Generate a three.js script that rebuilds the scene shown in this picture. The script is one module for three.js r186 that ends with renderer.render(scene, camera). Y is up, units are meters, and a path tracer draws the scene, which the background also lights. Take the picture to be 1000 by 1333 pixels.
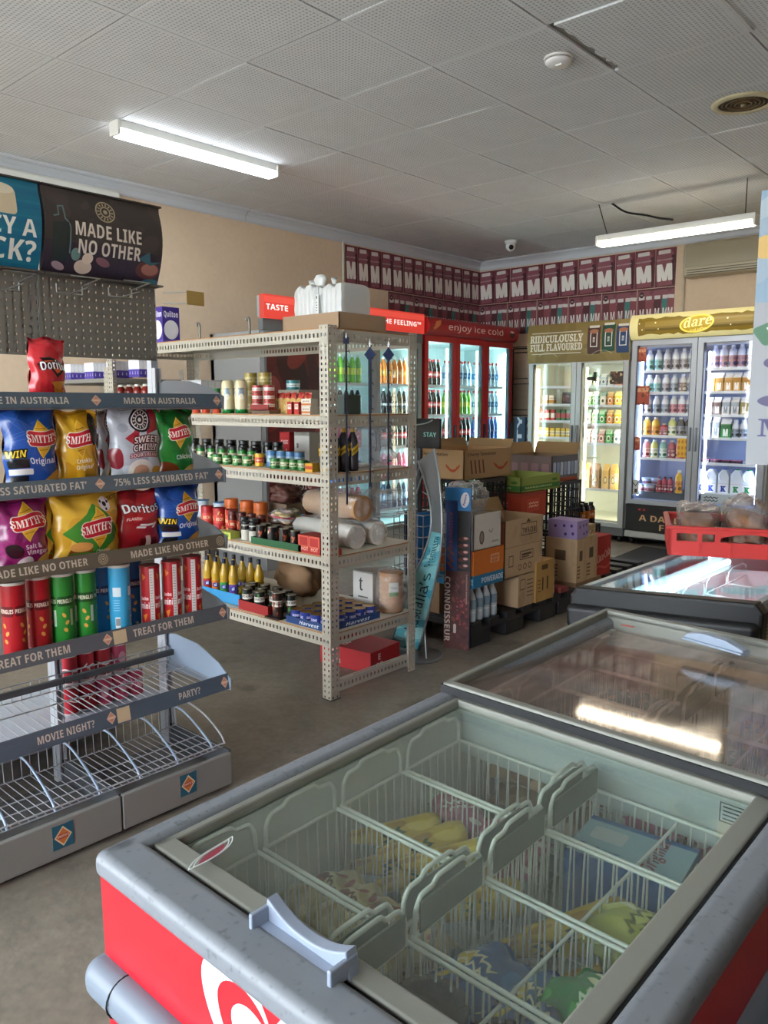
import * as THREE from 'three';
import { RoundedBoxGeometry } from 'three/addons/geometries/RoundedBoxGeometry.js';
import { mergeGeometries } from 'three/addons/utils/BufferGeometryUtils.js';
import { RectAreaLightUniformsLib } from 'three/addons/lights/RectAreaLightUniformsLib.js';

// ---------------------------------------------------------------- camera, sky, exposure
const scene = new THREE.Scene();
const EYE = new THREE.Vector3(0, 1.38, 0), FOCAL = 1041, TILT = 7.72 * Math.PI / 180, YAW = 41.86 * Math.PI / 180;
function ray(px, py) {                       // direction of a photo pixel (1000 x 1333 frame)
  const u = (px - 500) / FOCAL, v = (py - 666.5) / FOCAL, ct = Math.cos(TILT), st = Math.sin(TILT), cy = Math.cos(YAW), sy = Math.sin(YAW);
  const wx = u, wy = ct * v + st, wz = -st * v + ct;
  return new THREE.Vector3(cy * wx - sy * wz, -wy, -(sy * wx + cy * wz));
}
const hit = (px, py, ax, val) => { const d = ray(px, py), s = (val - EYE[ax]) / d[ax]; return EYE.clone().addScaledVector(d, s); };
const pX = (px, py, v) => hit(px, py, 'x', v), pY = (px, py, v) => hit(px, py, 'y', v), pZ = (px, py, v) => hit(px, py, 'z', v);
const camera = new THREE.PerspectiveCamera(2 * Math.atan(666.5 / FOCAL) * 180 / Math.PI, 0.75, 0.05, 60);
camera.position.copy(EYE);
camera.lookAt(EYE.clone().add(ray(500, 666.5)));
scene.background = new THREE.Color(0.86, 0.94, 1.0);      // overcast daylight outside the shop windows
scene.backgroundIntensity = 9;
const renderer = new THREE.WebGLRenderer({ antialias: true });
renderer.toneMapping = THREE.LinearToneMapping;
renderer.toneMappingExposure = 1.68;
renderer.shadowMap.enabled = true;
RectAreaLightUniformsLib.init();

// ---------------------------------------------------------------- helpers
let seed_ = 7;
const rnd = () => { seed_ = (seed_ * 1664525 + 1013904223) >>> 0; return seed_ / 4294967296; };
const rr = (a, b) => a + (b - a) * rnd();
const V = (x, y, z) => new THREE.Vector3(x, y, z);
const PI = Math.PI;
const used = new Map();
function numbered(n) { const k = used.get(n) || 0; used.set(n, k + 1); return k ? n + '_' + String(k).padStart(3, '0') : n; }
function thing(name, label, category, pos, turn = 0, group) {
  const o = new THREE.Group(); o.name = numbered(name); scene.add(o);
  if (pos) o.position.set(pos.x ?? pos[0], pos.y ?? pos[1], pos.z ?? pos[2]);
  o.rotation.y = turn; o.userData = { label, category };
  if (group) o.userData.group = group;
  return o;
}
function part(parent, name, geo, mat, label) {
  const m = new THREE.Mesh(geo, mat); m.name = name; m.castShadow = m.receiveShadow = true;
  if (label) m.userData.label = label;
  parent.add(m); return m;
}
function solo(name, geo, mat, label, category, pos, turn = 0, group) {
  const m = new THREE.Mesh(geo, mat); m.name = numbered(name); m.castShadow = m.receiveShadow = true; scene.add(m);
  if (pos) m.position.set(pos.x ?? pos[0], pos.y ?? pos[1], pos.z ?? pos[2]);
  m.rotation.y = turn; m.userData = { label, category };
  if (group) m.userData.group = group;
  return m;
}
function struct(name, geo, mat, label, category) {
  const m = geo ? new THREE.Mesh(geo, mat) : new THREE.Group(); m.name = name; m.castShadow = m.receiveShadow = true;
  m.userData = { kind: 'structure', label, category }; scene.add(m); return m;
}
function copy(o, pos, turn, label, group) {
  const base = o.name.replace(/_\d{3}$/, ''), c = o.clone(); c.name = numbered(base); scene.add(c);
  c.position.set(pos.x ?? pos[0], pos.y ?? pos[1], pos.z ?? pos[2]); if (turn !== undefined) c.rotation.y = turn;
  c.userData = { ...o.userData }; if (label) c.userData.label = label; if (group) c.userData.group = group;
  return c;
}
// geometries
const box = (w, h, d, x = 0, y = 0, z = 0) => new THREE.BoxGeometry(w, h, d).translate(x, y, z);
const span = (x0, x1, y0, y1, z0, z1) => box(Math.abs(x1 - x0), Math.abs(y1 - y0), Math.abs(z1 - z0), (x0 + x1) / 2, (y0 + y1) / 2, (z0 + z1) / 2);
const rbox = (w, h, d, r = .01, x = 0, y = 0, z = 0, s = 2) => new RoundedBoxGeometry(w, h, d, s, Math.min(r, w / 2.01, h / 2.01, d / 2.01)).translate(x, y, z);
const cyl = (r0, r1, h, x = 0, y = 0, z = 0, s = 16) => new THREE.CylinderGeometry(r0, r1, h, s).translate(x, y, z);
function wire(a, b, r, s = 5) {                                     // straight round bar
  const d = b.clone().sub(a), g = new THREE.CylinderGeometry(r, r, d.length(), s, 1, true);
  g.applyQuaternion(new THREE.Quaternion().setFromUnitVectors(V(0, 1, 0), d.normalize()));
  return g.translate((a.x + b.x) / 2, (a.y + b.y) / 2, (a.z + b.z) / 2);
}
const path = (pts, r, n = 24, s = 6, tension = .5) => new THREE.TubeGeometry(new THREE.CatmullRomCurve3(pts, false, 'catmullrom', tension), n, r, s);
const bars = (pts, r, s = 5) => mergeAll(pts.slice(1).map((p, i) => wire(pts[i], p, r, s)));
function mergeAll(list) { return mergeGeometries(list.map((g) => { const q = g.index ? g.toNonIndexed() : g; for (const k of Object.keys(q.attributes)) if (!['position', 'normal', 'uv'].includes(k)) q.deleteAttribute(k); return q; })); }
const lathe = (pts, s = 18) => new THREE.LatheGeometry(pts.map((p) => new THREE.Vector2(p[0], p[1])), s);
function extr(pts, depth, bevel = 0) {                              // profile in xy, pushed along z from 0 to depth
  const sh = new THREE.Shape(pts.map((p) => new THREE.Vector2(p[0], p[1])));
  return new THREE.ExtrudeGeometry(sh, { depth, bevelEnabled: bevel > 0, bevelSize: bevel, bevelThickness: bevel, bevelSegments: 2, curveSegments: 8 });
}
// materials
const mats = new Map();
function M(color, rough = .6, metal = 0, extra) {
  const k = JSON.stringify([color, rough, metal, extra && Object.keys(extra).map((q) => [q, extra[q]?.uuid ?? extra[q]])]);
  if (!mats.has(k)) mats.set(k, new THREE.MeshPhysicalMaterial({ color, roughness: rough, metalness: metal, ...extra }));
  return mats.get(k);
}
const glow = (color, i, rough = .5) => M(color, rough, 0, { emissive: new THREE.Color(color), emissiveIntensity: i });
// value noise
function hash2(x, y, s) { let h = (x * 374761393 + y * 668265263 + s * 974634777) | 0; h = Math.imul(h ^ (h >>> 13), 1274126177); return ((h ^ (h >>> 16)) >>> 0) / 4294967296; }
function vnoise(x, y, p, s) { const xi = Math.floor(x), yi = Math.floor(y), f = (t) => t * t * (3 - 2 * t), u = f(x - xi), v = f(y - yi), m = (a) => ((a % p) + p) % p; const a = hash2(m(xi), m(yi), s), b = hash2(m(xi + 1), m(yi), s), c = hash2(m(xi), m(yi + 1), s), d = hash2(m(xi + 1), m(yi + 1), s); return a + (b - a) * u + (c - a) * v + (a - b - c + d) * u * v; }
function fbm(u, v, f, o, s) { let t = 0, a = .5, w = 0; for (let i = 0; i < o; i++) { t += a * vnoise(u * f, v * f, f, s + i); w += a; a *= .5; f *= 2; } return t / w; }
function dataTex(n, fn, srgb, rep) {
  const d = new Uint8Array(n * n * 4);
  for (let j = 0; j < n; j++) for (let i = 0; i < n; i++) { const c = fn((i + .5) / n, (j + .5) / n); for (let k = 0; k < 3; k++) d[(j * n + i) * 4 + k] = Math.max(0, Math.min(255, (Array.isArray(c) ? c[k] : c) * 255)); d[(j * n + i) * 4 + 3] = 255; }
  const t = new THREE.DataTexture(d, n, n); t.magFilter = THREE.LinearFilter; t.wrapS = t.wrapT = THREE.RepeatWrapping; if (srgb) t.colorSpace = THREE.SRGBColorSpace; if (rep) t.repeat.set(rep, rep); t.needsUpdate = true; return t;
}
function uvMetres(geo) {                                            // uv in metres by the dominant normal axis
  const g = geo.index ? geo.toNonIndexed() : geo, p = g.attributes.position, n = g.attributes.normal, uv = new Float32Array(p.count * 2);
  for (let i = 0; i < p.count; i++) { const ax = Math.abs(n.getX(i)), ay = Math.abs(n.getY(i)), az = Math.abs(n.getZ(i)); const [a, b] = ay >= ax && ay >= az ? [p.getX(i), p.getZ(i)] : ax > az ? [p.getZ(i), p.getY(i)] : [p.getX(i), p.getY(i)]; uv[2 * i] = a; uv[2 * i + 1] = b; }
  g.setAttribute('uv', new THREE.BufferAttribute(uv, 2)); return g;
}
// ---- atlas of printed surfaces
const sheets = []; let shelfX = 0, shelfY = 0, shelfH = 0;
function newSheet() { const cv = document.createElement('canvas'); cv.width = cv.height = 2048; const c = cv.getContext('2d'); c.fillStyle = '#888'; c.fillRect(0, 0, 2048, 2048); sheets.push({ cv, c, tex: null }); shelfX = shelfY = shelfH = 0; }
function cell(w, h, draw) {
  if (!sheets.length) newSheet();
  if (shelfX + w + 4 > 2048) { shelfX = 0; shelfY += shelfH + 4; shelfH = 0; }
  if (shelfY + h + 4 > 2048) newSheet();
  const s = sheets[sheets.length - 1], x = shelfX, y = shelfY, c = s.c;
  c.save(); c.beginPath(); c.rect(x, y, w, h); c.clip(); c.translate(x, y); draw(c, w, h); c.restore();
  shelfX += w + 4; shelfH = Math.max(shelfH, h);
  return { s: sheets.length - 1, u0: (x + 1) / 2048, u1: (x + w - 1) / 2048, v1: 1 - (y + 1) / 2048, v0: 1 - (y + h - 1) / 2048 };
}
function sheetTex(i) { const s = sheets[i]; if (!s.tex) { s.tex = new THREE.CanvasTexture(s.cv); s.tex.colorSpace = THREE.SRGBColorSpace; s.tex.magFilter = THREE.LinearFilter; } return s.tex; }
const A = (c, rough = .45, metal = 0, extra) => M(0xffffff, rough, metal, { map: sheetTex(c.s), ...extra });
const solids = new Map();
function solid(col) { if (!solids.has(col)) solids.set(col, cell(6, 6, (c) => { c.fillStyle = col; c.fillRect(0, 0, 6, 6); })); return solids.get(col); }
function uvTo(g, c) { const uv = g.attributes.uv; for (let i = 0; i < uv.count; i++) uv.setXY(i, c.u0 + (c.u1 - c.u0) * uv.getX(i), c.v0 + (c.v1 - c.v0) * uv.getY(i)); return g; }
function boxFaces(w, h, d, faces) {                                 // faces: px nx py ny pz nz cells (same sheet as the first)
  const g = new THREE.BoxGeometry(w, h, d), uv = g.attributes.uv;
  for (let f = 0; f < 6; f++) { const c = faces[f]; for (let i = f * 4; i < f * 4 + 4; i++) uv.setXY(i, c.u0 + (c.u1 - c.u0) * uv.getX(i), c.v0 + (c.v1 - c.v0) * uv.getY(i)); }
  return g;
}
const plate = (w, h, t, c, edge) => { const e = edge || c; return boxFaces(w, h, t, [e, e, e, e, c, c]); };   // thin printed board facing +z
function txt(c, s, x, y, size, col, o = {}) {
  c.save(); c.translate(x, y); if (o.rot) c.rotate(o.rot); c.font = (o.style ?? 'bold') + ' ' + size + 'px ' + (o.font || 'sans-serif'); c.fillStyle = col; c.textAlign = o.align || 'center'; c.textBaseline = 'middle';
  if (o.sx) c.scale(o.sx, 1); if (o.skew) c.transform(1, 0, o.skew, 1, 0, 0);
  if (o.stroke) { c.lineWidth = o.lw || size / 8; c.strokeStyle = o.stroke; c.lineJoin = 'round'; c.strokeText(s, 0, 0); }
  c.fillText(s, 0, 0); c.restore();
}
const fill = (c, w, h, col) => { c.fillStyle = col; c.fillRect(0, 0, w, h); };
const poly = (c, pts, col) => { c.fillStyle = col; c.beginPath(); pts.forEach((p, i) => c[i ? 'lineTo' : 'moveTo'](p[0], p[1])); c.closePath(); c.fill(); };
const ell = (c, x, y, a, b, col, rot = 0) => { c.fillStyle = col; c.beginPath(); c.ellipse(x, y, a, b, rot, 0, 2 * PI); c.fill(); };
const rrect = (c, x, y, w, h, r, col) => { c.fillStyle = col; c.beginPath(); c.roundRect(x, y, w, h, r); c.fill(); };
const spots = (c, w, h, n, cols, a, b) => { for (let i = 0; i < n; i++) ell(c, rr(0, w), rr(0, h), rr(a, b), rr(a, b) * .7, cols[i % cols.length], rr(0, 3)); };
// curved sign panel: front bulges toward +z, width along x, height along y, origin at bottom left
function bulge(w, h, back, out, c, n = 10, prof) {
  const pos = [], uv = [], idx = [], P = [];
  for (let i = 0; i <= n; i++) { const t = i / n; P.push([t * h, prof ? prof(t) : out * Math.sin(t * PI) ** .7]); }
  for (let i = 0; i <= n; i++) for (const s of [0, 1]) { pos.push(s * w, P[i][0], P[i][1]); uv.push(c.u0 + (c.u1 - c.u0) * s, c.v0 + (c.v1 - c.v0) * i / n); }
  for (let i = 0; i < n; i++) { const a = i * 2; idx.push(a, a + 1, a + 3, a, a + 3, a + 2); }
  const g = new THREE.BufferGeometry(); g.setAttribute('position', new THREE.Float32BufferAttribute(pos, 3)); g.setAttribute('uv', new THREE.Float32BufferAttribute(uv, 2)); g.setIndex(idx); g.computeVertexNormals();
  const shellPts = P.map((p) => [p[1] - .001, p[0]]).concat([[-back, h], [-back, 0]]);
  const shell = extr(shellPts, w).rotateY(-PI / 2).translate(w, 0, 0);
  return { front: g, shell };
}
function area(parent, w, h, color, intensity, pos, target, name) {
  const l = new THREE.RectAreaLight(color, intensity, w, h); l.name = name; l.position.copy(pos); parent.add(l);
  parent.updateMatrixWorld(true); l.lookAt(parent.localToWorld(target.clone())); l.castShadow = true; return l;
}
const PAL = { metal: M(0x9a9a98, .35, .9), darkMetal: M(0x3a3b3d, .4, .8), black: M(0x111214, .45), white: M(0xe6e5e0, .45), greyPlastic: M(0x9ba0a6, .5), chrome: M(0xc8c8c8, .2, 1) };
const glassMat = M(0xffffff, .02, 0, { transmission: 1, thickness: 0, ior: 1.5 });
// ================================================================ the room
const LX = -5.79, BZ = -8.2, RX = 2.5, FZW = 2.3, H = 3.06;
const floorTex = dataTex(1024, (u, v) => { const a = fbm(u, v, 6, 5, 3), b = fbm(u, v, 48, 3, 9), d = fbm(u, v, 160, 2, 5); const st = fbm(u, v, 14, 4, 21); const k = .8 + .22 * (a - .5) + .12 * (b - .5) + .12 * (d - .5) - (st > .66 ? (st - .66) * 1.1 : 0); return [.62 * k, .58 * k, .525 * k]; }, true, 1 / 3);
const floorB = dataTex(512, (u, v) => fbm(u, v, 64, 3, 33), false, 1);
struct('floor', uvMetres(span(LX - .2, RX + .2, -.1, 0, BZ - .2, FZW + .2)), M(0xffffff, .42, 0, { map: floorTex, bumpMap: floorB, bumpScale: .0008 }), 'worn beige grey vinyl floor with scuffs and stains', 'floor');
const wallTex = dataTex(512, (u, v) => { const k = .93 + .08 * fbm(u, v, 5, 4, 61) + .03 * fbm(u, v, 90, 2, 4); return [.87 * k, .775 * k, .66 * k]; }, true, .4);
const wallM = M(0xffffff, .75, 0, { map: wallTex });
struct('wall_left', uvMetres(span(LX - .15, LX, 0, H + .1, BZ - .15, FZW + .15)), wallM, 'tan painted plaster wall behind the drinks fridges', 'wall');
struct('wall_back', uvMetres(span(LX, RX + .15, 0, H + .1, BZ - .15, BZ)), wallM, 'tan painted rear wall with posters and an air conditioner', 'wall');
struct('wall_right', uvMetres(span(RX, RX + .15, 0, H + .1, BZ, FZW + .15)), wallM, 'tan painted wall opposite the drinks fridges', 'wall');
{ // shop front with windows behind the photographer
  const w = struct('wall_front', null, null, 'shop front wall with a row of windows', 'wall');
  const xs = [-5.6, -3.7, -1.8, .1], lo = .45, hi = 2.72;
  const g = [span(LX, RX, 0, lo, FZW, FZW + .15), span(LX, RX, hi, H + .1, FZW, FZW + .15), span(LX, xs[0], lo, hi, FZW, FZW + .15), span(xs[3], RX, lo, hi, FZW, FZW + .15)];
  part(w, 'masonry', uvMetres(mergeAll(g)), wallM);
  for (let i = 0; i < 3; i++) {
    const o = struct('window_' + (i + 1), mergeAll([span(xs[i], xs[i] + .05, lo, hi, FZW + .03, FZW + .1), span(xs[i + 1] - .05, xs[i + 1], lo, hi, FZW + .03, FZW + .1), span(xs[i], xs[i + 1], lo, lo + .05, FZW + .03, FZW + .1), span(xs[i], xs[i + 1], hi - .05, hi, FZW + .03, FZW + .1)]), M(0x8f9294, .4, .6), 'aluminium framed shop window', 'window');
    part(o, 'pane', span(xs[i] + .05, xs[i + 1] - .05, lo + .05, hi - .05, FZW + .062, FZW + .068), glassMat);
  }
  struct('pavement', span(-14, 12, -.12, -.02, FZW + .2, 14), M(0xb9b6b0, .9), 'concrete footpath outside the shop windows', 'pavement');
}
// ceiling: acoustic tiles on a backing board
{
  const c = struct('ceiling', null, null, 'grey pinhole acoustic tile ceiling with thin joints', 'ceiling');
  part(c, 'backing_board', span(LX - .15, RX + .15, H + .012, H + .11, BZ - .15, FZW + .15), M(0x8f8a82, .9));
  const holes = (u, v) => { const n = 30, a = (u * n) % 1 - .5, b = (v * n) % 1 - .5; return a * a + b * b < .075 ? 1 : 0; };
  const tv = [0, 1, 2].map((s) => dataTex(512, (u, v) => { const e = Math.min(u, 1 - u, v, 1 - v); const k = (.985 + .05 * (fbm(u, v, 4, 4, 81 + s) - .5) + .04 * (fbm(u, v, 60, 2, 3 + s) - .5)) * (holes(u, v) && e > .02 ? .8 : 1); return [.865 * k, .87 * k, .875 * k]; }, true));
  const tm = tv.map((t) => M(0xffffff, .85, 0, { map: t }));
  const P = .657, x0 = -3.337 - 4 * P, z0 = -3.355 - 8 * P, g = .008;
  const tg = new THREE.BoxGeometry(P - g, .014, P - g);
  const ragged = (() => { const pts = [[0, 0]]; for (let i = 1; i < 22; i++) pts.push([.022 * rnd(), i / 22 * (P - g)]); pts.push([0, P - g], [P - g, P - g], [P - g, 0]); const e = extr(pts.map((p) => [p[0] + .028, p[1]]), .014); e.rotateX(PI / 2); e.translate(-(P - g) / 2, .007, -(P - g) / 2); const q = uvMetres(e), uv = q.attributes.uv; for (let i = 0; i < uv.count; i++) uv.setXY(i, uv.getX(i) / P + .5, uv.getY(i) / P + .5); return q; })();
  for (let i = 0; i < 14; i++) for (let j = 0; j < 17; j++) {
    let a = x0 + i * P, b = z0 + j * P, a1 = a + P, b1 = b + P; if (a1 < LX || a > RX || b1 < BZ || b > FZW) continue;
    const torn = i === 6 && j === 7;
    const ca = Math.max(a, LX), cb = Math.max(b, BZ), ca1 = Math.min(a1, RX), cb1 = Math.min(b1, FZW);
    const full = ca === a && cb === b && ca1 === a1 && cb1 === b1;
    const m = part(c, 'ceiling_tile', full ? (torn ? ragged : tg) : new THREE.BoxGeometry(ca1 - ca - g, .014, cb1 - cb - g), tm[(i * 7 + j * 5) % 3], torn ? 'tile with a torn ragged edge' : undefined);
    m.position.set((ca + ca1) / 2, H + .007 + (rnd() - .5) * .003 - (torn ? .006 : 0), (cb + cb1) / 2);
    m.rotation.z = (rnd() - .5) * .004; m.rotation.x = (rnd() - .5) * .004;
  }
}
// cornices
{
  const prof = [[0, 0], [0, -.098], [.012, -.098], [.02, -.085], [.02, -.05], [.05, -.022], [.072, -.022], [.085, -.012], [.085, 0]];
  const run = (len) => extr(prof, len);
  const cm = M(0xc9ccd0, .55);
  const zj = pX(318, 280, LX).z;
  const a = run(zj - BZ - .004).translate(LX, H, BZ), b = run(FZW - zj - .004).translate(LX, H, zj + .004);
  const t1 = struct('trim_1', a, cm, 'pale painted ceiling cornice along the left wall', 'trim'); part(t1, 'cornice_length', b, cm);
  const cc = run(RX - LX).rotateY(-PI / 2).translate(RX, H, BZ);
  struct('trim_2', cc, cm, 'pale painted ceiling cornice along the rear wall', 'trim');
  const sk = M(0x6a5d50, .6);
  struct('baseboard_left', span(LX, LX + .015, 0, .1, BZ, FZW), sk, 'dark skirting board along the left wall', 'skirting');
  struct('baseboard_back', span(LX, RX, 0, .1, BZ, BZ + .015), sk, 'dark skirting board along the rear wall', 'skirting');
}
{ // white conduit at the poster edge
  const p = pX(445.5, 312, LX), o = solo('cable_conduit', path([V(LX + .012, p.y + .04, p.z), V(LX + .012, 2.6, p.z), V(LX + .012, 2.2, p.z + .01), V(LX + .012, 1.6, p.z)], .009, 12), M(0xd2cfc4, .5), 'thin white conduit running down the wall beside the poster row', 'conduit');
}
// ---------------------------------------------------------------- fluorescent lamps
function batten(name, len, label, warm, i, hang) {
  const o = thing(name, label, 'light');
  part(o, 'housing', rbox(.085, .05, len, .006, 0, -.025, 0), M(0xd8d8d2, .45));
  const col = warm ? 0xfff3d8 : 0xf2f8ff;
  part(o, 'diffuser', rbox(.098, .042, len - .03, .014, 0, -.069, 0, 3), glow(col, i), 'glowing white acrylic diffuser');
  for (const s of [-1, 1]) part(o, 'end_cap', rbox(.1, .08, .018, .004, 0, -.048, s * (len / 2 - .006)), M(0xe4e2da, .5));
  area(o, .09, len - .06, col, warm ? 17 : 14, V(0, -.094, 0), V(0, -2, 0), 'tube_light');
  return o;
}
{
  const l1 = batten('fluorescent_light', 1.25, 'cool white fluorescent batten fixed to the ceiling above the black sign', false, 7);
  l1.position.set(-4.57, H, -3.305);
  const z2 = -6.5, a = pZ(779, 306, z2), b = pZ(986, 277, z2);
  const l2 = batten('fluorescent_light', Math.abs(b.x - a.x), 'warm fluorescent batten hung on wires near the air conditioner', true, 7);
  l2.rotation.y = PI / 2; l2.position.set((a.x + b.x) / 2, (a.y + b.y) / 2 - .005, z2);
  const yT = l2.position.y;
  for (const [sx, dx] of [[-.56, 0], [.56, .09]]) part(l2, 'hanging_wire', wire(V(0, 0, -sx), V(.0, H - yT, -sx - dx), .004), PAL.darkMetal);
  const c0 = pY(797, 265, H), o = solo('loose_cable', path([c0, pZ(815, 276, c0.z + .02), pZ(840, 280, c0.z + .05), pZ(858, 284, c0.z + .1), pZ(876, 286, c0.z + .12)], .009, 24), M(0x0c0c0c, .5), 'black loose cable drooping from the ceiling above the hung lamp', 'cable');
}
{ // smoke alarm
  const p = pY(727, 74, H), o = thing('smoke_detector', 'round white smoke detector on a ceiling tile', 'detector', [p.x, H, p.z]);
  part(o, 'base', lathe([[0, 0], [.068, 0], [.07, -.006], [.069, -.014], [0, -.014]], 28), M(0xe9e4df, .5));
  part(o, 'cover', lathe([[0, -.014], [.064, -.015], [.064, -.026], [.05, -.04], [0, -.043]], 28), M(0xe3e0de, .45));
  part(o, 'test_button', rbox(.034, .008, .018, .004, .012, -.043, .012), M(0xf4f2ee, .3));
}
{ // round ceiling vent
  const p = pY(968, 134, H), r = .17, o = thing('ceiling_vent', 'rusty round ceiling air vent with a cream rim', 'vent', [p.x, H, p.z]);
  part(o, 'rim', lathe([[r * .78, -.004], [r * .8, -.014], [r * .95, -.012], [r, -.002], [r, 0]], 36), M(0xc9bd97, .6));
  part(o, 'rusty_backing', cyl(r * .8, r * .8, .004, 0, -.001, 0, 32), M(0x3a2c1e, .9));
  for (let k = 1; k < 6; k++) part(o, 'ring', new THREE.TorusGeometry(r * .13 * k, .006, 5, 32).rotateX(PI / 2).translate(0, -.008 + k * .0006, 0), M(k % 2 ? 0x6a5638 : 0x80694a, .8, .2));
  part(o, 'hub', lathe([[0, -.02], [.014, -.018], [.016, -.006], [0, -.004]], 14), M(0x8c7f66, .6));
  for (let k = 0; k < 4; k++) part(o, 'spoke', box(r * 1.5, .003, .006, 0, -.006, 0).rotateY(k * PI / 4), M(0x4a3a26, .8));
}
{ // dome camera
  const p = pY(665, 313, H), o = thing('security_camera', 'small white dome security camera on the ceiling near the corner', 'camera', [p.x, H, p.z], .75);
  part(o, 'mount', lathe([[0, 0], [.06, 0], [.06, -.02], [.052, -.04], [0, -.04]], 24), M(0xe6e6e6, .4));
  part(o, 'ball', new THREE.SphereGeometry(.05, 20, 14).translate(0, -.062, 0), M(0xdedede, .4));
  part(o, 'lens', new THREE.SphereGeometry(.028, 16, 12).translate(0, -.072, .03), M(0x0a0a0c, .1));
}
{ // long unlit casing high on the left wall
  const a = pX(-60, 226, LX + .06), b = pX(158, 266, LX + .06);
  const o = thing('wall_batten', 'long white unlit batten casing high on the left wall behind the signs', 'batten', [LX, b.y + .04, (a.z + b.z) / 2]);
  part(o, 'casing', rbox(.07, .11, a.z - b.z, .03, .035, 0, 0, 3), M(0xe2e4dc, .4));
  part(o, 'wall_plate', rbox(.02, .13, a.z - b.z - .1, .004, .01, 0, 0), M(0xd0cdc2, .5));
}
// ---------------------------------------------------------------- milk posters
{
  const milk = (c, w, h) => {
    fill(c, w, h, '#74323d'); spots(c, w, h, 14, ['#7b3a44', '#5d2430'], 10, 40);
    c.save(); c.translate(w * .5, h * .5); c.transform(1, -.04, .06, 1, 0, 0);
    poly(c, [[-w * .4, -h * .3], [-w * .32, -h * .42], [w * .3, -h * .44], [w * .42, -h * .3], [w * .42, h * .46], [-w * .4, h * .46]], '#8f525b');
    poly(c, [[w * .3, -h * .3], [w * .42, -h * .3], [w * .42, h * .46], [w * .3, h * .46]], '#4d2029');
    rrect(c, -w * .32, -h * .45, w * .58, h * .1, 6, '#d6cdc6');
    txt(c, 'CHOC FLAVOURED', -w * .04, -h * .2, h * .05, '#c9b3ae', {});
    txt(c, 'M', -w * .05, h * .13, h * .54, '#ece6dd', { sx: .92, stroke: '#ece6dd', lw: 15 });
    c.restore();
  };
  const trio = (c, w, h) => {
    fill(c, w, h, '#8a5058'); spots(c, w, h, 16, ['#94606a', '#7a4049'], 12, 40); fill(c, w, h * .05, '#5c242e');
    [['#6b3036', .14], ['#8d4a50', .33], ['#5a2a30', .55], ['#3f7f78', .76], ['#8d4a50', .9]].forEach(([col, x], i) => { c.save(); c.translate(w * x, h * .62); c.rotate((i - 2) * .03); rrect(c, -w * .09, -h * .36, w * .19, h * .8, 8, col); rrect(c, -w * .08, -h * .42, w * .16, h * .1, 4, '#d8d0cb'); txt(c, 'M', 0, h * .05, h * .34, '#ece6df', { sx: .75 }); c.restore(); });
    ell(c, w * .12, h * .16, w * .06, h * .08, '#3a1820'); txt(c, 'BIG', w * .12, h * .16, 14, '#d8c8c4');
  };
  const cA = cell(160, 288, milk), cB = cell(384, 256, trio), edge = solid('#5a2530');
  const yT = 2.95, yB = 2.565;
  const n1 = 13, zA = pX(449, 318, LX).z, wL = (zA - (BZ + .0)) / n1;
  const lab1 = 'maroon poster with a big white M in the top row', gA = A(cA, .5), gB = A(cB, .5);
  for (let i = 0; i < n1; i++) { const m = solo('milk_carton_poster', plate(wL - .006, yT - yB, .004, cA, edge), gA, lab1 + ' on the left wall', 'poster', [LX + .004 + (i % 2) * .003, (yT + yB) / 2, zA - wL * (i + .5)], PI / 2, 'top row of milk posters on the left wall'); }
  const xR = pZ(881, 340, BZ).x, n2 = 11, wR = (xR - LX) / n2;
  for (let i = 0; i < n2; i++) solo('milk_carton_poster', plate(wR - .006, yT - yB, .004, cA, edge), gA, lab1 + ' on the rear wall', 'poster', [LX + wR * (i + .5), (yT + yB) / 2, BZ + .004 + (i % 2) * .003], 0, 'top row of milk posters on the rear wall');
  const zS = pX(505, 412, LX).z, n3 = 4, w3 = (zS - BZ) / n3, hB = .37;
  for (let i = 0; i < n3; i++) solo('milk_range_poster', plate(w3 - .008, hB, .004, cB, edge), gB, 'dusky pink poster of several milk bottles in the lower row on the left wall', 'poster', [LX + .004, yB - .006 - hB / 2, zS - w3 * (i + .5)], PI / 2, 'lower row of milk posters on the left wall');
  const n4 = 6, w4 = (xR - LX) / n4;
  for (let i = 0; i < n4; i++) solo('milk_range_poster', plate(w4 - .008, hB, .004, cB, edge), gB, 'dusky pink poster of several milk bottles in the lower row on the rear wall', 'poster', [LX + w4 * (i + .5), yB - .006 - hB / 2, BZ + .004], 0, 'lower row of milk posters on the rear wall');
}
{ // split-system air conditioner on the rear wall
  const a = pZ(890, 318, BZ + .2), b = pZ(890, 361, BZ + .2), w = 1.05;
  const o = thing('air_conditioner', 'beige wall-mounted air conditioner above the gold fridge', 'air conditioner', [a.x, b.y, BZ + .004]);
  const hh = a.y - b.y, m = M(0xb9ae94, .45), m2 = M(0xa49b83, .5);
  part(o, 'casing', rbox(w, hh, .2, .03, w / 2, hh / 2, .1, 3), m);
  part(o, 'front_panel', rbox(w - .06, hh * .66, .012, .01, w / 2, hh * .6, .2), m2);
  for (let k = 0; k < 3; k++) part(o, 'louvre', box(w - .1, .006, .05, w / 2, .016 + k * .022, .185).rotateX(0), M(0x5b5547, .5));
  part(o, 'drain_pipe', wire(V(-.05, -.45, .02), V(-.05, .28, .02), .012), M(0xcfc6ad, .5));
}
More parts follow.
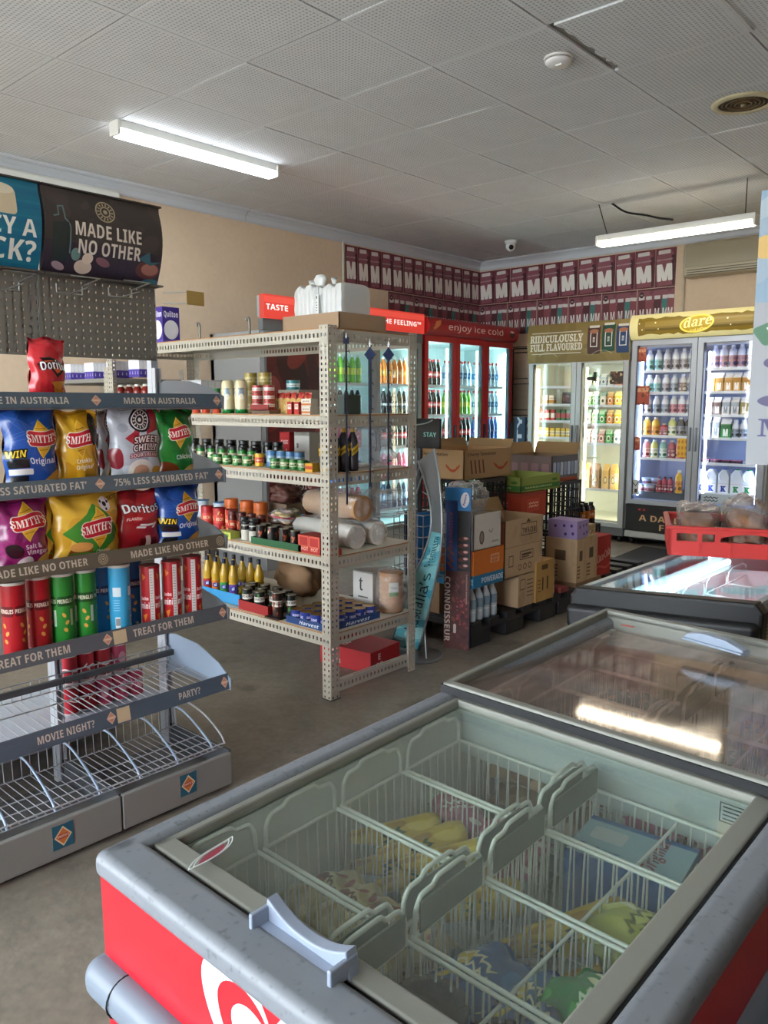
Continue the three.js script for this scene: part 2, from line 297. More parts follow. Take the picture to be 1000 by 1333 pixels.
{ // service counter beside the photographer; it keeps the freezer's far side in shade
  const o = thing('service_counter', 'dark laminate service counter along the aisle beside the red freezer', 'counter', [.5, 0, -2.3]);
  part(o, 'carcass', span(0, .6, .08, .98, 0, 2.9), M(0x2a2725, .6)); part(o, 'counter_top', rbox(.68, .04, 3.0, .008, .3, 1.0, 1.45), M(0x3a3632, .4)); part(o, 'plinth', span(.05, .55, 0, .08, .05, 2.85), M(0x171615, .7));
}
// ================================================================ packaging makers (each returns a Group or Mesh at its base)
const gcache = new Map();
const cached = (k, f) => { if (!gcache.has(k)) gcache.set(k, f()); return gcache.get(k); };
const ck = (c) => c.s + '_' + c.u0.toFixed(4) + '_' + c.v0.toFixed(4);
function wrapLathe(profile, c, seg = 18) {                          // label runs over the profile by height
  const g = lathe(profile, seg), uv = g.attributes.uv, p = g.attributes.position; let lo = 1e9, hi = -1e9;
  for (const q of profile) { lo = Math.min(lo, q[1]); hi = Math.max(hi, q[1]); }
  for (let i = 0; i < uv.count; i++) { let u = (uv.getX(i) * 2) % 1.00001; uv.setXY(i, c.u0 + (c.u1 - c.u0) * u, c.v0 + (c.v1 - c.v0) * Math.min(1, Math.max(0, (p.getY(i) - lo) / (hi - lo)))); }
  return g;
}
function group(name) { const o = new THREE.Group(); o.name = name; return o; }
function place(o, name, label, category, pos, turn = 0, grp) {
  o.name = numbered(name); scene.add(o); o.position.set(pos.x ?? pos[0], pos.y ?? pos[1], pos.z ?? pos[2]); o.rotation.y = turn;
  o.userData = { ...o.userData, label, category }; if (grp) o.userData.group = grp; return o;
}
const tinM = M(0xb9b4a6, .3, .9), goldTin = M(0xb08d4a, .35, .85);
function mkCan(c, r, h, lidM = tinM) {
  const o = group('can');
  part(o, 'body', cached('can' + ck(c) + r + h, () => wrapLathe([[0, 0], [r * .94, 0], [r, h * .03], [r, h * .97], [r * .96, h * .985]], c, 20)), A(c, .35));
  part(o, 'lid', cached('canlid' + r + h, () => lathe([[r * .96, h * .98], [r * .99, h], [r * .9, h], [r * .87, h * .97], [0, h * .97]], 20)), lidM);
  return o;
}
function mkTube(c, r, h, lidCol) {                                  // stacked-chip canister
  const o = group('canister');
  part(o, 'body', cached('tube' + ck(c) + r + h, () => wrapLathe([[0, 0], [r, 0], [r, h * .97]], c, 24)), A(c, .35));
  part(o, 'lid', cached('tubelid' + r + h, () => lathe([[r, h * .965], [r * 1.04, h * .966], [r * 1.04, h], [r * .96, h], [0, h * .985]], 24)), M(lidCol, .35));
  return o;
}
const SHAPES = {
  milk: (r, h) => [[0, 0], [r * .9, 0], [r, h * .03], [r * .96, h * .12], [r, h * .3], [r, h * .6], [r * .97, h * .66], [r * .86, h * .76], [r * .52, h * .86], [r * .48, h * .9]],
  juice: (r, h) => [[0, 0], [r * .92, 0], [r, h * .04], [r, h * .5], [r * .95, h * .58], [r * 1.0, h * .66], [r * .9, h * .76], [r * .5, h * .88], [r * .46, h * .91]],
  soda: (r, h) => [[0, 0], [r * .85, 0], [r, h * .05], [r, h * .22], [r * .9, h * .3], [r, h * .4], [r, h * .62], [r * .75, h * .76], [r * .36, h * .9], [r * .34, h * .93]],
  oil: (r, h) => [[0, 0], [r * .95, 0], [r, h * .03], [r, h * .44], [r * .86, h * .48], [r, h * .53], [r * .95, h * .66], [r * .55, h * .8], [r * .36, h * .88], [r * .36, h * .9]],
  jar: (r, h) => [[0, 0], [r * .94, 0], [r, h * .05], [r, h * .7], [r * .92, h * .8], [r * .84, h * .83], [r * .84, h * .85]],
  squeeze: (r, h) => [[0, 0], [r * .98, 0], [r * .98, h * .12], [r * .9, h * .13], [r, h * .22], [r, h * .8], [r * .9, h * .95], [r * .6, h * 1.0], [0, h]],
};
function mkBottle(shape, c, r, h, cap, extra) {
  const o = group('bottle'), pr = SHAPES[shape](r, h), tr = pr[pr.length - 1][0], ty = pr[pr.length - 1][1];
  part(o, 'body', cached(shape + ck(c) + r + h, () => wrapLathe(pr, c, 16)), A(c, .25, 0, extra));
  if (cap !== undefined) part(o, 'cap', cached('cap' + shape + r + h, () => lathe([[tr * 1.12, ty - h * .015], [tr * 1.14, h * .99], [tr, h], [0, h]], 14)), M(cap, .4));
  return o;
}
function mkCarton(c, w, h, d) {                                     // gable-top carton, front facing +z
  const o = group('carton'), b = h * .74;
  part(o, 'body', cached('ctn' + ck(c) + w + h + d, () => { const lo = { ...c, v1: c.v0 + (c.v1 - c.v0) * .76 }; return boxFaces(w, b, d, [lo, lo, lo, lo, lo, lo]).translate(0, b / 2, 0); }), A(c, .45));
  part(o, 'gable_top', cached('gbl' + ck(c) + w + h + d, () => {
    const g = extr([[-d / 2, b], [d / 2, b], [.003, h * .9], [.003, h], [-.003, h], [-.003, h * .9]], w).rotateY(-PI / 2).translate(w / 2, 0, 0), uv = g.attributes.uv, p = g.attributes.position;
    for (let i = 0; i < uv.count; i++) uv.setXY(i, c.u0 + (c.u1 - c.u0) * (p.getX(i) / w + .5), c.v0 + (c.v1 - c.v0) * Math.min(1, p.getY(i) / h)); return g;
  }), A(c, .45));
  return o;
}
function mkPack(front, side, w, h, d, o = {}) {                     // printed box, front +z
  const t = o.top || side; return new THREE.Mesh(boxFaces(w, h, d, [side, side, t, side, front, front]).translate(0, h / 2, 0), A(front, o.rough ?? .6));
}
function carton(w, h, d, cells, opts = {}) {                        // corrugated box: body, tape, optional open flaps; w along x, d along z
  const o = group('box'), e = cells.edge || solid('#a78a68'), f = (k) => cells[k] || e;
  if (opts.open) {
    const t = .006, g = [];
    const wall = (W, Hh, D, x, y, z, F) => g.push(boxFaces(W, Hh, D, F).translate(x, y, z));
    wall(t, h, d, w / 2 - t / 2, h / 2, 0, [f('px'), e, e, e, e, e]); wall(t, h, d, -w / 2 + t / 2, h / 2, 0, [e, f('nx'), e, e, e, e]);
    wall(w, h, t, 0, h / 2, d / 2 - t / 2, [e, e, e, e, f('pz'), e]); wall(w, h, t, 0, h / 2, -d / 2 + t / 2, [e, e, e, e, e, e]); wall(w, t, d, 0, t / 2, 0, [e, e, e, e, e, e]);
    part(o, 'body', mergeAll(g), A(e, .75));
    for (const [ax, s, a] of opts.open) {
      const fk = opts.flap ?? .1, fl = (ax === 'x' ? box(fk, .004, d - .01, s * fk / 2, 0, 0) : box(w - .01, .004, fk, 0, 0, s * fk / 2));
      const m = part(o, 'flap', fl, M(0x96784f, .8)); m.position.set(ax === 'x' ? s * (w / 2) : 0, h, ax === 'x' ? 0 : s * d / 2); if (ax === 'x') m.rotation.z = a; else m.rotation.x = a;
    }
  } else {
    part(o, 'body', boxFaces(w, h, d, [f('px'), f('nx'), f('py'), e, f('pz'), f('nz')]).translate(0, h / 2, 0), A(e, .75));
    if (!opts.noTape) part(o, 'packing_tape', box(.05, .0012, d + .002, 0, h + .0002, 0), M(0xb79b6e, .3));
  }
  return o;
}
function bagGeo(w, h, d, c, sd = 1) {                                // pillow bag standing on its lower edge, front +z
  const nx = 22, ny = 28, pos = [], uv = [], idx = [];
  for (const side of [1, -1]) for (let j = 0; j <= ny; j++) for (let i = 0; i <= nx; i++) {
    const u = i / nx, v = j / ny, a = Math.pow(Math.max(0, 1 - Math.abs(2 * u - 1) ** 2.6), .6), b = Math.pow(Math.max(0, Math.sin(PI * Math.min(1, Math.max(0, (v - .02) / .93)))), .42);
    const cr = v > .93 || v < .03 ? .06 : 1, wr = 1 + .16 * Math.sin(u * 17 + sd * 3 + v * 9) * (1 - a * b) + .07 * Math.sin(v * 23 + u * 6 + sd) + .05 * Math.sin((u + v) * 31 + sd * 5) * Math.sin(u * 13 - v * 17);
    const x = (u - .5) * w * (1 - .05 * b) + .004 * Math.sin(v * 15 + sd * 2 + side), y = v * h + .005 * Math.sin(u * 9 + sd) * v, z = side * d / 2 * a * b * cr * wr + .006 * Math.sin(u * 12 + sd) * (1 - b);
    pos.push(x, y, z); uv.push(c.u0 + (c.u1 - c.u0) * (side > 0 ? u : 1 - u), c.v0 + (c.v1 - c.v0) * v);
  }
  const N = (nx + 1) * (ny + 1);
  for (const s of [0, 1]) for (let j = 0; j < ny; j++) for (let i = 0; i < nx; i++) { const a = s * N + j * (nx + 1) + i, b = a + 1, e = a + nx + 1, f = e + 1; if (!s) idx.push(a, b, f, a, f, e); else idx.push(a, f, b, a, e, f); }
  const g = new THREE.BufferGeometry(); g.setAttribute('position', new THREE.Float32BufferAttribute(pos, 3)); g.setAttribute('uv', new THREE.Float32BufferAttribute(uv, 2)); g.setIndex(idx); g.computeVertexNormals(); return g;
}
const lumps = (w, h, d, sd, nx = 18, ny = 12, amp = .16) => {         // soft crumpled mound (plastic bag of goods)
  const g = new THREE.SphereGeometry(1, nx * 2, ny * 2), p = g.attributes.position;
  for (let i = 0; i < p.count; i++) { let x = p.getX(i), y = p.getY(i), z = p.getZ(i); const q = 4, L = Math.pow(Math.abs(x) ** q + Math.abs(y) ** q + Math.abs(z) ** q, -1 / q); const k = L * (1 + amp * Math.sin(x * 5 + sd) * Math.sin(y * 7 + sd * 2) + amp * .6 * Math.sin(z * 11 + x * 9 + sd) + amp * .4 * Math.sin(y * 21 + z * 15)); p.setXYZ(i, x * k * w / 2, Math.max(-h / 2, y * k * h / 2), z * k * d / 2); }
  g.computeVertexNormals(); return g.translate(0, h / 2, 0);
};
const filmM = M(0xf6f8fa, .16, 0, { transmission: .86, thickness: 0, ior: 1.4 });

function boxy(w, h, d, sd) {                                         // soft stack of folded bags: rounded block with vertical pleats
  const g = new THREE.BoxGeometry(w, h, d, 22, 10, 10), p = g.attributes.position;
  for (let i = 0; i < p.count; i++) { const x = p.getX(i) / w * 2, y = p.getY(i) / h * 2, z = p.getZ(i) / d * 2, q = 6, L2 = Math.max(.82, Math.pow(Math.abs(x) ** q + Math.abs(y) ** q + Math.abs(z) ** q, -1 / q)); const k = Math.min(1, L2 * 1.05); p.setXYZ(i, x * w / 2 * k, y * h / 2 * (k * .5 + .5) + (y > .9 ? .008 * Math.sin(x * 7 + sd) : 0), z * d / 2 * k * (1 + .035 * Math.sin(x * 19 + sd) + .02 * Math.sin(y * 9 + x * 5 + sd))); }
  g.computeVertexNormals(); return g.translate(0, h / 2, 0);
}
const squig = (c, x, y, w, col, n = 2) => { c.strokeStyle = col; c.lineWidth = Math.max(2, w / 16); for (let k = 0; k < n; k++) { c.beginPath(); for (let i = 0; i <= 10; i++) c[i ? 'lineTo' : 'moveTo'](x - w / 2 + i * w / 10, y + k * w * .22 + Math.sin(i * 2.3 + k) * w * .07); c.stroke(); } };
// ================================================================ snack gondola
const GX = -2.25, GB = -2.64, GZ = -1.675, BAY = .437;               // front rail plane, back plane, far end, bay length
const smallLogo = (c, x, y, s, a = '#c8702e', b = '#e0c9a8') => { poly(c, [[x - s, y], [x, y - s], [x + s, y], [x, y + s]], b); poly(c, [[x - s * .8, y], [x, y - s * .8], [x + s * .8, y], [x, y + s * .8]], a); rrect(c, x - s * .62, y - s * .22, s * 1.24, s * .44, 6, '#a83428'); txt(c, 'SMITH\u2019S', x, y, s * .3, '#f0ddc0', { font: 'serif' }); };
const ringLogo = (c, x, y, s, col) => { c.strokeStyle = col; c.lineWidth = s * .13; c.beginPath(); c.arc(x, y, s, 0, 7); c.stroke(); c.beginPath(); c.arc(x, y, s * .5, 0, 7); c.stroke(); for (let i = 0; i < 14; i++) { const a = i * 2 * PI / 14; c.lineWidth = s * .14; c.beginPath(); c.moveTo(x + Math.cos(a) * s * .62, y + Math.sin(a) * s * .62); c.lineTo(x + Math.cos(a) * s * .88, y + Math.sin(a) * s * .88); c.stroke(); } ell(c, x, y, s * .22, s * .22, col); };
{
  const lightT = '#cbbfae';
  const railCell = (text, bg, kind, tan, size = 40, at = .45) => cell(640, 68, (c, w, h) => { fill(c, w, h, bg); for (let i = 0; i < 60; i++) { c.fillStyle = 'rgba(255,255,255,.03)'; c.fillRect(rr(0, w), rr(0, h), rr(5, 60), 1); } txt(c, text, w * at, h * .52, size, lightT, { sx: .98 }); if (kind === 'diamond') { c.save(); c.translate(w * .955, h * .5); poly(c, [[-24, 0], [0, -24], [24, 0], [0, 24]], '#d3b49a'); poly(c, [[-19, 0], [0, -19], [19, 0], [0, 19]], '#c9886e'); c.fillStyle = '#d9c0a4'; c.fillRect(-15, -4, 30, 8); c.restore(); } if (kind === 'ring') ringLogo(c, w * .95, h * .5, 22, '#b5a58c'); if (tan) { c.fillStyle = '#c9b692'; c.fillRect(2, 8, 66, h - 14); } });
  const slate = '#4b5a66', brown = '#5e5547';
  const RAILS = [
    { y: [1.366, 1.412], text: ['MADE IN AUSTRALIA', 'MADE IN AUSTRALIA'], bg: slate, kind: 'diamond', size: 40, at: .46 },
    { y: [1.116, 1.163], text: ['75% LESS SATURATED FAT\u2019', '75% LESS SATURATED FAT\u2019'], bg: '#57626a', kind: 'diamond', size: 42, at: .46 },
    { y: [.885, .932], text: ['MADE LIKE NO OTHER', 'MADE LIKE NO OTHER'], bg: brown, kind: 'ring', size: 42, at: .5 },
    { y: [.629, .68], text: ['TREAT FOR THEM', 'TREAT FOR THEM'], bg: '#565b60', kind: 'diamond', size: 42, at: .42, tan: true },
    { y: [.372, .428], text: ['PARTY?', 'MOVIE NIGHT?'], bg: slate, kind: 'diamond', size: 38, at: .62, tan: true },
  ];
  const o = thing('snack_gondola', 'grey metal snack gondola with pegboard top, slogan rails and wire shelves', 'shelf unit', [0, 0, 0]);
  const grey = M(0x8a8d90, .45, .2), dark = M(0x55585c, .5, .2), steelW = M(0xb8bcc2, .4, .4), post = M(0xb9bdc4, .4, .3);
  const holeT = dataTex(64, (u, v) => ((u - .5) ** 2 + (v - .5) ** 2 < .052 ? 0 : 1), false);
  const NB = 3;
  // uprights and slotted side channels
  for (let b = 0; b <= NB; b++) { const z = GZ + b * BAY; part(o, 'upright', mergeAll([box(.03, 1.95, .028, GB - .012, 1.03, z + .004), box(.028, 1.46, .006, GB + .01, .78, z + .014), box(.028, 1.46, .006, GB + .01, .78, z - .006)]), post); part(o, 'foot', span(GB + .02, GX, .05, .14, z - .006, z + .006), dark); }
  const sideTex = dataTex(64, (u, v) => (Math.abs(u - .5) < .2 && Math.abs(v - .5) < .3 ? 0 : 1), false);
  for (let b = 0; b < NB; b++) {
    const z0 = GZ + b * BAY, z1 = z0 + BAY, zc = (z0 + z1) / 2, L = BAY - .006;
    // base kick panel and deck
    part(o, 'kick_panel', rbox(.02, .118, L, .004, GX + .004, .076, zc), M(0x868783, .5, .1));
    const sq = cell(96, 96, (c, w, h) => { fill(c, w, h, '#1f5a70'); smallLogo(c, w / 2, h / 2, 40); });
    part(o, 'base_sticker', plate(.066, .076, .0015, sq).rotateY(PI / 2).translate(GX + .0152, .085, zc - (b ? .02 : .03)), A(sq, .4), 'teal square sticker with an orange diamond logo');
    part(o, 'base_deck', span(GB + .02, GX - .01, .052, .066, z0 + .01, z1 - .01), M(0x6b6a68, .5, .2));
    part(o, 'rear_deck', span(GB - .42, GB - .03, .235, .25, z0, z1), M(0xaab4c2, .4, .1));
    part(o, 'rear_kick_panel', span(GB - .43, GB - .41, .0, .235, z0, z1), M(0x8e949c, .5));
    // header sign
    // pegboard
    const pg = box(.006, .262, L, GB + .016, 1.667, zc), uv = pg.attributes.uv;
    for (let i = 0; i < uv.count; i++) uv.setXY(i, i < 8 ? uv.getX(i) * L / .0262 : .02, i < 8 ? uv.getY(i) * .262 / .0262 : .02);
    part(o, 'pegboard', pg, M(0x7a756c, .5, .1, { alphaMap: holeT, alphaTest: .5 }));
  }
  // header signs
  const hdr1 = cell(640, 420, (c, w, h) => {
    fill(c, w, h, '#433a36'); spots(c, w, h, 30, ['#4a403b', '#3d3532', '#483f3c'], 20, 90);
    c.fillStyle = '#3a2f3a'; c.fillRect(0, h * .62, w, h * .4); for (let i = 0; i < 14; i++) { c.strokeStyle = '#2c2430'; c.lineWidth = 3; c.beginPath(); c.moveTo(i * 50, h * .64); c.lineTo(i * 52 - 30, h); c.stroke(); }
    c.strokeStyle = '#5d7a78'; c.lineWidth = 7; c.beginPath(); c.moveTo(.07 * w, .35 * h); c.lineTo(.11 * w, .33 * h); c.lineTo(.11 * w, .23 * h); c.lineTo(.15 * w, .22 * h); c.lineTo(.16 * w, .36 * h); c.quadraticCurveTo(.21 * w, .42 * h, .2 * w, .5 * h); c.lineTo(.2 * w, .75 * h); c.stroke();
    poly(c, [[.06 * w, .42 * h], [.19 * w, .4 * h], [.19 * w, .84 * h], [.06 * w, .84 * h]], '#2c3533');
    ell(c, .25 * w, .75 * h, 24, 30, '#6f8f86'); ell(c, .12 * w, .9 * h, 34, 18, '#a78f95', .3); ell(c, .32 * w, .88 * h, 46, 34, '#d6c0ae'); ell(c, .35 * w, .78 * h, 30, 26, '#e0cbb8', -.6); ell(c, .48 * w, .8 * h, 40, 20, '#8a5f66', .3);
    ell(c, .88 * w, .82 * h, 70, 44, '#6b3d36'); ell(c, .9 * w, .81 * h, 50, 30, '#a86f5f'); poly(c, [[.78 * w, .7 * h], [.88 * w, .6 * h], [.9 * w, .72 * h], [1 * w, .7 * h], [.9 * w, .76 * h]], '#3f6a76'); ell(c, .93 * w, .98 * h, 60, 26, '#4d7d8f');
    ringLogo(c, w * .5, h * .2, 50, '#b5a581'); txt(c, 'MADE LIKE', w * .52, h * .45, 94, '#ddd3c2', { sx: .76 }); txt(c, 'NO OTHER', w * .53, h * .65, 94, '#ddd3c2', { sx: .74 });
  });
  const hdr2 = cell(640, 420, (c, w, h) => { const g = ['#1d6a80', '#1f7287', '#2a8aa0', '#1c5f8c', '#1a4f86']; for (let i = 0; i < 30; i++) { c.fillStyle = g[i % 5]; c.fillRect(0, i * 14, w, 14); } fill(c, w, h, 'rgba(30,110,135,.75)'); rrect(c, .62 * w, .12 * h, .2 * w, .3 * h, 20, '#d8c3a0'); ell(c, .72 * w, .14 * h, 60, 26, '#e6d8bd'); txt(c, 'FANCY A', .62 * w, .54 * h, 112, '#efe9dc', { sx: .95 }); txt(c, 'SNACK?', .6 * w, .79 * h, 130, '#efe9dc', { sx: .98 }); });
  const prof = (t) => .075 * Math.sin(Math.min(1, t * 1.08) * PI * .62 + .35) - .02;
  [hdr1, hdr2, hdr1].forEach((hc, b) => {
    const r = bulge(BAY - .01, .27, .0, .06, hc, 12, prof), z1 = GZ - .0 + (b + 1) * BAY - .006;
    const m = part(o, 'header_sign', r.front, A(hc, .3), ['dark brown sign reading MADE LIKE NO OTHER', 'teal sign reading FANCY A SNACK?', 'dark brown sign'][b]);
    m.rotation.y = PI / 2; m.position.set(GB + .03, 1.8, z1);
    const s = part(o, 'header_back', r.shell, dark); s.rotation.y = PI / 2; s.position.copy(m.position).x -= .002;
    part(o, 'header_top_rail', span(GB + .01, GB + .075, 2.067, 2.073, z1 - BAY + .004, z1), M(0x4a463f, .4, .4)); part(o, 'header_bottom_rail', span(GB + .012, GB + .07, 1.795, 1.801, z1 - BAY + .004, z1), M(0x5b564e, .4, .4));
  });
  // peg hooks
  const hook = (px, py, len) => { const p = pX(px, py, GB + .02); part(o, 'peg_hook', mergeAll([bars([V(GB + .02, p.y, p.z - .04), V(GB + .02, p.y - .028, p.z - .04), V(GB + .02, p.y - .028, p.z + .05), V(GB + .02, p.y, p.z + .05)], .0022), bars([V(GB + .02, p.y - .028, p.z), V(GB + .02 + len, p.y - .02, p.z)], .0022), bars([V(GB + .02, p.y, p.z - .04), V(GB + .02 + len, p.y + .012, p.z - .04), V(GB + .02 + len, p.y + .012, p.z + .06)], .0022)]), M(0xb5b2aa, .3, .8)); };
  hook(92, 371, .12); hook(158, 376, .12); hook(8, 365, .12);
  { const p = pX(212, 388, GB + .02), q = pX(235, 388, GB + .02); part(o, 'peg_hook', mergeAll([bars([V(GB + .02, p.y + .02, p.z), V(GB + .1, p.y + .022, q.z)], .0022), bars([V(GB + .02, p.y - .02, p.z), V(GB + .1, p.y - .018, q.z)], .0022)]), M(0xb5b2aa, .3, .8)); part(o, 'price_card', box(.003, .05, .075, GB + .1, p.y - .0, q.z - .01), M(0xa98a4a, .6), 'tan blank price card'); }
  // shelves with price rails
  RAILS.forEach((R, k) => {
    for (let b = 0; b < NB; b++) {
      const z0 = GZ + b * BAY, z1 = z0 + BAY, y = (R.y[0] + R.y[1]) / 2, hh = R.y[1] - R.y[0], sy = R.y[0] + .008;
      const rc = railCell(R.text[b % 2], R.bg, R.kind, R.tan, R.size, R.at);
      if (k < 4) { const s = part(o, 'shelf', span(GB + .02, GX - .01, sy - .012, sy, z0 + .002, z1 - .002), grey); rail(s, rc, y, hh, z0); if (!b) bracket(s, sy, z0, k); if (b === NB - 1) bracket(s, sy, z1, k); }
      else {
        const L = [];
        for (let i = 0; i <= 15; i++) { const z = z0 + .01 + i * (BAY - .02) / 15; L.push(wire(V(GB + .03, sy + .02, z), V(GX - .01, sy, z), .0018)); }
        for (const [x, dy] of [[GB + .03, .02], [GB + .14, .015], [GX - .06, .003]]) L.push(wire(V(x, sy + dy, z0), V(x, sy + dy, z1), .0028));
        for (let i = 0; i <= 13; i++) { const z = z0 + .01 + i * (BAY - .02) / 13; L.push(wire(V(GB + .03, sy + .02, z), V(GB + .03, sy + .075, z), .0018)); }
        L.push(wire(V(GB + .03, sy + .075, z0), V(GB + .03, sy + .075, z1), .0028));
        const s = part(o, 'wire_shelf', mergeAll(L), steelW); part(s, 'rear_rail', rbox(.018, .022, BAY, .004, GB + .05, sy + .055, (z0 + z1) / 2), dark); rail(s, rc, y, hh, z0); if (!b) bracket(s, sy, z0, k);
      }
    }
  });
  function rail(s, rc, y, hh, z0) { const m = part(s, 'price_rail', plate(BAY, hh, .006, rc, solid('#454b50')), A(rc, .4)); m.position.set(GX + .004, y, z0 + BAY / 2); m.rotation.set(0, PI / 2, 0, 'YXZ'); m.rotation.x = -.2; }
  function bracket(s, sy, z, k) { const D = GX - GB; const low = k === 4; const g = extr([[0, -.02], [D * .99, -.012], [D * 1.0, .03], [D * .82, low ? .075 : .06], [D * .5, low ? .12 : .085], [D * .12, low ? .13 : .09], [0, low ? .12 : .08]], .004).translate(GB + .02, sy, z - .002); part(s, 'end_bracket', g, M(low ? 0x9fb0c4 : 0x63666a, .45, .25)); }
  // bottom wire basket on the base
  for (let b = 0; b < NB; b++) {
    const z0 = GZ + b * BAY, L = [], y0 = .14;
    for (let i = 0; i <= 16; i++) { const z = z0 + .008 + i * (BAY - .016) / 16; L.push(wire(V(GB + .05, y0 + .005, z), V(GX - .04, y0, z), .0015)); }
    for (const x of [GB + .05, GB + .2, GX - .12, GX - .04]) L.push(wire(V(x, y0, z0), V(x, y0, z0 + BAY), .0024));
    L.push(wire(V(GX - .03, y0 + .018, z0), V(GX - .03, y0 + .018, z0 + BAY), .0028), wire(V(GB + .04, y0 + .12, z0), V(GB + .04, y0 + .12, z0 + BAY), .0028));
    for (let i = 0; i <= 14; i++) { const z = z0 + .01 + i * (BAY - .02) / 14; L.push(wire(V(GB + .045, y0, z), V(GB + .04, y0 + .12, z), .0015)); }
    const s = part(o, 'wire_basket', mergeAll(L), steelW);
    for (let i = 0; i < 3; i++) { const z = z0 + BAY * (i + .35) / 3; part(s, 'divider_wire', path([V(GB + .05, y0 + .1, z), V(GB + .16, y0 + .11, z), V(GX - .13, y0 + .075, z), V(GX - .05, y0 + .03, z), V(GX - .03, y0 + .005, z)], .0045, 14, 5), M(0x9fb0c8, .35, .3)); }
    if (b === 0) part(s, 'end_wire', path([V(GB + .05, y0, z0), V(GB + .06, y0 + .11, z0), V(GB + .22, y0 + .1, z0), V(GX - .06, y0 + .05, z0), V(GX - .03, y0 + .015, z0)], .004, 18, 5), steelW);
  }
}
// ---- goods on the gondola
const foil = (c, w, h, col) => { fill(c, w, h, col); c.fillStyle = 'rgba(0,0,0,.18)'; c.fillRect(0, 0, w, h * .05); c.fillRect(0, h * .965, w, h * .04); };
const chipLogo = (c, x, y, s) => { c.save(); c.translate(x, y); c.rotate(-.05); poly(c, [[-s * .74, 0], [0, -s * .95], [s * .74, 0], [0, s * .95]], '#f0c53a'); poly(c, [[-s * .66, 0], [0, -s * .84], [s * .66, 0], [0, s * .84]], '#e5a92a'); c.strokeStyle = '#7a5a1a'; c.lineWidth = s * .03; c.beginPath(); c.moveTo(-s * .3, -s * .5); c.lineTo(s * .3, -s * .5); c.moveTo(-s * .26, s * .52); c.lineTo(s * .26, s * .52); c.stroke(); rrect(c, -s * .92, -s * .38, s * 1.84, s * .76, s * .26, '#efe2cc'); rrect(c, -s * .87, -s * .34, s * 1.74, s * .68, s * .23, '#c8202c'); txt(c, 'SMITH\u2019S', 0, .01 * s, s * .5, '#fff6ec', { font: 'serif', sx: .92 }); c.restore(); };
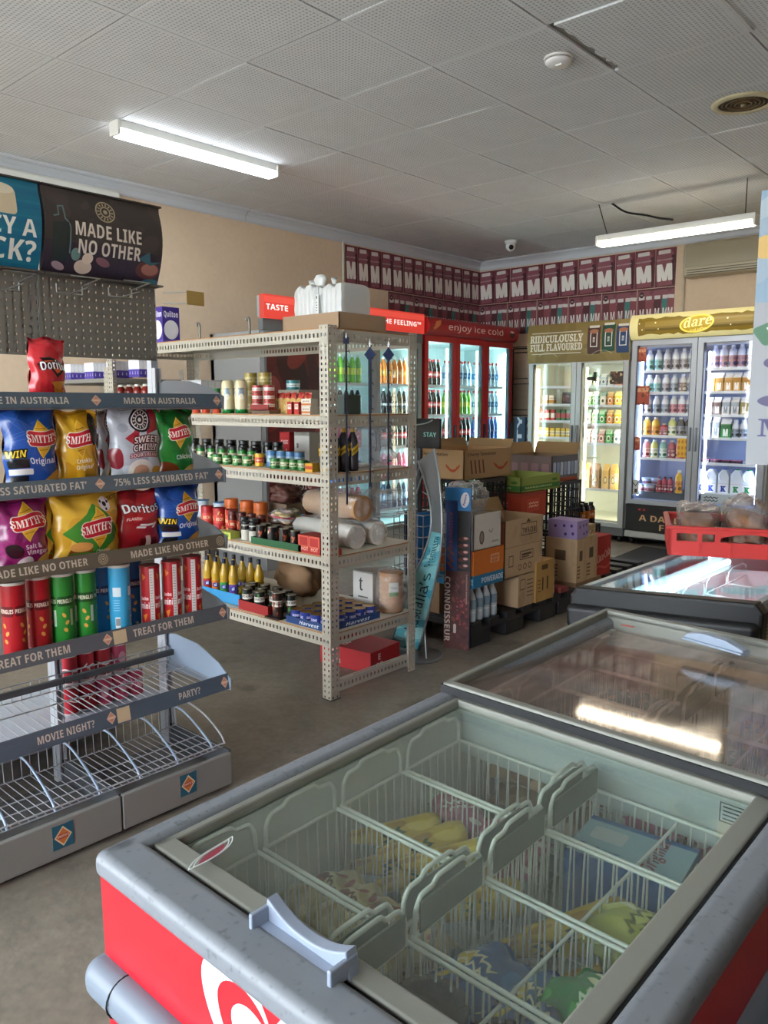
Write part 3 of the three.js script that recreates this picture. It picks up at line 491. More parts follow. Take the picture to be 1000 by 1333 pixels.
const BAGS = {
  red_nacho: cell(220, 300, (c, w, h) => { foil(c, w, h, '#c3202a'); poly(c, [[.2 * w, .28 * h], [.98 * w, .36 * h], [.6 * w, .6 * h]], '#2a0d10'); poly(c, [[.3 * w, .34 * h], [.9 * w, .38 * h], [.6 * w, .54 * h]], '#e2602c'); rrect(c, .15 * w, .36 * h, .84 * w, .1 * h, 4, 'rgba(40,0,0,.55)'); txt(c, 'Doritos', .6 * w, .41 * h, 52, '#fff', { stroke: '#1c1c1c', lw: 5 }); poly(c, [[.45 * w, .66 * h], [.9 * w, .62 * h], [.75 * w, .84 * h]], '#e08a28'); poly(c, [[.55 * w, .74 * h], [.95 * w, .76 * h], [.65 * w, .9 * h]], '#d67a1e'); }),
  red_race: cell(220, 300, (c, w, h) => { foil(c, w, h, '#9e1a22'); poly(c, [[.5 * w, 0], [w, .1 * h], [w, .35 * h], [.3 * w, .5 * h]], '#c22a30'); txt(c, 'Doritos', .52 * w, .28 * h, 54, '#fff', { stroke: '#3a0a0e', lw: 6 }); txt(c, 'FLAMIN\u2019', .3 * w, .44 * h, 18, '#f0d0c8'); c.save(); c.translate(.6 * w, .56 * h); c.transform(1, 0, -.5, 1, 0, 0); c.fillStyle = '#f1ece8'; c.fillRect(-40, -14, 70, 9); c.fillRect(-48, -2, 46, 9); c.fillRect(34, -14, 12, 22); c.restore(); rrect(c, .42 * w, .74 * h, .4 * w, .16 * h, 8, '#5e0c10'); rrect(c, .55 * w, .7 * h, .12 * w, .22 * h, 5, '#d8b0a8'); }),
  blue: cell(220, 300, (c, w, h) => { foil(c, w, h, '#1e4fa3'); for (let i = 0; i < 8; i++) { c.strokeStyle = 'rgba(150,180,240,.28)'; c.lineWidth = 2; c.beginPath(); c.moveTo(rr(0, w), rr(0, h * .4)); c.lineTo(rr(0, w), rr(0, h * .6)); c.stroke(); } chipLogo(c, .64 * w, .36 * h, 74); txt(c, 'Original', .66 * w, .62 * h, 30, '#e8eefc', {}); ell(c, .85 * w, .88 * h, 60, 34, '#dba24a', -.5); txt(c, 'WIN', .18 * w, .54 * h, 34, '#f0d43a', { stroke: '#15171c', lw: 10 }); rrect(c, .04 * w, .6 * h, .34 * w, .1 * h, 6, '#15171c'); rrect(c, .04 * w, .71 * h, .38 * w, .07 * h, 3, '#e8e6e0'); rrect(c, .05 * w, .79 * h, .3 * w, .19 * h, 8, '#22242a'); }),
  yellow: cell(220, 300, (c, w, h) => { foil(c, w, h, '#dba21c'); spots(c, w, h, 10, ['#e6b22e', '#cf9414'], 20, 60); chipLogo(c, .5 * w, .36 * h, 80); txt(c, 'Crinkle', .55 * w, .64 * h, 24, '#f6ecd0'); txt(c, 'Original', .55 * w, .72 * h, 24, '#f6ecd0'); ell(c, .85 * w, .25 * h, 30, 60, '#3a2a12'); ell(c, .9 * w, .8 * h, 40, 50, '#c48a2a', .4); }),
  silver: cell(220, 300, (c, w, h) => { foil(c, w, h, '#b8bcc6'); spots(c, w, h, 24, ['#c6cad2', '#a4a8b4', '#ccd4e0'], 10, 46); poly(c, [[.72 * w, .06 * h], [.98 * w, .02 * h], [.9 * w, .3 * h], [.6 * w, .38 * h]], '#b02a3a'); poly(c, [[.2 * w, .4 * h], [.5 * w, .25 * h], [.4 * w, .5 * h]], '#a82636'); ell(c, .55 * w, .19 * h, 46, 46, '#1a1a1c'); ringLogo(c, .55 * w, .19 * h, 36, '#e9e6e0'); txt(c, 'SWEET', .6 * w, .43 * h, 34, '#e8d8d8', { stroke: '#4a1018', lw: 8 }); txt(c, 'CHILLI', .6 * w, .53 * h, 34, '#e8d8d8', { stroke: '#4a1018', lw: 8 }); txt(c, 'SOUR CREAM', .6 * w, .62 * h, 20, '#e8d8d8', { stroke: '#8a2030', lw: 6 }); ell(c, .5 * w, .83 * h, 56, 46, '#ece4dc'); ell(c, .5 * w, .84 * h, 36, 28, '#d9a48a'); ell(c, .9 * w, .86 * h, 40, 22, '#d59a40', .4); ell(c, .08 * w, .66 * h, 26, 40, '#8e2432'); }),
  green: cell(220, 300, (c, w, h) => { foil(c, w, h, '#157a2c'); spots(c, w, h, 10, ['#1d8a36', '#106422'], 20, 60); chipLogo(c, .5 * w, .33 * h, 70); txt(c, 'Chicken', .62 * w, .66 * h, 26, '#e6f4e2'); ell(c, .22 * w, .84 * h, 58, 34, '#6e3214', .3); ell(c, .8 * w, .9 * h, 50, 34, '#d9b05a', -.4); }),
  purple: cell(220, 300, (c, w, h) => { foil(c, w, h, '#8c1d63'); spots(c, w, h, 10, ['#9a2a70', '#7c1656'], 20, 60); chipLogo(c, .54 * w, .31 * h, 84); txt(c, 'Salt &', .62 * w, .64 * h, 26, '#f0d8e6'); txt(c, 'Vinegar', .68 * w, .72 * h, 26, '#f0d8e6'); ell(c, .25 * w, .68 * h, 36, 30, '#2a0c1a'); ell(c, .45 * w, .85 * h, 34, 26, '#ddc6cc'); ell(c, .85 * w, .85 * h, 40, 24, '#d9a050', -.6); }),
  party: cell(300, 260, (c, w, h) => { foil(c, w, h, '#e0b13a'); spots(c, w, h, 10, ['#e8c050', '#d6a22c'], 20, 60); poly(c, [[.1 * w, .55 * h], [.55 * w, .16 * h], [.98 * w, .55 * h], [.6 * w, .95 * h]], '#3f8a2e'); chipLogo(c, .6 * w, .5 * h, 82); ell(c, .74 * w, .2 * h, 26, 26, '#eceae6'); ell(c, .74 * w, .2 * h, 9, 9, '#1a1a1a'); [[-16, -10], [16, -8], [2, 18]].forEach((q) => ell(c, .74 * w + q[0], .2 * h + q[1], 5, 5, '#1a1a1a')); rrect(c, .16 * w, .74 * h, .34 * w, .2 * h, 20, '#8a4420'); ell(c, .33 * w, .74 * h, 50, 18, '#d89a50'); c.fillStyle = '#4a8a2a'; c.fillRect(.17 * w, .82 * h, .32 * w, 6); txt(c, 'Cheese', .68 * w, .84 * h, 22, '#f4ecc8'); txt(c, 'LIMITED', .9 * w, .1 * h, 20, '#5a3a10', { rot: -.3 }); }),
};
function chipBag(kind, px0, px1, pyTop, k, X, label, d = .07, yaw = 0) {
  const Y = [1.374, 1.124, .893][k], a = pX(px0, pyTop + 50, X), b = pX(px1, pyTop + 50, X), t = pX((px0 + px1) / 2, pyTop, X), w = Math.abs(a.z - b.z), h = t.y - Y, c = BAGS[kind];
  solo('chip_bag', bagGeo(w, h, d, c, kind.length + k + px0 * .01), A(c, .26, 0, { clearcoat: .4, clearcoatRoughness: .25 }), label, 'chip bag', [X, Y, (a.z + b.z) / 2], PI / 2 + yaw);
}
chipBag('red_nacho', 36, 85, 440, 0, -2.34, 'red corn chip bag standing alone on the top shelf of the snack gondola', .07, .1);
chipBag('blue', 2, 74, 530, 1, -2.31, 'blue potato chip bag beside the yellow bag under the MADE IN AUSTRALIA rail', .08);
chipBag('yellow', 72, 126, 534, 1, -2.32, 'yellow crinkle chip bag between the blue and the silver bags', .08, -.06);
chipBag('silver', 126, 150, 533, 1, -2.37, 'silver chip bag tucked behind the sweet chilli bag', .05, .1);
chipBag('silver', 140, 208, 528, 1, -2.31, 'silver and red sweet chilli chip bag beside the green bag', .08);
chipBag('green', 200, 251, 532, 1, -2.31, 'green chicken chip bag at the shelf end', .08, .05);
chipBag('yellow', 46, 78, 531, 1, -2.42, 'yellow chip bag mostly hidden behind the blue bag', .05);
chipBag('purple', -6, 62, 648, 2, -2.31, 'magenta salt and vinegar chip bag beside the yellow burger bag', .08);
chipBag('party', 54, 92, 648, 2, -2.38, 'yellow chip bag peeking out behind the yellow burger bag', .05);
chipBag('party', 66, 154, 640, 2, -2.31, 'large yellow chip bag printed with a football and burgers', .09);
chipBag('red_race', 150, 207, 637, 2, -2.32, 'dark red corn chip bag with a race car beside the yellow burger bag', .07);
chipBag('blue', 203, 258, 630, 2, -2.31, 'blue potato chip bag at the end of the MADE LIKE NO OTHER shelf', .08);
{
  const can = (col, dark, extra) => cell(200, 260, (c, w, h) => { fill(c, w, h, col); for (const ox of [.25, .75]) { const x = w * ox; rrect(c, x - 46, h * .27, 92, 34, 10, dark); txt(c, 'PRINGLES', x, h * .335, 19, '#f4ecd8'); ell(c, x - 10, h * .52, 12, 7, '#d8a04a', .5); ell(c, x + 6, h * .62, 12, 7, '#e0ac56', -.4); ell(c, x - 4, h * .72, 12, 7, '#d8a04a', .3); c.fillStyle = 'rgba(235,238,240,.75)'; if (extra) c.fillRect(x + 26, h * .45, 18, h * .22); txt(c, '165g', x + 12, h * .92, 10, '#eee'); } });
  const C = { red: can('#b01c24', '#6a0c14', false), green: can('#2b8a33', '#14501c', true), blue: can('#1c6fae', '#123f70', false), sky: cell(200, 260, (c, w, h) => { fill(c, w, h, '#3aa6d6'); for (const ox of [.25, .75]) { const x = w * ox; c.fillStyle = '#d9e6ec'; c.fillRect(x - 26, h * .28, 50, h * .13); rrect(c, x - 14, h * .7, 30, h * .16, 2, '#eef0ee'); for (let i = 0; i < 9; i++) { c.fillStyle = '#1c1c1c'; c.fillRect(x - 11 + i * 3, h * .72, 1.5, h * .1); } c.fillStyle = 'rgba(255,255,255,.6)'; for (let i = 0; i < 5; i++) c.fillRect(x - 24, h * (.46 + i * .035), 40, 2); } }) };
  const mini = cell(220, 260, (c, w, h) => { fill(c, w, h, '#b41f26'); for (const ox of [0, .5]) { const x = w * ox; c.fillStyle = '#d5d2cc'; c.fillRect(x, 0, w * .15, h); for (let i = 0; i < 22; i++) { c.fillStyle = '#8b8b8b'; c.fillRect(x + 4, 14 + i * 11, 22 * (.5 + .5 * hash2(i, 3, 1)), 3); } poly(c, [[x + 52, 20], [x + 84, 36], [x + 60, 52]], '#e07a2a'); txt(c, 'Doritos', x + 70, h * .48, 20, '#fff', { sx: .85 }); txt(c, 'mini', x + 72, h * .6, 36, '#fff', { sx: .9 }); poly(c, [[x + 52, h * .75], [x + 88, h * .72], [x + 70, h * .86]], '#e28a30'); ell(c, x + 66, h * .94, 18, 9, '#ead8c8'); } });
  const Y = .637, r = .0335, hT = .235;
  const put = (cc, px, X, lab, rad = r, hh = hT, lid = 0xd9d4cc, turn = 0) => { const p = pX(px, 780, X); place(mkTube(cc, rad, hh, lid), 'chip_canister', lab, 'canister', [X, Y, p.z], turn); };
  put(C.red, 17, -2.31, 'tall red chip canister at the near end of the TREAT FOR THEM shelf', r, hT, 0xd9d4cc, 1.2);
  put(C.red, 50, -2.33, 'red chip canister next to the green canister', r, hT, 0xd9d4cc, .7);
  put(C.green, 81, -2.32, 'green chip canister beside the red canister', r, hT, 0xd9d4cc, .6);
  put(C.green, 111, -2.32, 'green chip canister beside the blue canister', r, hT, 0xd9d4cc, 1.9);
  put(C.blue, 133, -2.36, 'mid blue chip canister between the green and pale blue ones', r, hT, 0xd9d4cc, .9);
  put(C.sky, 156, -2.31, 'pale blue chip canister turned to show its barcode', r, hT, 0xd9d4cc, 1.57);
  put(C.blue, 172, -2.38, 'dark blue chip canister behind the pale blue one', r, hT, 0xd9d4cc, .5);
  put(mini, 196, -2.31, 'red mini corn chip canister next to the pale blue canister', .032, .215, 0xa01820, -.6);
  put(mini, 224, -2.3, 'red mini corn chip canister in the middle of three', .032, .22, 0xa01820, -.45);
  put(mini, 251, -2.3, 'red mini corn chip canister at the open end of the shelf', .032, .225, 0xa01820, -.7);
}
{ // pink and red drink cans on the rear deck, seen under the shelves
  const a = cell(128, 128, (c, w, h) => { fill(c, w, h, '#c44a6a'); c.fillStyle = '#cfc8c8'; c.fillRect(0, 0, w, h * .1); c.fillRect(0, h * .92, w, h * .08); ell(c, w * .25, h * .5, 20, 26, '#e8a8b8'); ell(c, w * .75, h * .5, 20, 26, '#e8a8b8'); }), b = cell(128, 128, (c, w, h) => { fill(c, w, h, '#b3202f'); c.fillStyle = '#cfc8c8'; c.fillRect(0, 0, w, h * .1); c.fillRect(0, h * .92, w, h * .08); c.strokeStyle = '#f0e6e0'; c.lineWidth = 6; c.beginPath(); c.moveTo(0, h * .6); c.bezierCurveTo(w * .3, h * .2, w * .6, h * .9, w, h * .4); c.stroke(); });
  const ca = mkCan(a, .031, .115), cb = mkCan(b, .031, .115); let first = [true, true];
  for (let i = 0; i < 5; i++) for (let j = 0; j < 2; j++) for (let k = 0; k < 2; k++) {
    const red = i < 2 || (k && i < 3), q = red ? 1 : 0, z = -1.33 - (4 - i) * .0 - i * .066 - (j * .01), x = GB - .1 - j * .068, y = .25 + k * .1155; if (k && (i === 4)) continue;
    const src = q ? cb : ca, lab = q ? 'red drink can on the rear deck of the snack gondola' : 'pink drink can on the rear deck of the snack gondola';
    if (first[q]) { place(src, 'drink_can', lab, 'can', [x, y, z], i, q ? 'red cans under the gondola' : 'pink cans under the gondola'); first[q] = false; } else copy(src, [x, y, z], i * 1.3);
  }
}
// ================================================================ slotted-angle racks
const slotT = dataTex(64, (u, v) => { const a = Math.abs(u - .5), b = Math.abs(v - .5); return (a < .17 && b < .24) ? 0 : 1; }, false);
const rackM = M(0xb7b1a2, .5, .1, { alphaMap: slotT, alphaTest: .5 });
function slotted(len, wid, rows) {                                   // plate with slots in local xy: length along y, width x, 2 mm thick
  const g = new THREE.BoxGeometry(wid, len, .0025), uv = g.attributes.uv;
  for (let i = 0; i < uv.count; i++) uv.setXY(i, i >= 16 ? uv.getX(i) * rows : .02, i >= 16 ? uv.getY(i) * Math.round(len / .026) : .02);
  return g;
}
const RXr = -2.577, RZf = -2.506, RZb = -3.118, RXl = -4.46, RH = 1.725;
const SHELF = [1.715, 1.33, 1.065, .682, .318];
{
  const o = thing('storage_rack', 'beige slotted-angle metal storage rack with white shelf boards', 'rack', [0, 0, 0]);
  for (const [x, sx] of [[RXr, -1], [RXl, 1]]) for (const [z, sz] of [[RZf, -1], [RZb, 1]]) {
    const g = mergeAll([slotted(RH, .055, 2).translate(x + sx * .0275, RH / 2, z), slotted(RH, .055, 2).rotateY(PI / 2).translate(x, RH / 2, z + sz * .0275)]);
    part(o, 'post', g, rackM);
  }
  const beamX = (y, z, s) => mergeAll([slotted(RXr - RXl - .006, .055, 1).rotateZ(PI / 2).translate((RXr + RXl) / 2, y - .0275, z), span(RXl + .003, RXr - .003, y - .003, y, z, z + s * .03)]);
  const beamZ = (y, x, s) => mergeAll([slotted(RZf - RZb - .006, .052, 1).rotateZ(PI / 2).rotateY(PI / 2).translate(x, y - .026, (RZf + RZb) / 2), span(x, x + s * .03, y - .003, y, RZb + .003, RZf - .003)]);
  SHELF.forEach((y, k) => {
    part(o, 'beam', beamX(y - .006, RZf - .004, -1), rackM); part(o, 'beam', beamX(y - .006, RZb + .004, 1), rackM); part(o, 'beam', beamZ(y - .006, RXr - .004, -1), rackM); part(o, 'beam', beamZ(y - .006, RXl + .004, 1), rackM);
    const e = solid('#a8794a'), t = solid('#d8d2c2'); part(o, 'shelf_board', boxFaces(RXr - RXl - .016, .012, RZf - RZb - .016, [e, e, t, t, e, e]).translate((RXr + RXl) / 2, y - .006, (RZf + RZb) / 2), A(e, .6));
    for (const [x, z] of [[RXr - .018, RZf], [RXr - .042, RZf]]) part(o, 'bolt', cyl(.007, .007, .005, 0, 0, 0, 8).rotateX(PI / 2).translate(x, y - .034, z + .003), PAL.metal);
  });
  part(o, 'beam', beamZ(.085, RXr - .004, -1), rackM); part(o, 'foot_plate', span(RXr - .06, RXr + .002, 0, .004, RZf - .06, RZf + .003), PAL.darkMetal);
  // bent wire stops at the back edge
  for (const px of [260, 325]) { const p = pZ(px, 430, RZb + .02); part(o, 'bent_rod', path([V(p.x, 1.71, RZb + .02), V(p.x, 1.85, RZb + .02), V(p.x - .006, 1.885, RZb + .02), V(p.x - .025, 1.89, RZb + .02), V(p.x - .03, 1.87, RZb + .02)], .008, 16, 6), M(0x8b877c, .4, .6)); }
}
const onR = (px, z) => pZ(px, 600, z).x;                             // x of a pixel column on a plane z
const topR = (px, py, z) => pZ(px, py, z).y;
// ---- the second, farther rack behind the gondola, with toilet paper
{
  const x1 = RXl - .12, x0 = -5.62, zf = -2.56, zb = -3.1, ys = [1.535, 1.37, 1.05, .6, .2];
  const o = thing('storage_rack', 'grey slotted storage rack behind the snack gondola holding toilet paper', 'rack', [0, 0, 0]), gm = M(0x8d8b84, .5, .2);
  for (const x of [x0, x1]) for (const z of [zf, zb]) part(o, 'post', slotted(1.6, .045, 2).translate(x, .8, z), rackM);
  part(o, 'post', slotted(1.6, .045, 2).translate((x0 + x1) / 2 + .22, .8, zb), rackM);
  ys.forEach((y) => part(o, 'shelf_board', span(x0, x1, y - .025, y, zb, zf - .01), gm));
  const q = cell(128, 140, (c, w, h) => { fill(c, w, h, '#3e2c8c'); ell(c, w * .5, h * .62, w * .42, h * .26, '#e6e4ec'); txt(c, 'Quilton', w * .5, h * .2, 30, '#f4f2fa'); c.fillStyle = '#5a48ac'; c.fillRect(0, h * .9, w, h * .1); });
  const q2 = cell(256, 90, (c, w, h) => { fill(c, w, h, '#e2e2ea'); c.fillStyle = '#4a3a9a'; c.fillRect(0, h * .55, w, h * .45); for (let i = 0; i < 4; i++) { ell(c, i * 64 + 32, h * .3, 28, 20, '#f2f2f6'); txt(c, '4', i * 64 + 30, h * .76, 26, '#e8e6f4'); } });
  const lab = 'purple and white toilet paper pack on the rack behind the pegboard';
  for (let i = 0; i < 7; i++) { const px = 14 + i * 29; const x = onR(px, zf - .06); if (x < x0 + .1) continue; solo('toilet_paper_pack', boxFaces(.115, .1, .11, [q2, q2, q2, q2, q2, q2]).translate(0, .05, 0), A(q2, .4), lab, 'toilet paper', [x, 1.535, zf - .07], .0, 'toilet paper packs behind the pegboard'); }
  { const g = boxFaces(.11, .2, .11, [q, q, q, q, q, q]).translate(0, .1, 0), x = onR(222, -2.62); solo('toilet_paper_pack', g, A(q, .4), 'tall purple toilet paper pack on top of the rack next to the pegboard', 'toilet paper', [Math.max(x, RXl + .09), SHELF[0], -2.62], 0); const x2 = onR(238, -2.62); }
  solo('toilet_paper_pack', boxFaces(.13, .17, .12, [q, q, q, q, q, q]).translate(0, .085, 0), A(q, .4), 'purple toilet paper pack on the upper shelf beside the rack post', 'toilet paper', [onR(226, -2.85), SHELF[1], -2.85], 0);
  const sb = cell(96, 96, (c, w, h) => { fill(c, w, h, '#7a2018'); c.fillStyle = '#d8cdb8'; c.fillRect(0, h * .4, w, h * .3); });
  for (let i = 0; i < 5; i++) place(mkBottle('juice', sb, .03, .125, 0xd8d4cc), 'sauce_bottle', 'small red sauce bottle with a white cap behind the top gondola rail', 'bottle', [onR(160 + i * 10.5, zf - .06), 1.37, zf - .07], i, 'sauce bottles behind the gondola');
}
// ---- goods on the main rack
const band = (bg, mid, text, tc, o = {}) => cell(128, 96, (c, w, h) => { fill(c, w, h, bg); if (mid) { c.fillStyle = mid; c.fillRect(0, h * (o.m0 ?? .3), w, h * (o.mh ?? .4)); } if (o.dots) spots(c, w, h, o.n || 12, o.dots, 4, 13); if (text) for (const x of [.25, .75]) txt(c, text, w * x, h * (o.ty ?? .5), o.size || 20, tc); if (o.top) { c.fillStyle = o.top; c.fillRect(0, 0, w, h * .14); } });
const L = {
  paste: band('#c4482a', '#d8742e', 'TOM', '#f6e6c8', { top: '#2f7a3c' }), mayo: cell(128, 160, (c, w, h) => { fill(c, w, h, '#dccfa6'); c.fillStyle = '#1f7a3a'; c.fillRect(0, h * .87, w, h * .13); for (const x of [.25, .75]) { ell(c, w * x, h * .42, 20, 26, '#8fa0a8'); ell(c, w * x, h * .5, 16, 14, '#efe7cf'); txt(c, 'praise', w * x, h * .26, 14, '#4a5a70'); } }),
  gold: band('#a08c3c', '#c8b878', 'corn', '#5a4a18'), redtin: band('#b03a34', '#e6dcd4', 'tomato', '#8a2420', { size: 15 }), blackjar: band('#1c1a16', '#3a3128', 'olive', '#b9a78a', { size: 16 }), greentin: band('#2f7a34', '#cfc9a8', 'peas', '#2a6a2e', { dots: ['#3f9a3c', '#1f5a24'], n: 16 }), yellowtin: band('#d8a81e', '#c8452a', 'sweet', '#fff2c0', { size: 16 }), bluetin: band('#4a7aa8', '#9ab4c6', 'tuna', '#1c3a60'), teal: band('#2a7f86', '#c8d8d6', 'tuna', '#1c4a50'),
  veg: band('#1b1a1a', '#262220', '', '#fff', { dots: ['#c8643a', '#d8d2c6', '#b8542c'], n: 9 }), soup: band('#1a1f1a', '#e4e0d4', 'CHUNKY', '#1a1a1a', { size: 16, dots: ['#4a8a3a', '#8a3a1c'], n: 10, m0: .25, mh: .25, ty: .36 }), pet: cell(160, 80, (c, w, h) => { fill(c, w, h, '#22358a'); for (const x of [.25, .75]) { txt(c, 'DINE', w * x, h * .4, 22, '#e8e8f6'); ell(c, w * x, h * .72, 18, 9, '#d88a78'); } }), coffee: band('#a81c22', '#c8443a', 'RICH', '#f0d8a8', { dots: ['#d89a50'], n: 5 }),
  orange: band('#c8622a', '#d87a3a', 'SOUP', '#f6e0c4', { size: 18 }), sauce: band('#5a1c14', '#b03a24', 'BBQ', '#f2d8b0'),
};
function rowOf(mk, name, label, cat, y, z, pxs, grp, dz = 0, turns = true) { let src = null; pxs.forEach((px, i) => { const pos = [onR(px, z), y, z - dz * i], t = turns ? (i * 1.7) % 3 : 0; if (!src) { src = mk(); place(src, name, label, cat, pos, t, grp); } else copy(src, pos, t); }); return src; }
// upper shelf
{
  const y = SHELF[1];
  const wr = cell(160, 128, (c, w, h) => { fill(c, w, h, '#dcdcdc'); c.strokeStyle = '#bfc2c4'; c.lineWidth = 3; for (let i = 0; i < 4; i++) { c.strokeRect(i * 40 + 3, 4, 34, 56); c.strokeRect(i * 40 + 3, 66, 34, 58); } rrect(c, 64, 60, 26, 22, 3, '#a8b0b6'); });
  solo('paper_roll_pack', boxFaces(.2, .19, .2, [wr, wr, wr, wr, wr, wr]).translate(0, .095, 0), A(wr, .4), 'clear wrapped pack of white paper rolls on the upper rack shelf', 'paper rolls', [onR(270, -2.98), y, -2.98]);
  rowOf(() => mkTube(L.paste, .022, .13, 0x2f7a3c), 'seasoning_tub', 'orange seasoning tub with a green lid on the upper rack shelf', 'tub', y, -2.6, [258, 270, 284], 'seasoning tubs on the upper shelf');
  rowOf(() => mkBottle('squeeze', L.mayo, .033, .17), 'squeeze_bottle', 'cream squeeze bottle standing on its green cap on the upper rack shelf', 'bottle', y, -2.585, [299, 316], 'upturned squeeze bottles on the upper shelf');
  const wrap = lumps(.26, .09, .16, 3); solo('wrapped_bundle', wrap, M(0xb9bcc0, .3), 'grey plastic wrapped bundle behind the squeeze bottles', 'bundle', [onR(318, -2.9), y + .06, -2.9]); solo('bundle_crate', span(-.14, .14, 0, .06, -.08, .08), M(0x8a8478, .7), 'plain grey tray beneath the plastic wrapped bundle', 'tray', [onR(318, -2.9), y, -2.9]);
  { let s = null; for (const [px, k] of [[329, 0], [347, 0], [329, 1], [347, 1]]) { const pos = [onR(px, -2.74), y + .07 + k * .071, -2.74]; if (!s) place(s = mkCan(L.gold, .034, .07, goldTin), 'gold_can', 'gold labelled can stacked on the upper rack shelf', 'can', pos, .4, 'gold cans on the upper shelf'); else copy(s, pos, k + .3); } for (const px of [329, 347]) copy(s, [onR(px, -2.74), y, -2.74], .8); }
  { let s = null; for (let k = 0; k < 3; k++) for (const px of [337, 352]) { const pos = [onR(px, -2.6), y + .022 + k * .04, -2.6]; if (!s) place(s = mkCan(L.redtin, .027, .039), 'small_tin', 'small red and white tin stacked in a shallow tray', 'tin', pos, 0, 'small red and white tins'); else copy(s, pos, k); } solo('tin_tray', mergeAll([span(-.07, .07, 0, .004, -.045, .035), span(-.07, .07, 0, .03, .031, .035)]), M(0x8a2a26, .6), 'dark red cardboard tray of small tins', 'tray', [onR(346, -2.6) + .0, y + .016, -2.6]); solo('tray_riser', span(-.07, .07, 0, .016, -.04, .03), M(0x6f5a48, .7), 'brown card riser under the red tin tray', 'riser', [onR(346, -2.6), y, -2.6]); }
  const nd = cell(120, 96, (c, w, h) => { fill(c, w, h, '#c9a25e'); c.fillStyle = '#b3382c'; c.fillRect(0, 0, w, h * .25); ell(c, w * .5, h * .62, 38, 22, '#e6cf98'); for (let i = 0; i < 6; i++) { c.strokeStyle = '#b98a40'; c.lineWidth = 3; c.beginPath(); c.arc(w * .5, h * .62, 6 + i * 4, i, i + 4); c.stroke(); } });
  for (let i = 0; i < 5; i++) solo('noodle_packet', bagGeo(.075, .1, .03, nd, i), A(nd, .35), 'tan noodle packet with a red band on the upper rack shelf', 'packet', [onR(366 + i * 9, -2.66 + i * .01), y, -2.66 + i * .01], -.3, 'noodle packets on the upper shelf');
  const rb = cell(96, 64, (c, w, h) => { fill(c, w, h, '#b82a24'); rrect(c, 12, 12, w - 24, h * .4, 4, '#e8dccc'); txt(c, 'STOCK', w / 2, h * .34, 20, '#8a1c18'); }), wb = cell(96, 96, (c, w, h) => { fill(c, w, h, '#dcd4c4'); c.fillStyle = '#c8702c'; c.fillRect(0, h * .6, w, h * .25); txt(c, 'gravy', w / 2, h * .3, 24, '#7a3a1c'); });
  for (const px of [383, 392]) { const m = mkPack(rb, solid('#a82420'), .032, .058, .05); place(m, 'stock_cube_box', 'small red stock cube box on the upper rack shelf', 'box', [onR(px, -2.56), y, -2.56], 0, 'stock cube boxes'); }
  for (const [px, k] of [[404, 0], [404, 1], [396, 2]]) { const m = mkPack(wb, solid('#cfc6b4'), .06, .036, .05); place(m, 'gravy_box', ['cream gravy box at the bottom of its stack by the rack post', 'cream gravy box on top of its stack by the rack post', 'cream gravy box leaning behind the stacked pair'][k], 'box', [onR(px, -2.575), y + (k === 1 ? .0365 : 0), k === 2 ? -2.65 : -2.575], k ? .1 : 0); }
  { const p = onR(390, -2.85); solo('carton_tray', boxFaces(.16, .12, .14, Array(6).fill(solid('#a9a294'))).translate(0, .06, 0), A(solid('#a9a294'), .7), 'plain grey carton at the back of the upper rack shelf', 'carton', [p, y, -2.85]); place(mkCan(L.teal, .036, .05), 'teal_can', 'teal tuna can sitting on the plain grey carton', 'can', [p - .03, y + .12, -2.84]); }
  // right end of the upper shelf
  solo('wire_photo_box', boxFaces(.05, .09, .11, Array(6).fill(solid('#3c4a44'))).translate(0, .045, 0), A(solid('#3c4a44'), .5), 'dark green box at the open end of the upper rack shelf', 'box', [-2.66, y, -2.72]);
}
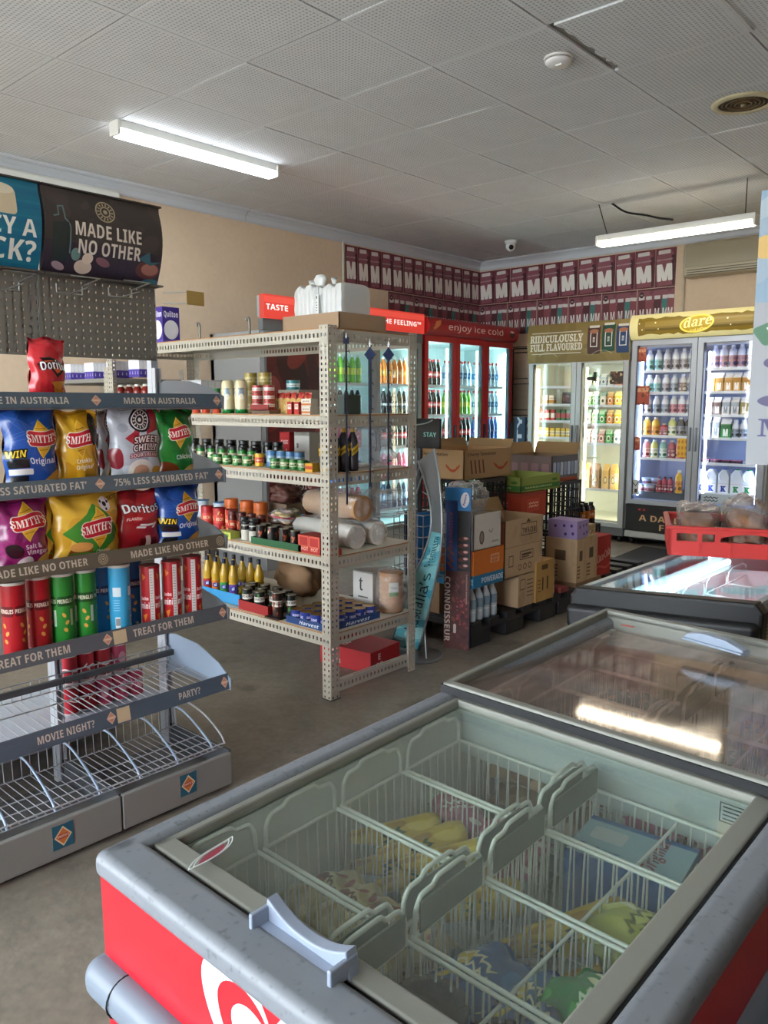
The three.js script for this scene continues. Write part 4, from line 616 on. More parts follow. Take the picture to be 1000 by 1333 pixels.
// second shelf
{
  const y = SHELF[2];
  rowOf(() => { const o = mkBottle('jar', L.blackjar, .03, .115, 0x16161a); return o; }, 'dark_jar', 'dark glass jar with a black lid on the second rack shelf', 'jar', y, -2.76, [254, 270, 286, 302, 318, 334, 350, 362], 'dark jars on the second shelf');
  rowOf(() => mkBottle('jar', L.greentin, .024, .085, 0x2b2b2b), 'pickle_jar', 'green pickle jar in the middle of the second rack shelf', 'jar', y, -2.67, [262, 276, 290, 303, 316, 328], 'pickle jars on the second shelf');
  rowOf(() => mkCan(L.greentin, .024, .05), 'green_tin', 'small green vegetable tin along the front of the second rack shelf', 'tin', y, -2.57, [283, 296, 309, 322, 358, 371, 383, 394], 'small green tins on the second shelf');
  rowOf(() => mkCan(L.yellowtin, .024, .066), 'yellow_tin', 'yellow and red tin between the green tins', 'tin', y, -2.6, [338], undefined);
  { let s = null; for (const px of [354, 367, 379, 390]) { const pos = [onR(px, -2.64), y + .001, -2.64]; if (!s) place(s = mkCan(L.bluetin, .026, .08), 'blue_tin', 'pale blue fish tin on the second rack shelf', 'tin', pos, 0, 'blue fish tins'); else copy(s, pos, px); } }
  { const t = mkCan(L.greentin, .02, .045); place(t, 'toppled_tin', 'green tin lying tilted near the rack post', 'tin', [onR(400, -2.64), y + .02, -2.64]); t.rotation.z = 1.35; const m = mkPack(band('#d8a21c', '#c84a24', 'mustard', '#6a2a10', { size: 16 }), solid('#caa028'), .05, .04, .05); place(m, 'mustard_box', 'small yellow box at the front by the rack post', 'box', [onR(407, -2.55), y, -2.55]); }
  const wbox = cell(128, 64, (c, w, h) => { fill(c, w, h, '#c9c6c0'); c.fillStyle = '#9a978f'; c.fillRect(0, 0, w, 8); rrect(c, 20, 24, 16, 10, 2, '#6a665e'); });
  place(mkPack(wbox, solid('#b9b6ae'), .12, .16, .1), 'white_carton', 'white carton at the back of the second rack shelf', 'carton', [onR(402, -3.0), y, -3.0]);
  const cl = cell(96, 96, (c, w, h) => { fill(c, w, h, '#b31d22'); txt(c, 'CLASSIC', w / 2, h * .35, 18, '#f0e0d8'); txt(c, 'Cola', w * .5, h * .72, 34, '#f4ece6', { font: 'serif', style: 'italic bold' }); });
  place(mkPack(cl, solid('#a81a20'), .08, .16, .08), 'red_cola_box', 'red cola box behind the jars on the second rack shelf', 'box', [onR(378, -2.98), y, -2.98]);
  // mixer bottles and bag at the open end
  const mx = cell(160, 160, (c, w, h) => { fill(c, w, h, '#3a3a40'); for (const x of [.25, .75]) { c.save(); c.translate(w * x, h * .45); c.rotate(-.35); c.fillStyle = '#d8b428'; c.fillRect(-42, -14, 84, 28); txt(c, 'Schweppes', 0, 0, 16, '#2a2a1a'); c.restore(); } });
  let s = null; for (let i = 0; i < 2; i++) for (let j = 0; j < 3; j++) { const pos = [-2.64 - i * .062, y, -2.6 - j * .062]; if (!s) place(s = mkBottle('soda', mx, .029, .2, 0xc8a21e), 'mixer_bottle', 'dark mixer bottle with a yellow label at the open end of the rack', 'bottle', pos, -.4, 'mixer bottles on the second shelf'); else copy(s, pos, -.4 + j * .5); }
  solo('plastic_bag', lumps(.2, .2, .2, 5), filmM, 'clear crumpled plastic bag beside the mixer bottles', 'bag', [-2.73, y, -2.93]);
  place(mkPack(band('#c8961e', '#e0b84a', '', '#000'), solid('#b88a1c'), .05, .035, .04), 'yellow_box', 'small yellow box under the mixer bottles at the rack end', 'box', [-2.62, y, -2.545]);
}
// third shelf
{
  const y = SHELF[3];
  rowOf(() => mkTube(band('#b8c4ce', '#d4dce2', '', '#000'), .042, .1, 0x3a78b4), 'blue_lid_tub', 'pale tub with a blue lid at the back of the third rack shelf', 'tub', y + .0, -2.95, [262, 285, 308], 'blue lidded tubs'); 
  rowOf(() => mkCan(L.orange, .04, .15, M(0xc86a30, .4)), 'orange_can', 'orange labelled canister on the third rack shelf', 'canister', y, -2.85, [300, 320, 338], 'orange canisters on the third shelf');
  rowOf(() => mkCan(L.coffee, .036, .12, M(0x8a1a1c, .4)), 'coffee_tin', 'red coffee tin on the third rack shelf', 'tin', y, -2.7, [268, 284, 300], 'red coffee tins');
  rowOf(() => mkBottle('jar', L.sauce, .025, .12, 0x5a1a14), 'sauce_jar', 'dark red sauce jar with a brown lid on the third rack shelf', 'jar', y, -2.66, [301, 313, 326, 339], 'sauce jars on the third shelf');
  rowOf(() => mkBottle('jar', L.blackjar, .026, .11, 0x202020), 'olive_jar', 'black olive jar with a dark lid behind the vegetable tins', 'jar', y, -2.6, [316, 328], 'olive jars');
  { let s = null; for (const [px, z] of [[338, -2.545], [353, -2.545], [368, -2.545], [383, -2.545], [344, -2.6], [359, -2.6], [374, -2.6]]) { const pos = [onR(px, z), y + .004, z]; if (!s) place(s = mkCan(L.veg, .025, .09), 'vegetable_tin', 'black vegetable tin with orange and white pictures in the green tray', 'tin', pos, 0, 'vegetable tins in the green tray'); else copy(s, pos, px); }
    const x0 = onR(328, -2.53), x1 = onR(393, -2.53); solo('green_tray', mergeAll([span(x0, x1, 0, .004, -2.63, -2.516), span(x0, x1, 0, .034, -2.518, -2.515), span(x0 - .002, x0, 0, .034, -2.63, -2.515), span(x1, x1 + .002, 0, .034, -2.63, -2.515)]), M(0x1e5a34, .6), 'dark green cardboard tray of vegetable tins', 'tray', [0, y, 0]); }
  { const c1 = cell(96, 40, (c, w, h) => { fill(c, w, h, '#b8c05a'); ell(c, 24, 20, 14, 10, '#3a5a1c'); ell(c, 66, 20, 14, 10, '#6a8a2c'); }); place(mkPack(c1, solid('#a8b04a'), .1, .035, .06), 'lime_tray_box', 'lime green low box at the front of the third rack shelf', 'box', [onR(295, -2.54), y, -2.545]); }
  rowOf(() => mkBottle('jar', band('#c8c4b8', '#1a1a1a', '', '#fff', { m0: .1, mh: .25 }), .024, .1, 0x1c1c1c), 'white_label_jar', 'jar with a pale barcode label beside the green tray', 'jar', y, -2.56, [318, 328], 'jars beside the green tray');
  { const rc = cell(160, 96, (c, w, h) => { fill(c, w, h, '#b02420'); c.strokeStyle = '#d86a4a'; c.lineWidth = 5; c.strokeRect(8, 8, 66, 50); c.strokeRect(84, 8, 66, 50); txt(c, 'HOT', w * .3, h * .75, 26, '#e8b098'); txt(c, 'HOT', w * .74, h * .75, 26, '#e8b098'); }); place(mkPack(rc, solid('#a02420'), .15, .085, .1), 'red_twin_pack', 'red twin pack box next to the rack post on the third shelf', 'box', [onR(410, -2.56), y, -2.565]); }
  const pk = cell(128, 64, (c, w, h) => { fill(c, w, h, '#8a4a6a'); spots(c, w, h, 14, ['#b07a94', '#6a3452', '#c8a8b8'], 5, 18); }); { const m = solo('purple_packet', lumps(.16, .07, .12, 8), A(pk, .3), 'crumpled purple foil packet on the third rack shelf', 'packet', [onR(368, -2.74), y + .075, -2.76]); solo('packet_box', span(-.08, .08, 0, .075, -.06, .06), M(0x6b4a3c, .7), 'brown box under the purple foil packet', 'box', [onR(368, -2.74), y, -2.76]); }
  const br = lumps(.15, .1, .13, 12); solo('brown_bag', br, M(0x5a352c, .5), 'dark brown bag at the back of the third rack shelf', 'bag', [onR(372, -3.0), y + .14, -3.0]); solo('brown_bag_box', span(-.08, .08, 0, .14, -.07, .07), M(0x73604e, .7), 'brown carton beneath the dark brown bag', 'carton', [onR(372, -3.0), y, -3.0]);
  // sleeves of cups along the open end
  const sleeve = (r, len, col, n) => { const pr = [[0, 0]]; for (let i = 0; i < n; i++) { const t = i / n * len; pr.push([r, t], [r * .985, t + len / n * .5]); } pr.push([r * .9, len], [0, len]); return lathe(pr, 22).rotateX(-PI / 2).translate(0, r, len / 2); };
  const tan = M(0xb98f63, .55), whiteC = M(0xd9d4c8, .5);
  const mkSleeve = (name, lab, r, len, mat, pos, turn) => { const o = thing(name, lab, 'cups', pos, turn); part(o, 'cup_stack', sleeve(r, len, 0, 26), mat); const f = part(o, 'plastic_sleeve', lumps(r * 2.3, r * 2.25, len * 1.06, r * 40, 14, 10, .07), filmM); f.position.y = -.001; return o; };
  mkSleeve('cup_sleeve', 'bagged sleeve of tan paper cups on top of the white cups', .062, .42, tan, [-2.86, y + .13, -2.83], PI / 2 - .1);
  mkSleeve('cup_sleeve', 'bagged sleeve of white foam cups on the third rack shelf', .058, .46, whiteC, [-2.87, y, -2.77], PI / 2 - .08);
  mkSleeve('cup_sleeve', 'bagged sleeve of white cups at the back of the third rack shelf', .058, .4, whiteC, [-2.84, y, -2.93], PI / 2 - .1);
  solo('plastic_bag', lumps(.22, .13, .2, 9), filmM, 'crumpled clear plastic bag spilling over the rack end', 'bag', [-2.7, y + .13, -3.0]);
  place(mkPack(solid('#b23a24'), solid('#a83420'), .06, .03, .05), 'orange_box', 'small orange red box at the open end of the third shelf', 'box', [-2.62, y, -2.57]);
  for (let i = 0; i < 2; i++) { const cz = -2.63 - i * .0; }
}
// fourth shelf
{
  const y = SHELF[4];
  const oil = (col) => cell(96, 128, (c, w, h) => { fill(c, w, h, '#b9932a'); c.fillStyle = col; c.fillRect(0, h * .52, w, h * .44); for (const x of [.25, .75]) { rrect(c, w * x - 18, h * .58, 36, 14, 3, '#20308a'); txt(c, 'oil', w * x, h * .63, 14, '#fff'); ell(c, w * x, h * .82, 14, 10, '#e0c040'); } });
  const oc = [oil('#a83024'), oil('#c8702a'), oil('#2f8a3a'), oil('#5a3a8a')];
  [266, 277, 288, 300].forEach((px, i) => place(mkBottle('oil', oc[i], .026, .225, 0x1a2440), 'oil_bottle', 'cooking oil bottle with ' + ['a red', 'an orange', 'a green', 'a purple'][i] + ' label in the blue tray', 'bottle', [onR(px, -2.6), y + .003, -2.6], 1.57));
  { let s = null; for (let i = 0; i < 7; i++) { const px = 268 + i * 11, pos = [onR(px, -2.72), y, -2.72]; if (!s) place(s = mkBottle('oil', oil('#8a6a1c'), .027, .225, 0x22222a), 'oil_bottle', 'golden cooking oil bottle in the row behind the tray', 'bottle', pos, .5, 'oil bottles in the rear row'); else copy(s, pos, i); } }
  { const x0 = onR(258, -2.56), x1 = onR(308, -2.56); solo('blue_tray', mergeAll([span(x0, x1, 0, .003, -2.64, -2.56), span(x0, x1, 0, .06, -2.563, -2.56), span(x0, x0 + .003, 0, .06, -2.64, -2.56), span(x1 - .003, x1, 0, .06, -2.64, -2.56)]), M(0x2f8ac0, .55), 'light blue cardboard tray of oil bottles', 'tray', [0, y, 0]); }
  { let s = null; const spots_ = [[318, -2.56], [334, -2.56], [322, -2.62], [338, -2.62], [354, -2.62], [326, -2.68], [342, -2.68], [358, -2.68], [372, -2.68], [362, -2.62], [376, -2.62]]; for (const [px, z] of spots_) { const pos = [onR(px, z), y + .004, z]; if (!s) place(s = mkCan(L.soup, .027, .105), 'soup_can', 'black chunky soup can on the fourth rack shelf', 'can', pos, .3, 'black soup cans'); else copy(s, pos, px); }
    const c2 = band('#2a1a14', '#e6ded0', 'HEARTY', '#1a1a1a', { size: 16, dots: ['#b04a24', '#8a2a14'], n: 12, m0: .3, mh: .25, ty: .42 }); place(mkCan(c2, .027, .125), 'soup_can', 'taller brown soup can in front of the black soup cans', 'can', [onR(358, -2.56), y, -2.56], .5);
    const x0 = onR(307, -2.53), x1 = onR(345, -2.53); solo('red_tray', mergeAll([span(x0, x1, 0, .003, -2.59, -2.528), span(x0, x1, 0, .05, -2.53, -2.527), span(x0 - .003, x0, 0, .05, -2.59, -2.527), span(x1, x1 + .003, 0, .05, -2.59, -2.527)]), M(0x98201f, .6), 'dark red cardboard tray of soup cans', 'tray', [0, y, 0]); solo('dark_lid_tray', span(-.05, .05, 0, .008, -.03, .03), M(0x2a1c18, .5), 'low dark tray in front of the taller soup can', 'tray', [onR(360, -2.53) - .035, y, -2.535]).position.z -= 0; }
  { // pet food cans in a shallow blue tray running round the corner post
    const x1 = -2.62, z1 = -2.53; let s = null; for (let i = 0; i < 4; i++) for (let j = 0; j < 5; j++) { const pos = [x1 - .034 - i * .071, y + .004, z1 - .034 - j * .071]; if (!s) place(s = mkCan(L.pet, .0345, .062, goldTin), 'pet_food_can', 'low blue can in the blue tray by the corner post', 'can', pos, 0, 'low blue cans in the tray'); else copy(s, pos, i + j * 2); }
    const hv = cell(256, 48, (c, w, h) => { fill(c, w, h, '#1c3f78'); txt(c, 'Harvest', w * .55, h * .55, 32, '#e6ecf4', { style: 'italic bold' }); }); const t = thing('blue_can_tray', 'dark blue low tray with white lettering around the blue cans', 'tray', [0, y, 0]);
    part(t, 'tray_base', span(x1 - .29, x1, 0, .003, z1 - .36, z1), M(0x1c3f78, .6)); part(t, 'tray_side', plate(.36, .034, .003, hv).rotateY(PI / 2).translate(x1 + .0015, .017, z1 - .18), A(hv, .5)); part(t, 'tray_side', plate(.29, .034, .003, hv).translate(x1 - .145, .017, z1 + .0015), A(hv, .5)); part(t, 'tray_side', span(x1 - .293, x1 - .29, 0, .034, z1 - .36, z1), M(0x1c3f78, .6)); }
  solo('paper_bag', lumps(.26, .19, .16, 15, 18, 12, .1), M(0x8a6a4c, .8), 'brown paper bag at the back of the fourth rack shelf', 'bag', [onR(385, -2.95), y, -2.96]);
  const tb = cell(128, 128, (c, w, h) => { fill(c, w, h, '#c4c2be'); txt(c, 't', w * .4, h * .35, 64, '#2a2a2c', { font: 'serif' }); c.fillStyle = '#5a5a5a'; c.fillRect(w * .25, h * .66, w * .5, 5); fill(c, w, 6, '#8a8884'); c.fillStyle = '#1a1a1c'; c.fillRect(0, h * .84, w, h * .16); });
  place(mkPack(tb, solid('#b0aeaa'), .14, .2, .12), 'white_box', 'white box with a black base at the back of the fourth shelf', 'box', [-2.8, y, -3.02]);
  { const o = thing('plate_stack', 'bagged stack of tan paper bowls at the open end of the fourth shelf', 'bowls', [-2.655, y, -3.02]); const pr = [[0, 0]]; for (let i = 0; i < 9; i++) { const t = i * .024; pr.push([.06, t + .004], [.064, t + .016], [.058, t + .02]); } pr.push([0, .216]); part(o, 'bowl_stack', lathe(pr, 24), M(0xb58558, .6)); part(o, 'plastic_sleeve', lumps(.14, .225, .14, 4, 16, 10, .05), filmM); const lb = cell(80, 80, (c, w, h) => { fill(c, w, h, '#dcd8cc'); c.fillStyle = '#5a8a3a'; c.fillRect(0, h * .72, w, h * .28); txt(c, '25 PACK', w / 2, h * .4, 14, '#5a5a50'); }); part(o, 'paper_label', plate(.05, .07, .001, lb).rotateY(PI / 4 + .3).translate(.053, .13, .042), A(lb, .5)); }
  // red crate of bottles on the floor beneath
  const rc = cell(128, 64, (c, w, h) => { fill(c, w, h, '#a81820'); txt(c, 'E', w * .3, h * .35, 26, '#e8d8d8'); txt(c, 'OB', w * .3, h * .72, 22, '#e8d8d8'); }); place(mkPack(rc, rc, .34, .11, .26), 'red_carton', 'low red carton on the floor beneath the rack', 'carton', [-2.88, 0, -3.02], .1);
}
// ---- on top of the rack: tray with bags
{
  const y = SHELF[0], a = pZ(372, 425, -2.62), t = thing('cardboard_tray', 'low brown cardboard tray on top of the storage rack', 'tray', [0, y, 0]);
  const x0 = a.x, x1 = -2.60, z0 = -2.915, z1 = -2.60, hh = .075, km = M(0xa08468, .8);
  part(t, 'tray_base', span(x0, x1, 0, .004, z0, z1), km); part(t, 'tray_side', span(x0, x1, 0, hh, z1 - .004, z1), km); part(t, 'tray_side', span(x0, x1, 0, hh, z0, z0 + .004), km); part(t, 'tray_side', span(x0, x0 + .004, 0, hh, z0, z1), km); part(t, 'tray_side', span(x1 - .004, x1, 0, hh, z0, z1), km);
  const b = thing('carrier_bag_bundle', 'bundle of white plastic carrier bags standing in the cardboard tray', 'bags', [(x0 + x1) / 2 - .0, y + .004, -2.755]);
  const w = x1 - x0 - .05, m = M(0xdedfdb, .35, 0, { transmission: .25, thickness: 0 });
  part(b, 'bag_stack', boxy(w * .52, .205, .2, 2).translate(w * .2, 0, 0), m); part(b, 'bag_stack', boxy(w * .5, .21, .21, 6).translate(-w * .22, 0, .01), m);
  const knot = (x, hh2, s) => part(b, 'bag_handle', lathe([[0, 0], [.03 * s, .004], [.022 * s, .03], [.034 * s, .055], [.02 * s, hh2], [0, hh2 + .004]], 10).scale(1, 1, .5).translate(x, .195, .02), m); knot(-w * .2, .075, 1.3); knot(-w * .36, .03, .8); knot(w * .08, .03, .6);
  const lb = cell(64, 128, (c, ww, h) => { fill(c, ww, h, '#d6d6d2'); rrect(c, 18, 8, 30, 12, 4, '#1a1a1a'); for (let i = 0; i < 4; i++) { c.fillStyle = '#4a4a4a'; c.fillRect(14, 34 + i * 12, 34, 4); } for (let i = 0; i < 12; i++) { c.fillStyle = '#222'; c.fillRect(14 + i * 3, 88, 1.5, 30); } });
  part(b, 'paper_label', plate(.045, .13, .001, lb).translate(-w * .02, .1, .112), A(lb, .5));
}
// ---- clip strips hanging at the open end
{
  const strip = (px, yTop, yBot, dia, lab) => {
    const z = pX(px, 470, RXr + .008).z, o = thing('clip_strip', lab, 'clip strip', [RXr + .012, yTop, z], PI / 4), n = 10, blue = M(0x10182f, .7);
    part(o, 'strip', box(.009, yTop - yBot, .0025, 0, -(yTop - yBot) / 2, 0), blue);
    for (let i = 0; i < n; i++) part(o, 'clip', bars([V(0, -.05 - i * (yTop - yBot - .06) / n, .002), V(.012, -.045 - i * (yTop - yBot - .06) / n, .008), V(.016, -.055 - i * (yTop - yBot - .06) / n, .006)], .0018), blue);
    part(o, 'hook', path([V(0, 0, 0), V(0, .03, .002), V(-.01, .045, .004), V(-.02, .03, .004)], .003, 12, 5), PAL.chrome);
    if (dia) { part(o, 'header_card', extr([[-.027, 0], [0, -.036], [.027, 0], [0, .036]], .002).translate(0, -.035, .002), M(0x182850, .7), 'blue diamond shaped card'); part(o, 'card_loop', bars([V(-.007, .012, .002), V(0, .03, .002), V(.007, .012, .002), V(-.007, .012, .002)], .0018), PAL.white); } else part(o, 'header_card', box(.026, .03, .002, 0, -.0, .002), M(0x1c2444, .4));
  };
  strip(450, 1.66, .92, false, 'plain navy clip strip hanging nearest the corner post');
  strip(481, 1.64, .99, true, 'navy clip strip with a diamond card hanging in the middle of three');
  strip(505, 1.645, .97, true, 'navy clip strip with a diamond card hanging nearest the rear post');
}
// ================================================================ glass-door fridges
// local axes: front at z = 0 facing +z, left bottom corner at the origin
function fridge(o, p) {
  const { w, h, d, n, base, y0, y1 } = p, t = .045, fm = p.frame, liner = M(p.liner || 0xe8ecee, .4);
  part(o, 'cabinet', mergeAll([span(0, t, base, h, -d, -.05), span(w - t, w, base, h, -d, -.05), span(0, w, base, h, -d - .0, -d + t), span(t, w - t, y1 + .03, h, -d + t, -.05), span(t, w - t, base, y0 - .0, -d + t, -.05)]), p.body);
  part(o, 'liner', mergeAll([span(t, t + .006, y0, y1 + .03, -d + t, -.055), span(w - t - .006, w - t, y0, y1 + .03, -d + t, -.055), span(t, w - t, y0, y1 + .03, -d + t, -d + t + .006), span(t, w - t, y0, y0 + .006, -d + t, -.055), span(t, w - t, y1 + .022, y1 + .03, -d + t, -.055)]), liner);
  const dw = (w - .012) / n, fb = p.fb || .05;
  for (let i = 0; i < n; i++) {
    const x0 = .006 + i * dw, x1 = x0 + dw - .006, yb = base + .006, yt = h - .004;
    const door = part(o, 'door', mergeAll([span(x0, x0 + fb, yb, yt, -.048, 0), span(x1 - fb, x1, yb, yt, -.048, 0), span(x0 + fb, x1 - fb, yb, yb + fb * .8, -.048, 0), span(x0 + fb, x1 - fb, yt - fb, yt, -.048, 0)]), fm);
    part(door, 'pane', span(x0 + fb, x1 - fb, yb + fb * .8, yt - fb, -.027, -.021), glassMat);
    part(door, 'seal', mergeAll([span(x0 + fb, x0 + fb + .008, yb + fb, yt - fb, -.046, -.006), span(x1 - fb - .008, x1 - fb, yb + fb, yt - fb, -.046, -.006)]), M(0x3b3f44, .5));
    if (p.handles) part(door, 'handle', rbox(.014, .22, .03, .005, (p.handles[i] > 0 ? x1 - fb * .5 : x0 + fb * .5), 1.05, .016), p.handleM || PAL.darkMetal);
  }
  for (let i = 0; i < n; i++) for (const y of p.shelves[i % p.shelves.length]) part(o, 'shelf', mergeAll([span(i * w / n + .05, (i + 1) * w / n - .05, y - .008, y, -d + .09, -.075), span(i * w / n + .05, (i + 1) * w / n - .05, y - .016, y + .01, -.082, -.074)]), p.shelfM || M(0xdfe6ea, .4));
  (p.tubes || []).forEach(([x, s]) => { const g = part(o, 'light_tube', rbox(.022, y1 - y0 - .06, .022, .008, x, (y0 + y1) / 2, -.075), glow(p.lightCol, p.glow || 5)); area(o, .03, y1 - y0 - .1, p.lightCol, p.light, V(x + s * .016, (y0 + y1) / 2, -.085), V(x + s * .5, (y0 + y1) / 2, -.6), 'tube_glow'); });
}
function stock(o, mk, name, label, cat, xs, y, z, grp, turn = 0, jitter = .003) {
  o.updateMatrixWorld(true); let src = null;
  xs.forEach((x, i) => { const q = o.localToWorld(V(x + rr(-jitter, jitter), y, z + rr(-jitter, jitter))), tt = o.rotation.y + turn + (turn ? 0 : 0); if (!src) { src = mk(); place(src, name, label, cat, q, tt, grp); } else copy(src, q, tt); });
}
// ---------------------------------------------------------------- iced coffee fridge (gold lit header)
const FZ = -7.465;
const D = (() => {
  const x0 = pZ(823, 442, FZ).x, xm = pZ(909, 440, FZ).x, w = (xm - x0) * 2 + .01, h = pZ(826, 443, FZ).y, hh = pZ(826, 411, FZ).y - h;
  const o = thing('drinks_fridge', 'two-door drinks fridge with a glowing gold header and black base', 'fridge', [x0, 0, FZ]);
  const py = (y) => pZ(860, y, FZ - .1).y, base = pZ(810, 655, FZ).y;
  const sL = [483, 511.5, 539, 567.5, 597].map(py), sR = [482, 511, 540, 568.5, 600, 637].map(py);
  fridge(o, { w, h, d: .72, n: 2, base, y0: base + .05, y1: h - .1, frame: M(0xa9adb2, .35, .5), body: M(0x9da1a6, .4, .3), liner: 0x9eafd4, shelves: [sL, sR], tubes: [[.085, 1], [w / 2 + .085, 1], [w - .085, -1]], lightCol: 0xcfdfff, light: 9, glow: 6, handles: [1, -1], handleM: M(0x888c90, .4, .5) });
  const hc = cell(900, 160, (c, W, Hh) => {
    fill(c, W, Hh, '#d8cc90'); c.fillStyle = '#7d6622'; c.beginPath(); c.moveTo(60, 40); for (let x = 60; x <= W - 60; x += 30) c.lineTo(x, 22 + 14 * hash2(x, 1, 5)); c.lineTo(W - 50, 80); for (let x = W - 60; x >= 60; x -= 30) c.lineTo(x, Hh - 20 - 14 * hash2(x, 2, 5)); c.closePath(); c.fill();
    c.fillStyle = '#8f7730'; c.fillRect(110, 50, W - 220, 34); c.fillStyle = '#65521a'; c.fillRect(110, 96, W - 220, 14);
    for (const x of [70, 180, 640, 800]) { ell(c, x, 60, 5, 5, '#fff6c0'); ell(c, x + 20, 100, 4, 4, '#fff6c0'); }
    ell(c, W * .5, Hh * .5, 110, 54, '#f2df62', -.12); ell(c, W * .5, Hh * .5, 98, 44, '#b99a2c', -.12); txt(c, 'dare', W * .5, Hh * .44, 78, '#fff3a0', { style: 'italic bold', font: 'serif', rot: -.1 }); txt(c, 'iced coffee', W * .51, Hh * .72, 20, '#ffe98a', { rot: -.1 });
  });
  const b = bulge(w, hh, .5, .05, hc, 10); const hm = part(o, 'header_sign', b.front, M(0xffffff, .35, 0, { map: sheetTex(hc.s), emissive: new THREE.Color(0xffffff), emissiveMap: sheetTex(hc.s), emissiveIntensity: .2 }), 'gold backlit header with a yellow logo'); hm.position.set(0, h, .02); const sh = part(o, 'header_box', b.shell, M(0xb9a55c, .5)); sh.position.set(0, h, .018);
  area(o, w - .1, hh * .8, 0xffe9a0, .8, V(w / 2, h + hh / 2, .09), V(w / 2, h + hh / 2 - .1, 2), 'header_glow');
  const bc = cell(640, 200, (c, W, Hh) => { fill(c, W, Hh, '#141210'); c.fillStyle = '#1d1a17'; c.fillRect(0, 0, W, 8); rrect(c, 60, 22, 52, 26, 3, '#3a0c10'); c.fillStyle = '#d02a30'; c.fillRect(66, 28, 12, 12); c.fillRect(90, 28, 10, 12); txt(c, 'A DARE', 172, 96, 62, '#d8a878', { sx: .95 }); txt(c, 'FIX\u2019', 222, 158, 62, '#d8a878', { sx: .95 }); });
  const yb = .13; part(o, 'base_panel', plate(w - .01, base - yb - .01, .03, bc, solid('#141210')).translate(w / 2, (base + yb) / 2, -.02), A(bc, .35), 'black base panel lettered A DARE FIX');
  part(o, 'kick_strip', rbox(w, .06, .04, .006, w / 2, .1, -.02), M(0xb9bbb8, .4, .3)); part(o, 'plinth', span(.03, w - .03, .05, base, -.7, -.05), M(0x2a2c2e, .6));
  for (const x of [.06, w - .06]) for (const z of [-.06, -.62]) part(o, 'castor', cyl(.03, .03, .025, 0, 0, 0, 14).rotateZ(PI / 2).translate(x, .03, z), PAL.black);
  // door stickers
  const st = cell(96, 96, (c, W, Hh) => { fill(c, W, Hh, '#a8482a'); rrect(c, 8, 12, 80, 20, 3, '#d89a70'); spots(c, W, Hh, 12, ['#4a2414', '#c87a50', '#6a3420'], 5, 14); }), st2 = cell(96, 96, (c, W, Hh) => { fill(c, W, Hh, '#d0cec8'); c.strokeStyle = '#1a1a1a'; c.lineWidth = 6; c.beginPath(); c.moveTo(10, 80); c.lineTo(30, 20); c.lineTo(60, 40); c.lineTo(90, 12); c.stroke(); rrect(c, 50, 60, 30, 24, 3, '#202020'); });
  const stick = (cc, xa, ya, xb, yb2, lab) => { const a = pZ(xa, yb2, FZ), b2 = pZ(xb, ya, FZ); part(o, 'door_sticker', plate(b2.x - a.x, b2.y - a.y, .001, cc).translate((a.x + b2.x) / 2 - x0, (a.y + b2.y) / 2, -.019), A(cc, .4), lab); };
  stick(st, 829, 452, 841, 471, 'orange sticker'); stick(st, 827, 502, 845, 527, 'orange and brown sticker'); stick(st2, 819, 625, 831, 643, 'black and white sticker'); stick(st, 822, 569, 833, 586, 'small brown sticker');
  const yw = cell(96, 96, (c, W, Hh) => { fill(c, W, Hh, '#e0b02a'); for (let i = 0; i < 9; i++) ell(c, 16 + (i % 3) * 32, 18 + Math.floor(i / 3) * 30, 10, 9, '#c2801c'); }); stick(yw, 880, 571, 895, 595, 'yellow sticker');
  const lg = cell(320, 60, (c, W, Hh) => { fill(c, W, Hh, '#b8c4cc'); squig(c, 66, 24, 90, '#4a4a52', 2); txt(c, '\u2740 \u2740', 150, 30, 26, '#8a5a4a'); txt(c, 'JOG', 210, 30, 36, '#2a2a30', { font: 'serif' }); }); stick(lg, 911, 647, 978, 654, 'white lettering strip');
  return { o, x0, w, h, base, sL, sR };
})();
const inD = (px) => pZ(px, 540, FZ - .13).x - D.x0;
const flav = (bg, lab, col, t) => cell(96, 128, (c, w, h) => { fill(c, w, h, bg); c.fillStyle = lab; c.fillRect(0, h * .4, w, h * .5); for (const x of [.25, .75]) { squig(c, w * x, h * .5, 34, col, 2); ell(c, w * x, h * .76, 16, 11, col); } });
const FB = { mint: flav('#d8dcde', '#7fb8b0', '#2a4a48', 'FM'), choc: flav('#dcdcdc', '#a8a2a4', '#3a2a26', 'M'), berry: flav('#dcdcdc', '#c8848e', '#6a2430', 'M'), grey: flav('#cfd2d6', '#8e98a4', '#2a3038', 'ICE'), coffee: flav('#c9c4be', '#7a5a44', '#e8dcc8', 'M'), blue: flav('#c4cbe0', '#9a6a70', '#2a2a60', 'CK'), orange: flav('#e8b83a', '#e0942a', '#6a4a10', 'OJ'), green: flav('#d8dc7a', '#f0ecd8', '#4a7a2a', 'APPLE'), pink: flav('#d87a80', '#e8a8a0', '#7a2430', 'FRUIT'), red: flav('#b84a5a', '#8a2a3c', '#f0d0c8', 'B'), aqua: flav('#8ecab8', '#d8ecd8', '#2a6a5a', 'K'), black: flav('#2a2c30', '#8a8e94', '#1a1a1a', 'X'), lime: flav('#c8d83a', '#3a8a3a', '#f4f4d0', 'L') };
const milkC = (bg, lab, mc) => cell(96, 128, (c, w, h) => { fill(c, w, h, '#d8d4cc'); c.fillStyle = bg; c.fillRect(0, h * .26, w, h * .26); c.fillStyle = lab; c.fillRect(0, h * .5, w, h * .5); txt(c, 'M', w * .5, h * .7, 60, mc, { stroke: mc, lw: 5 }); });
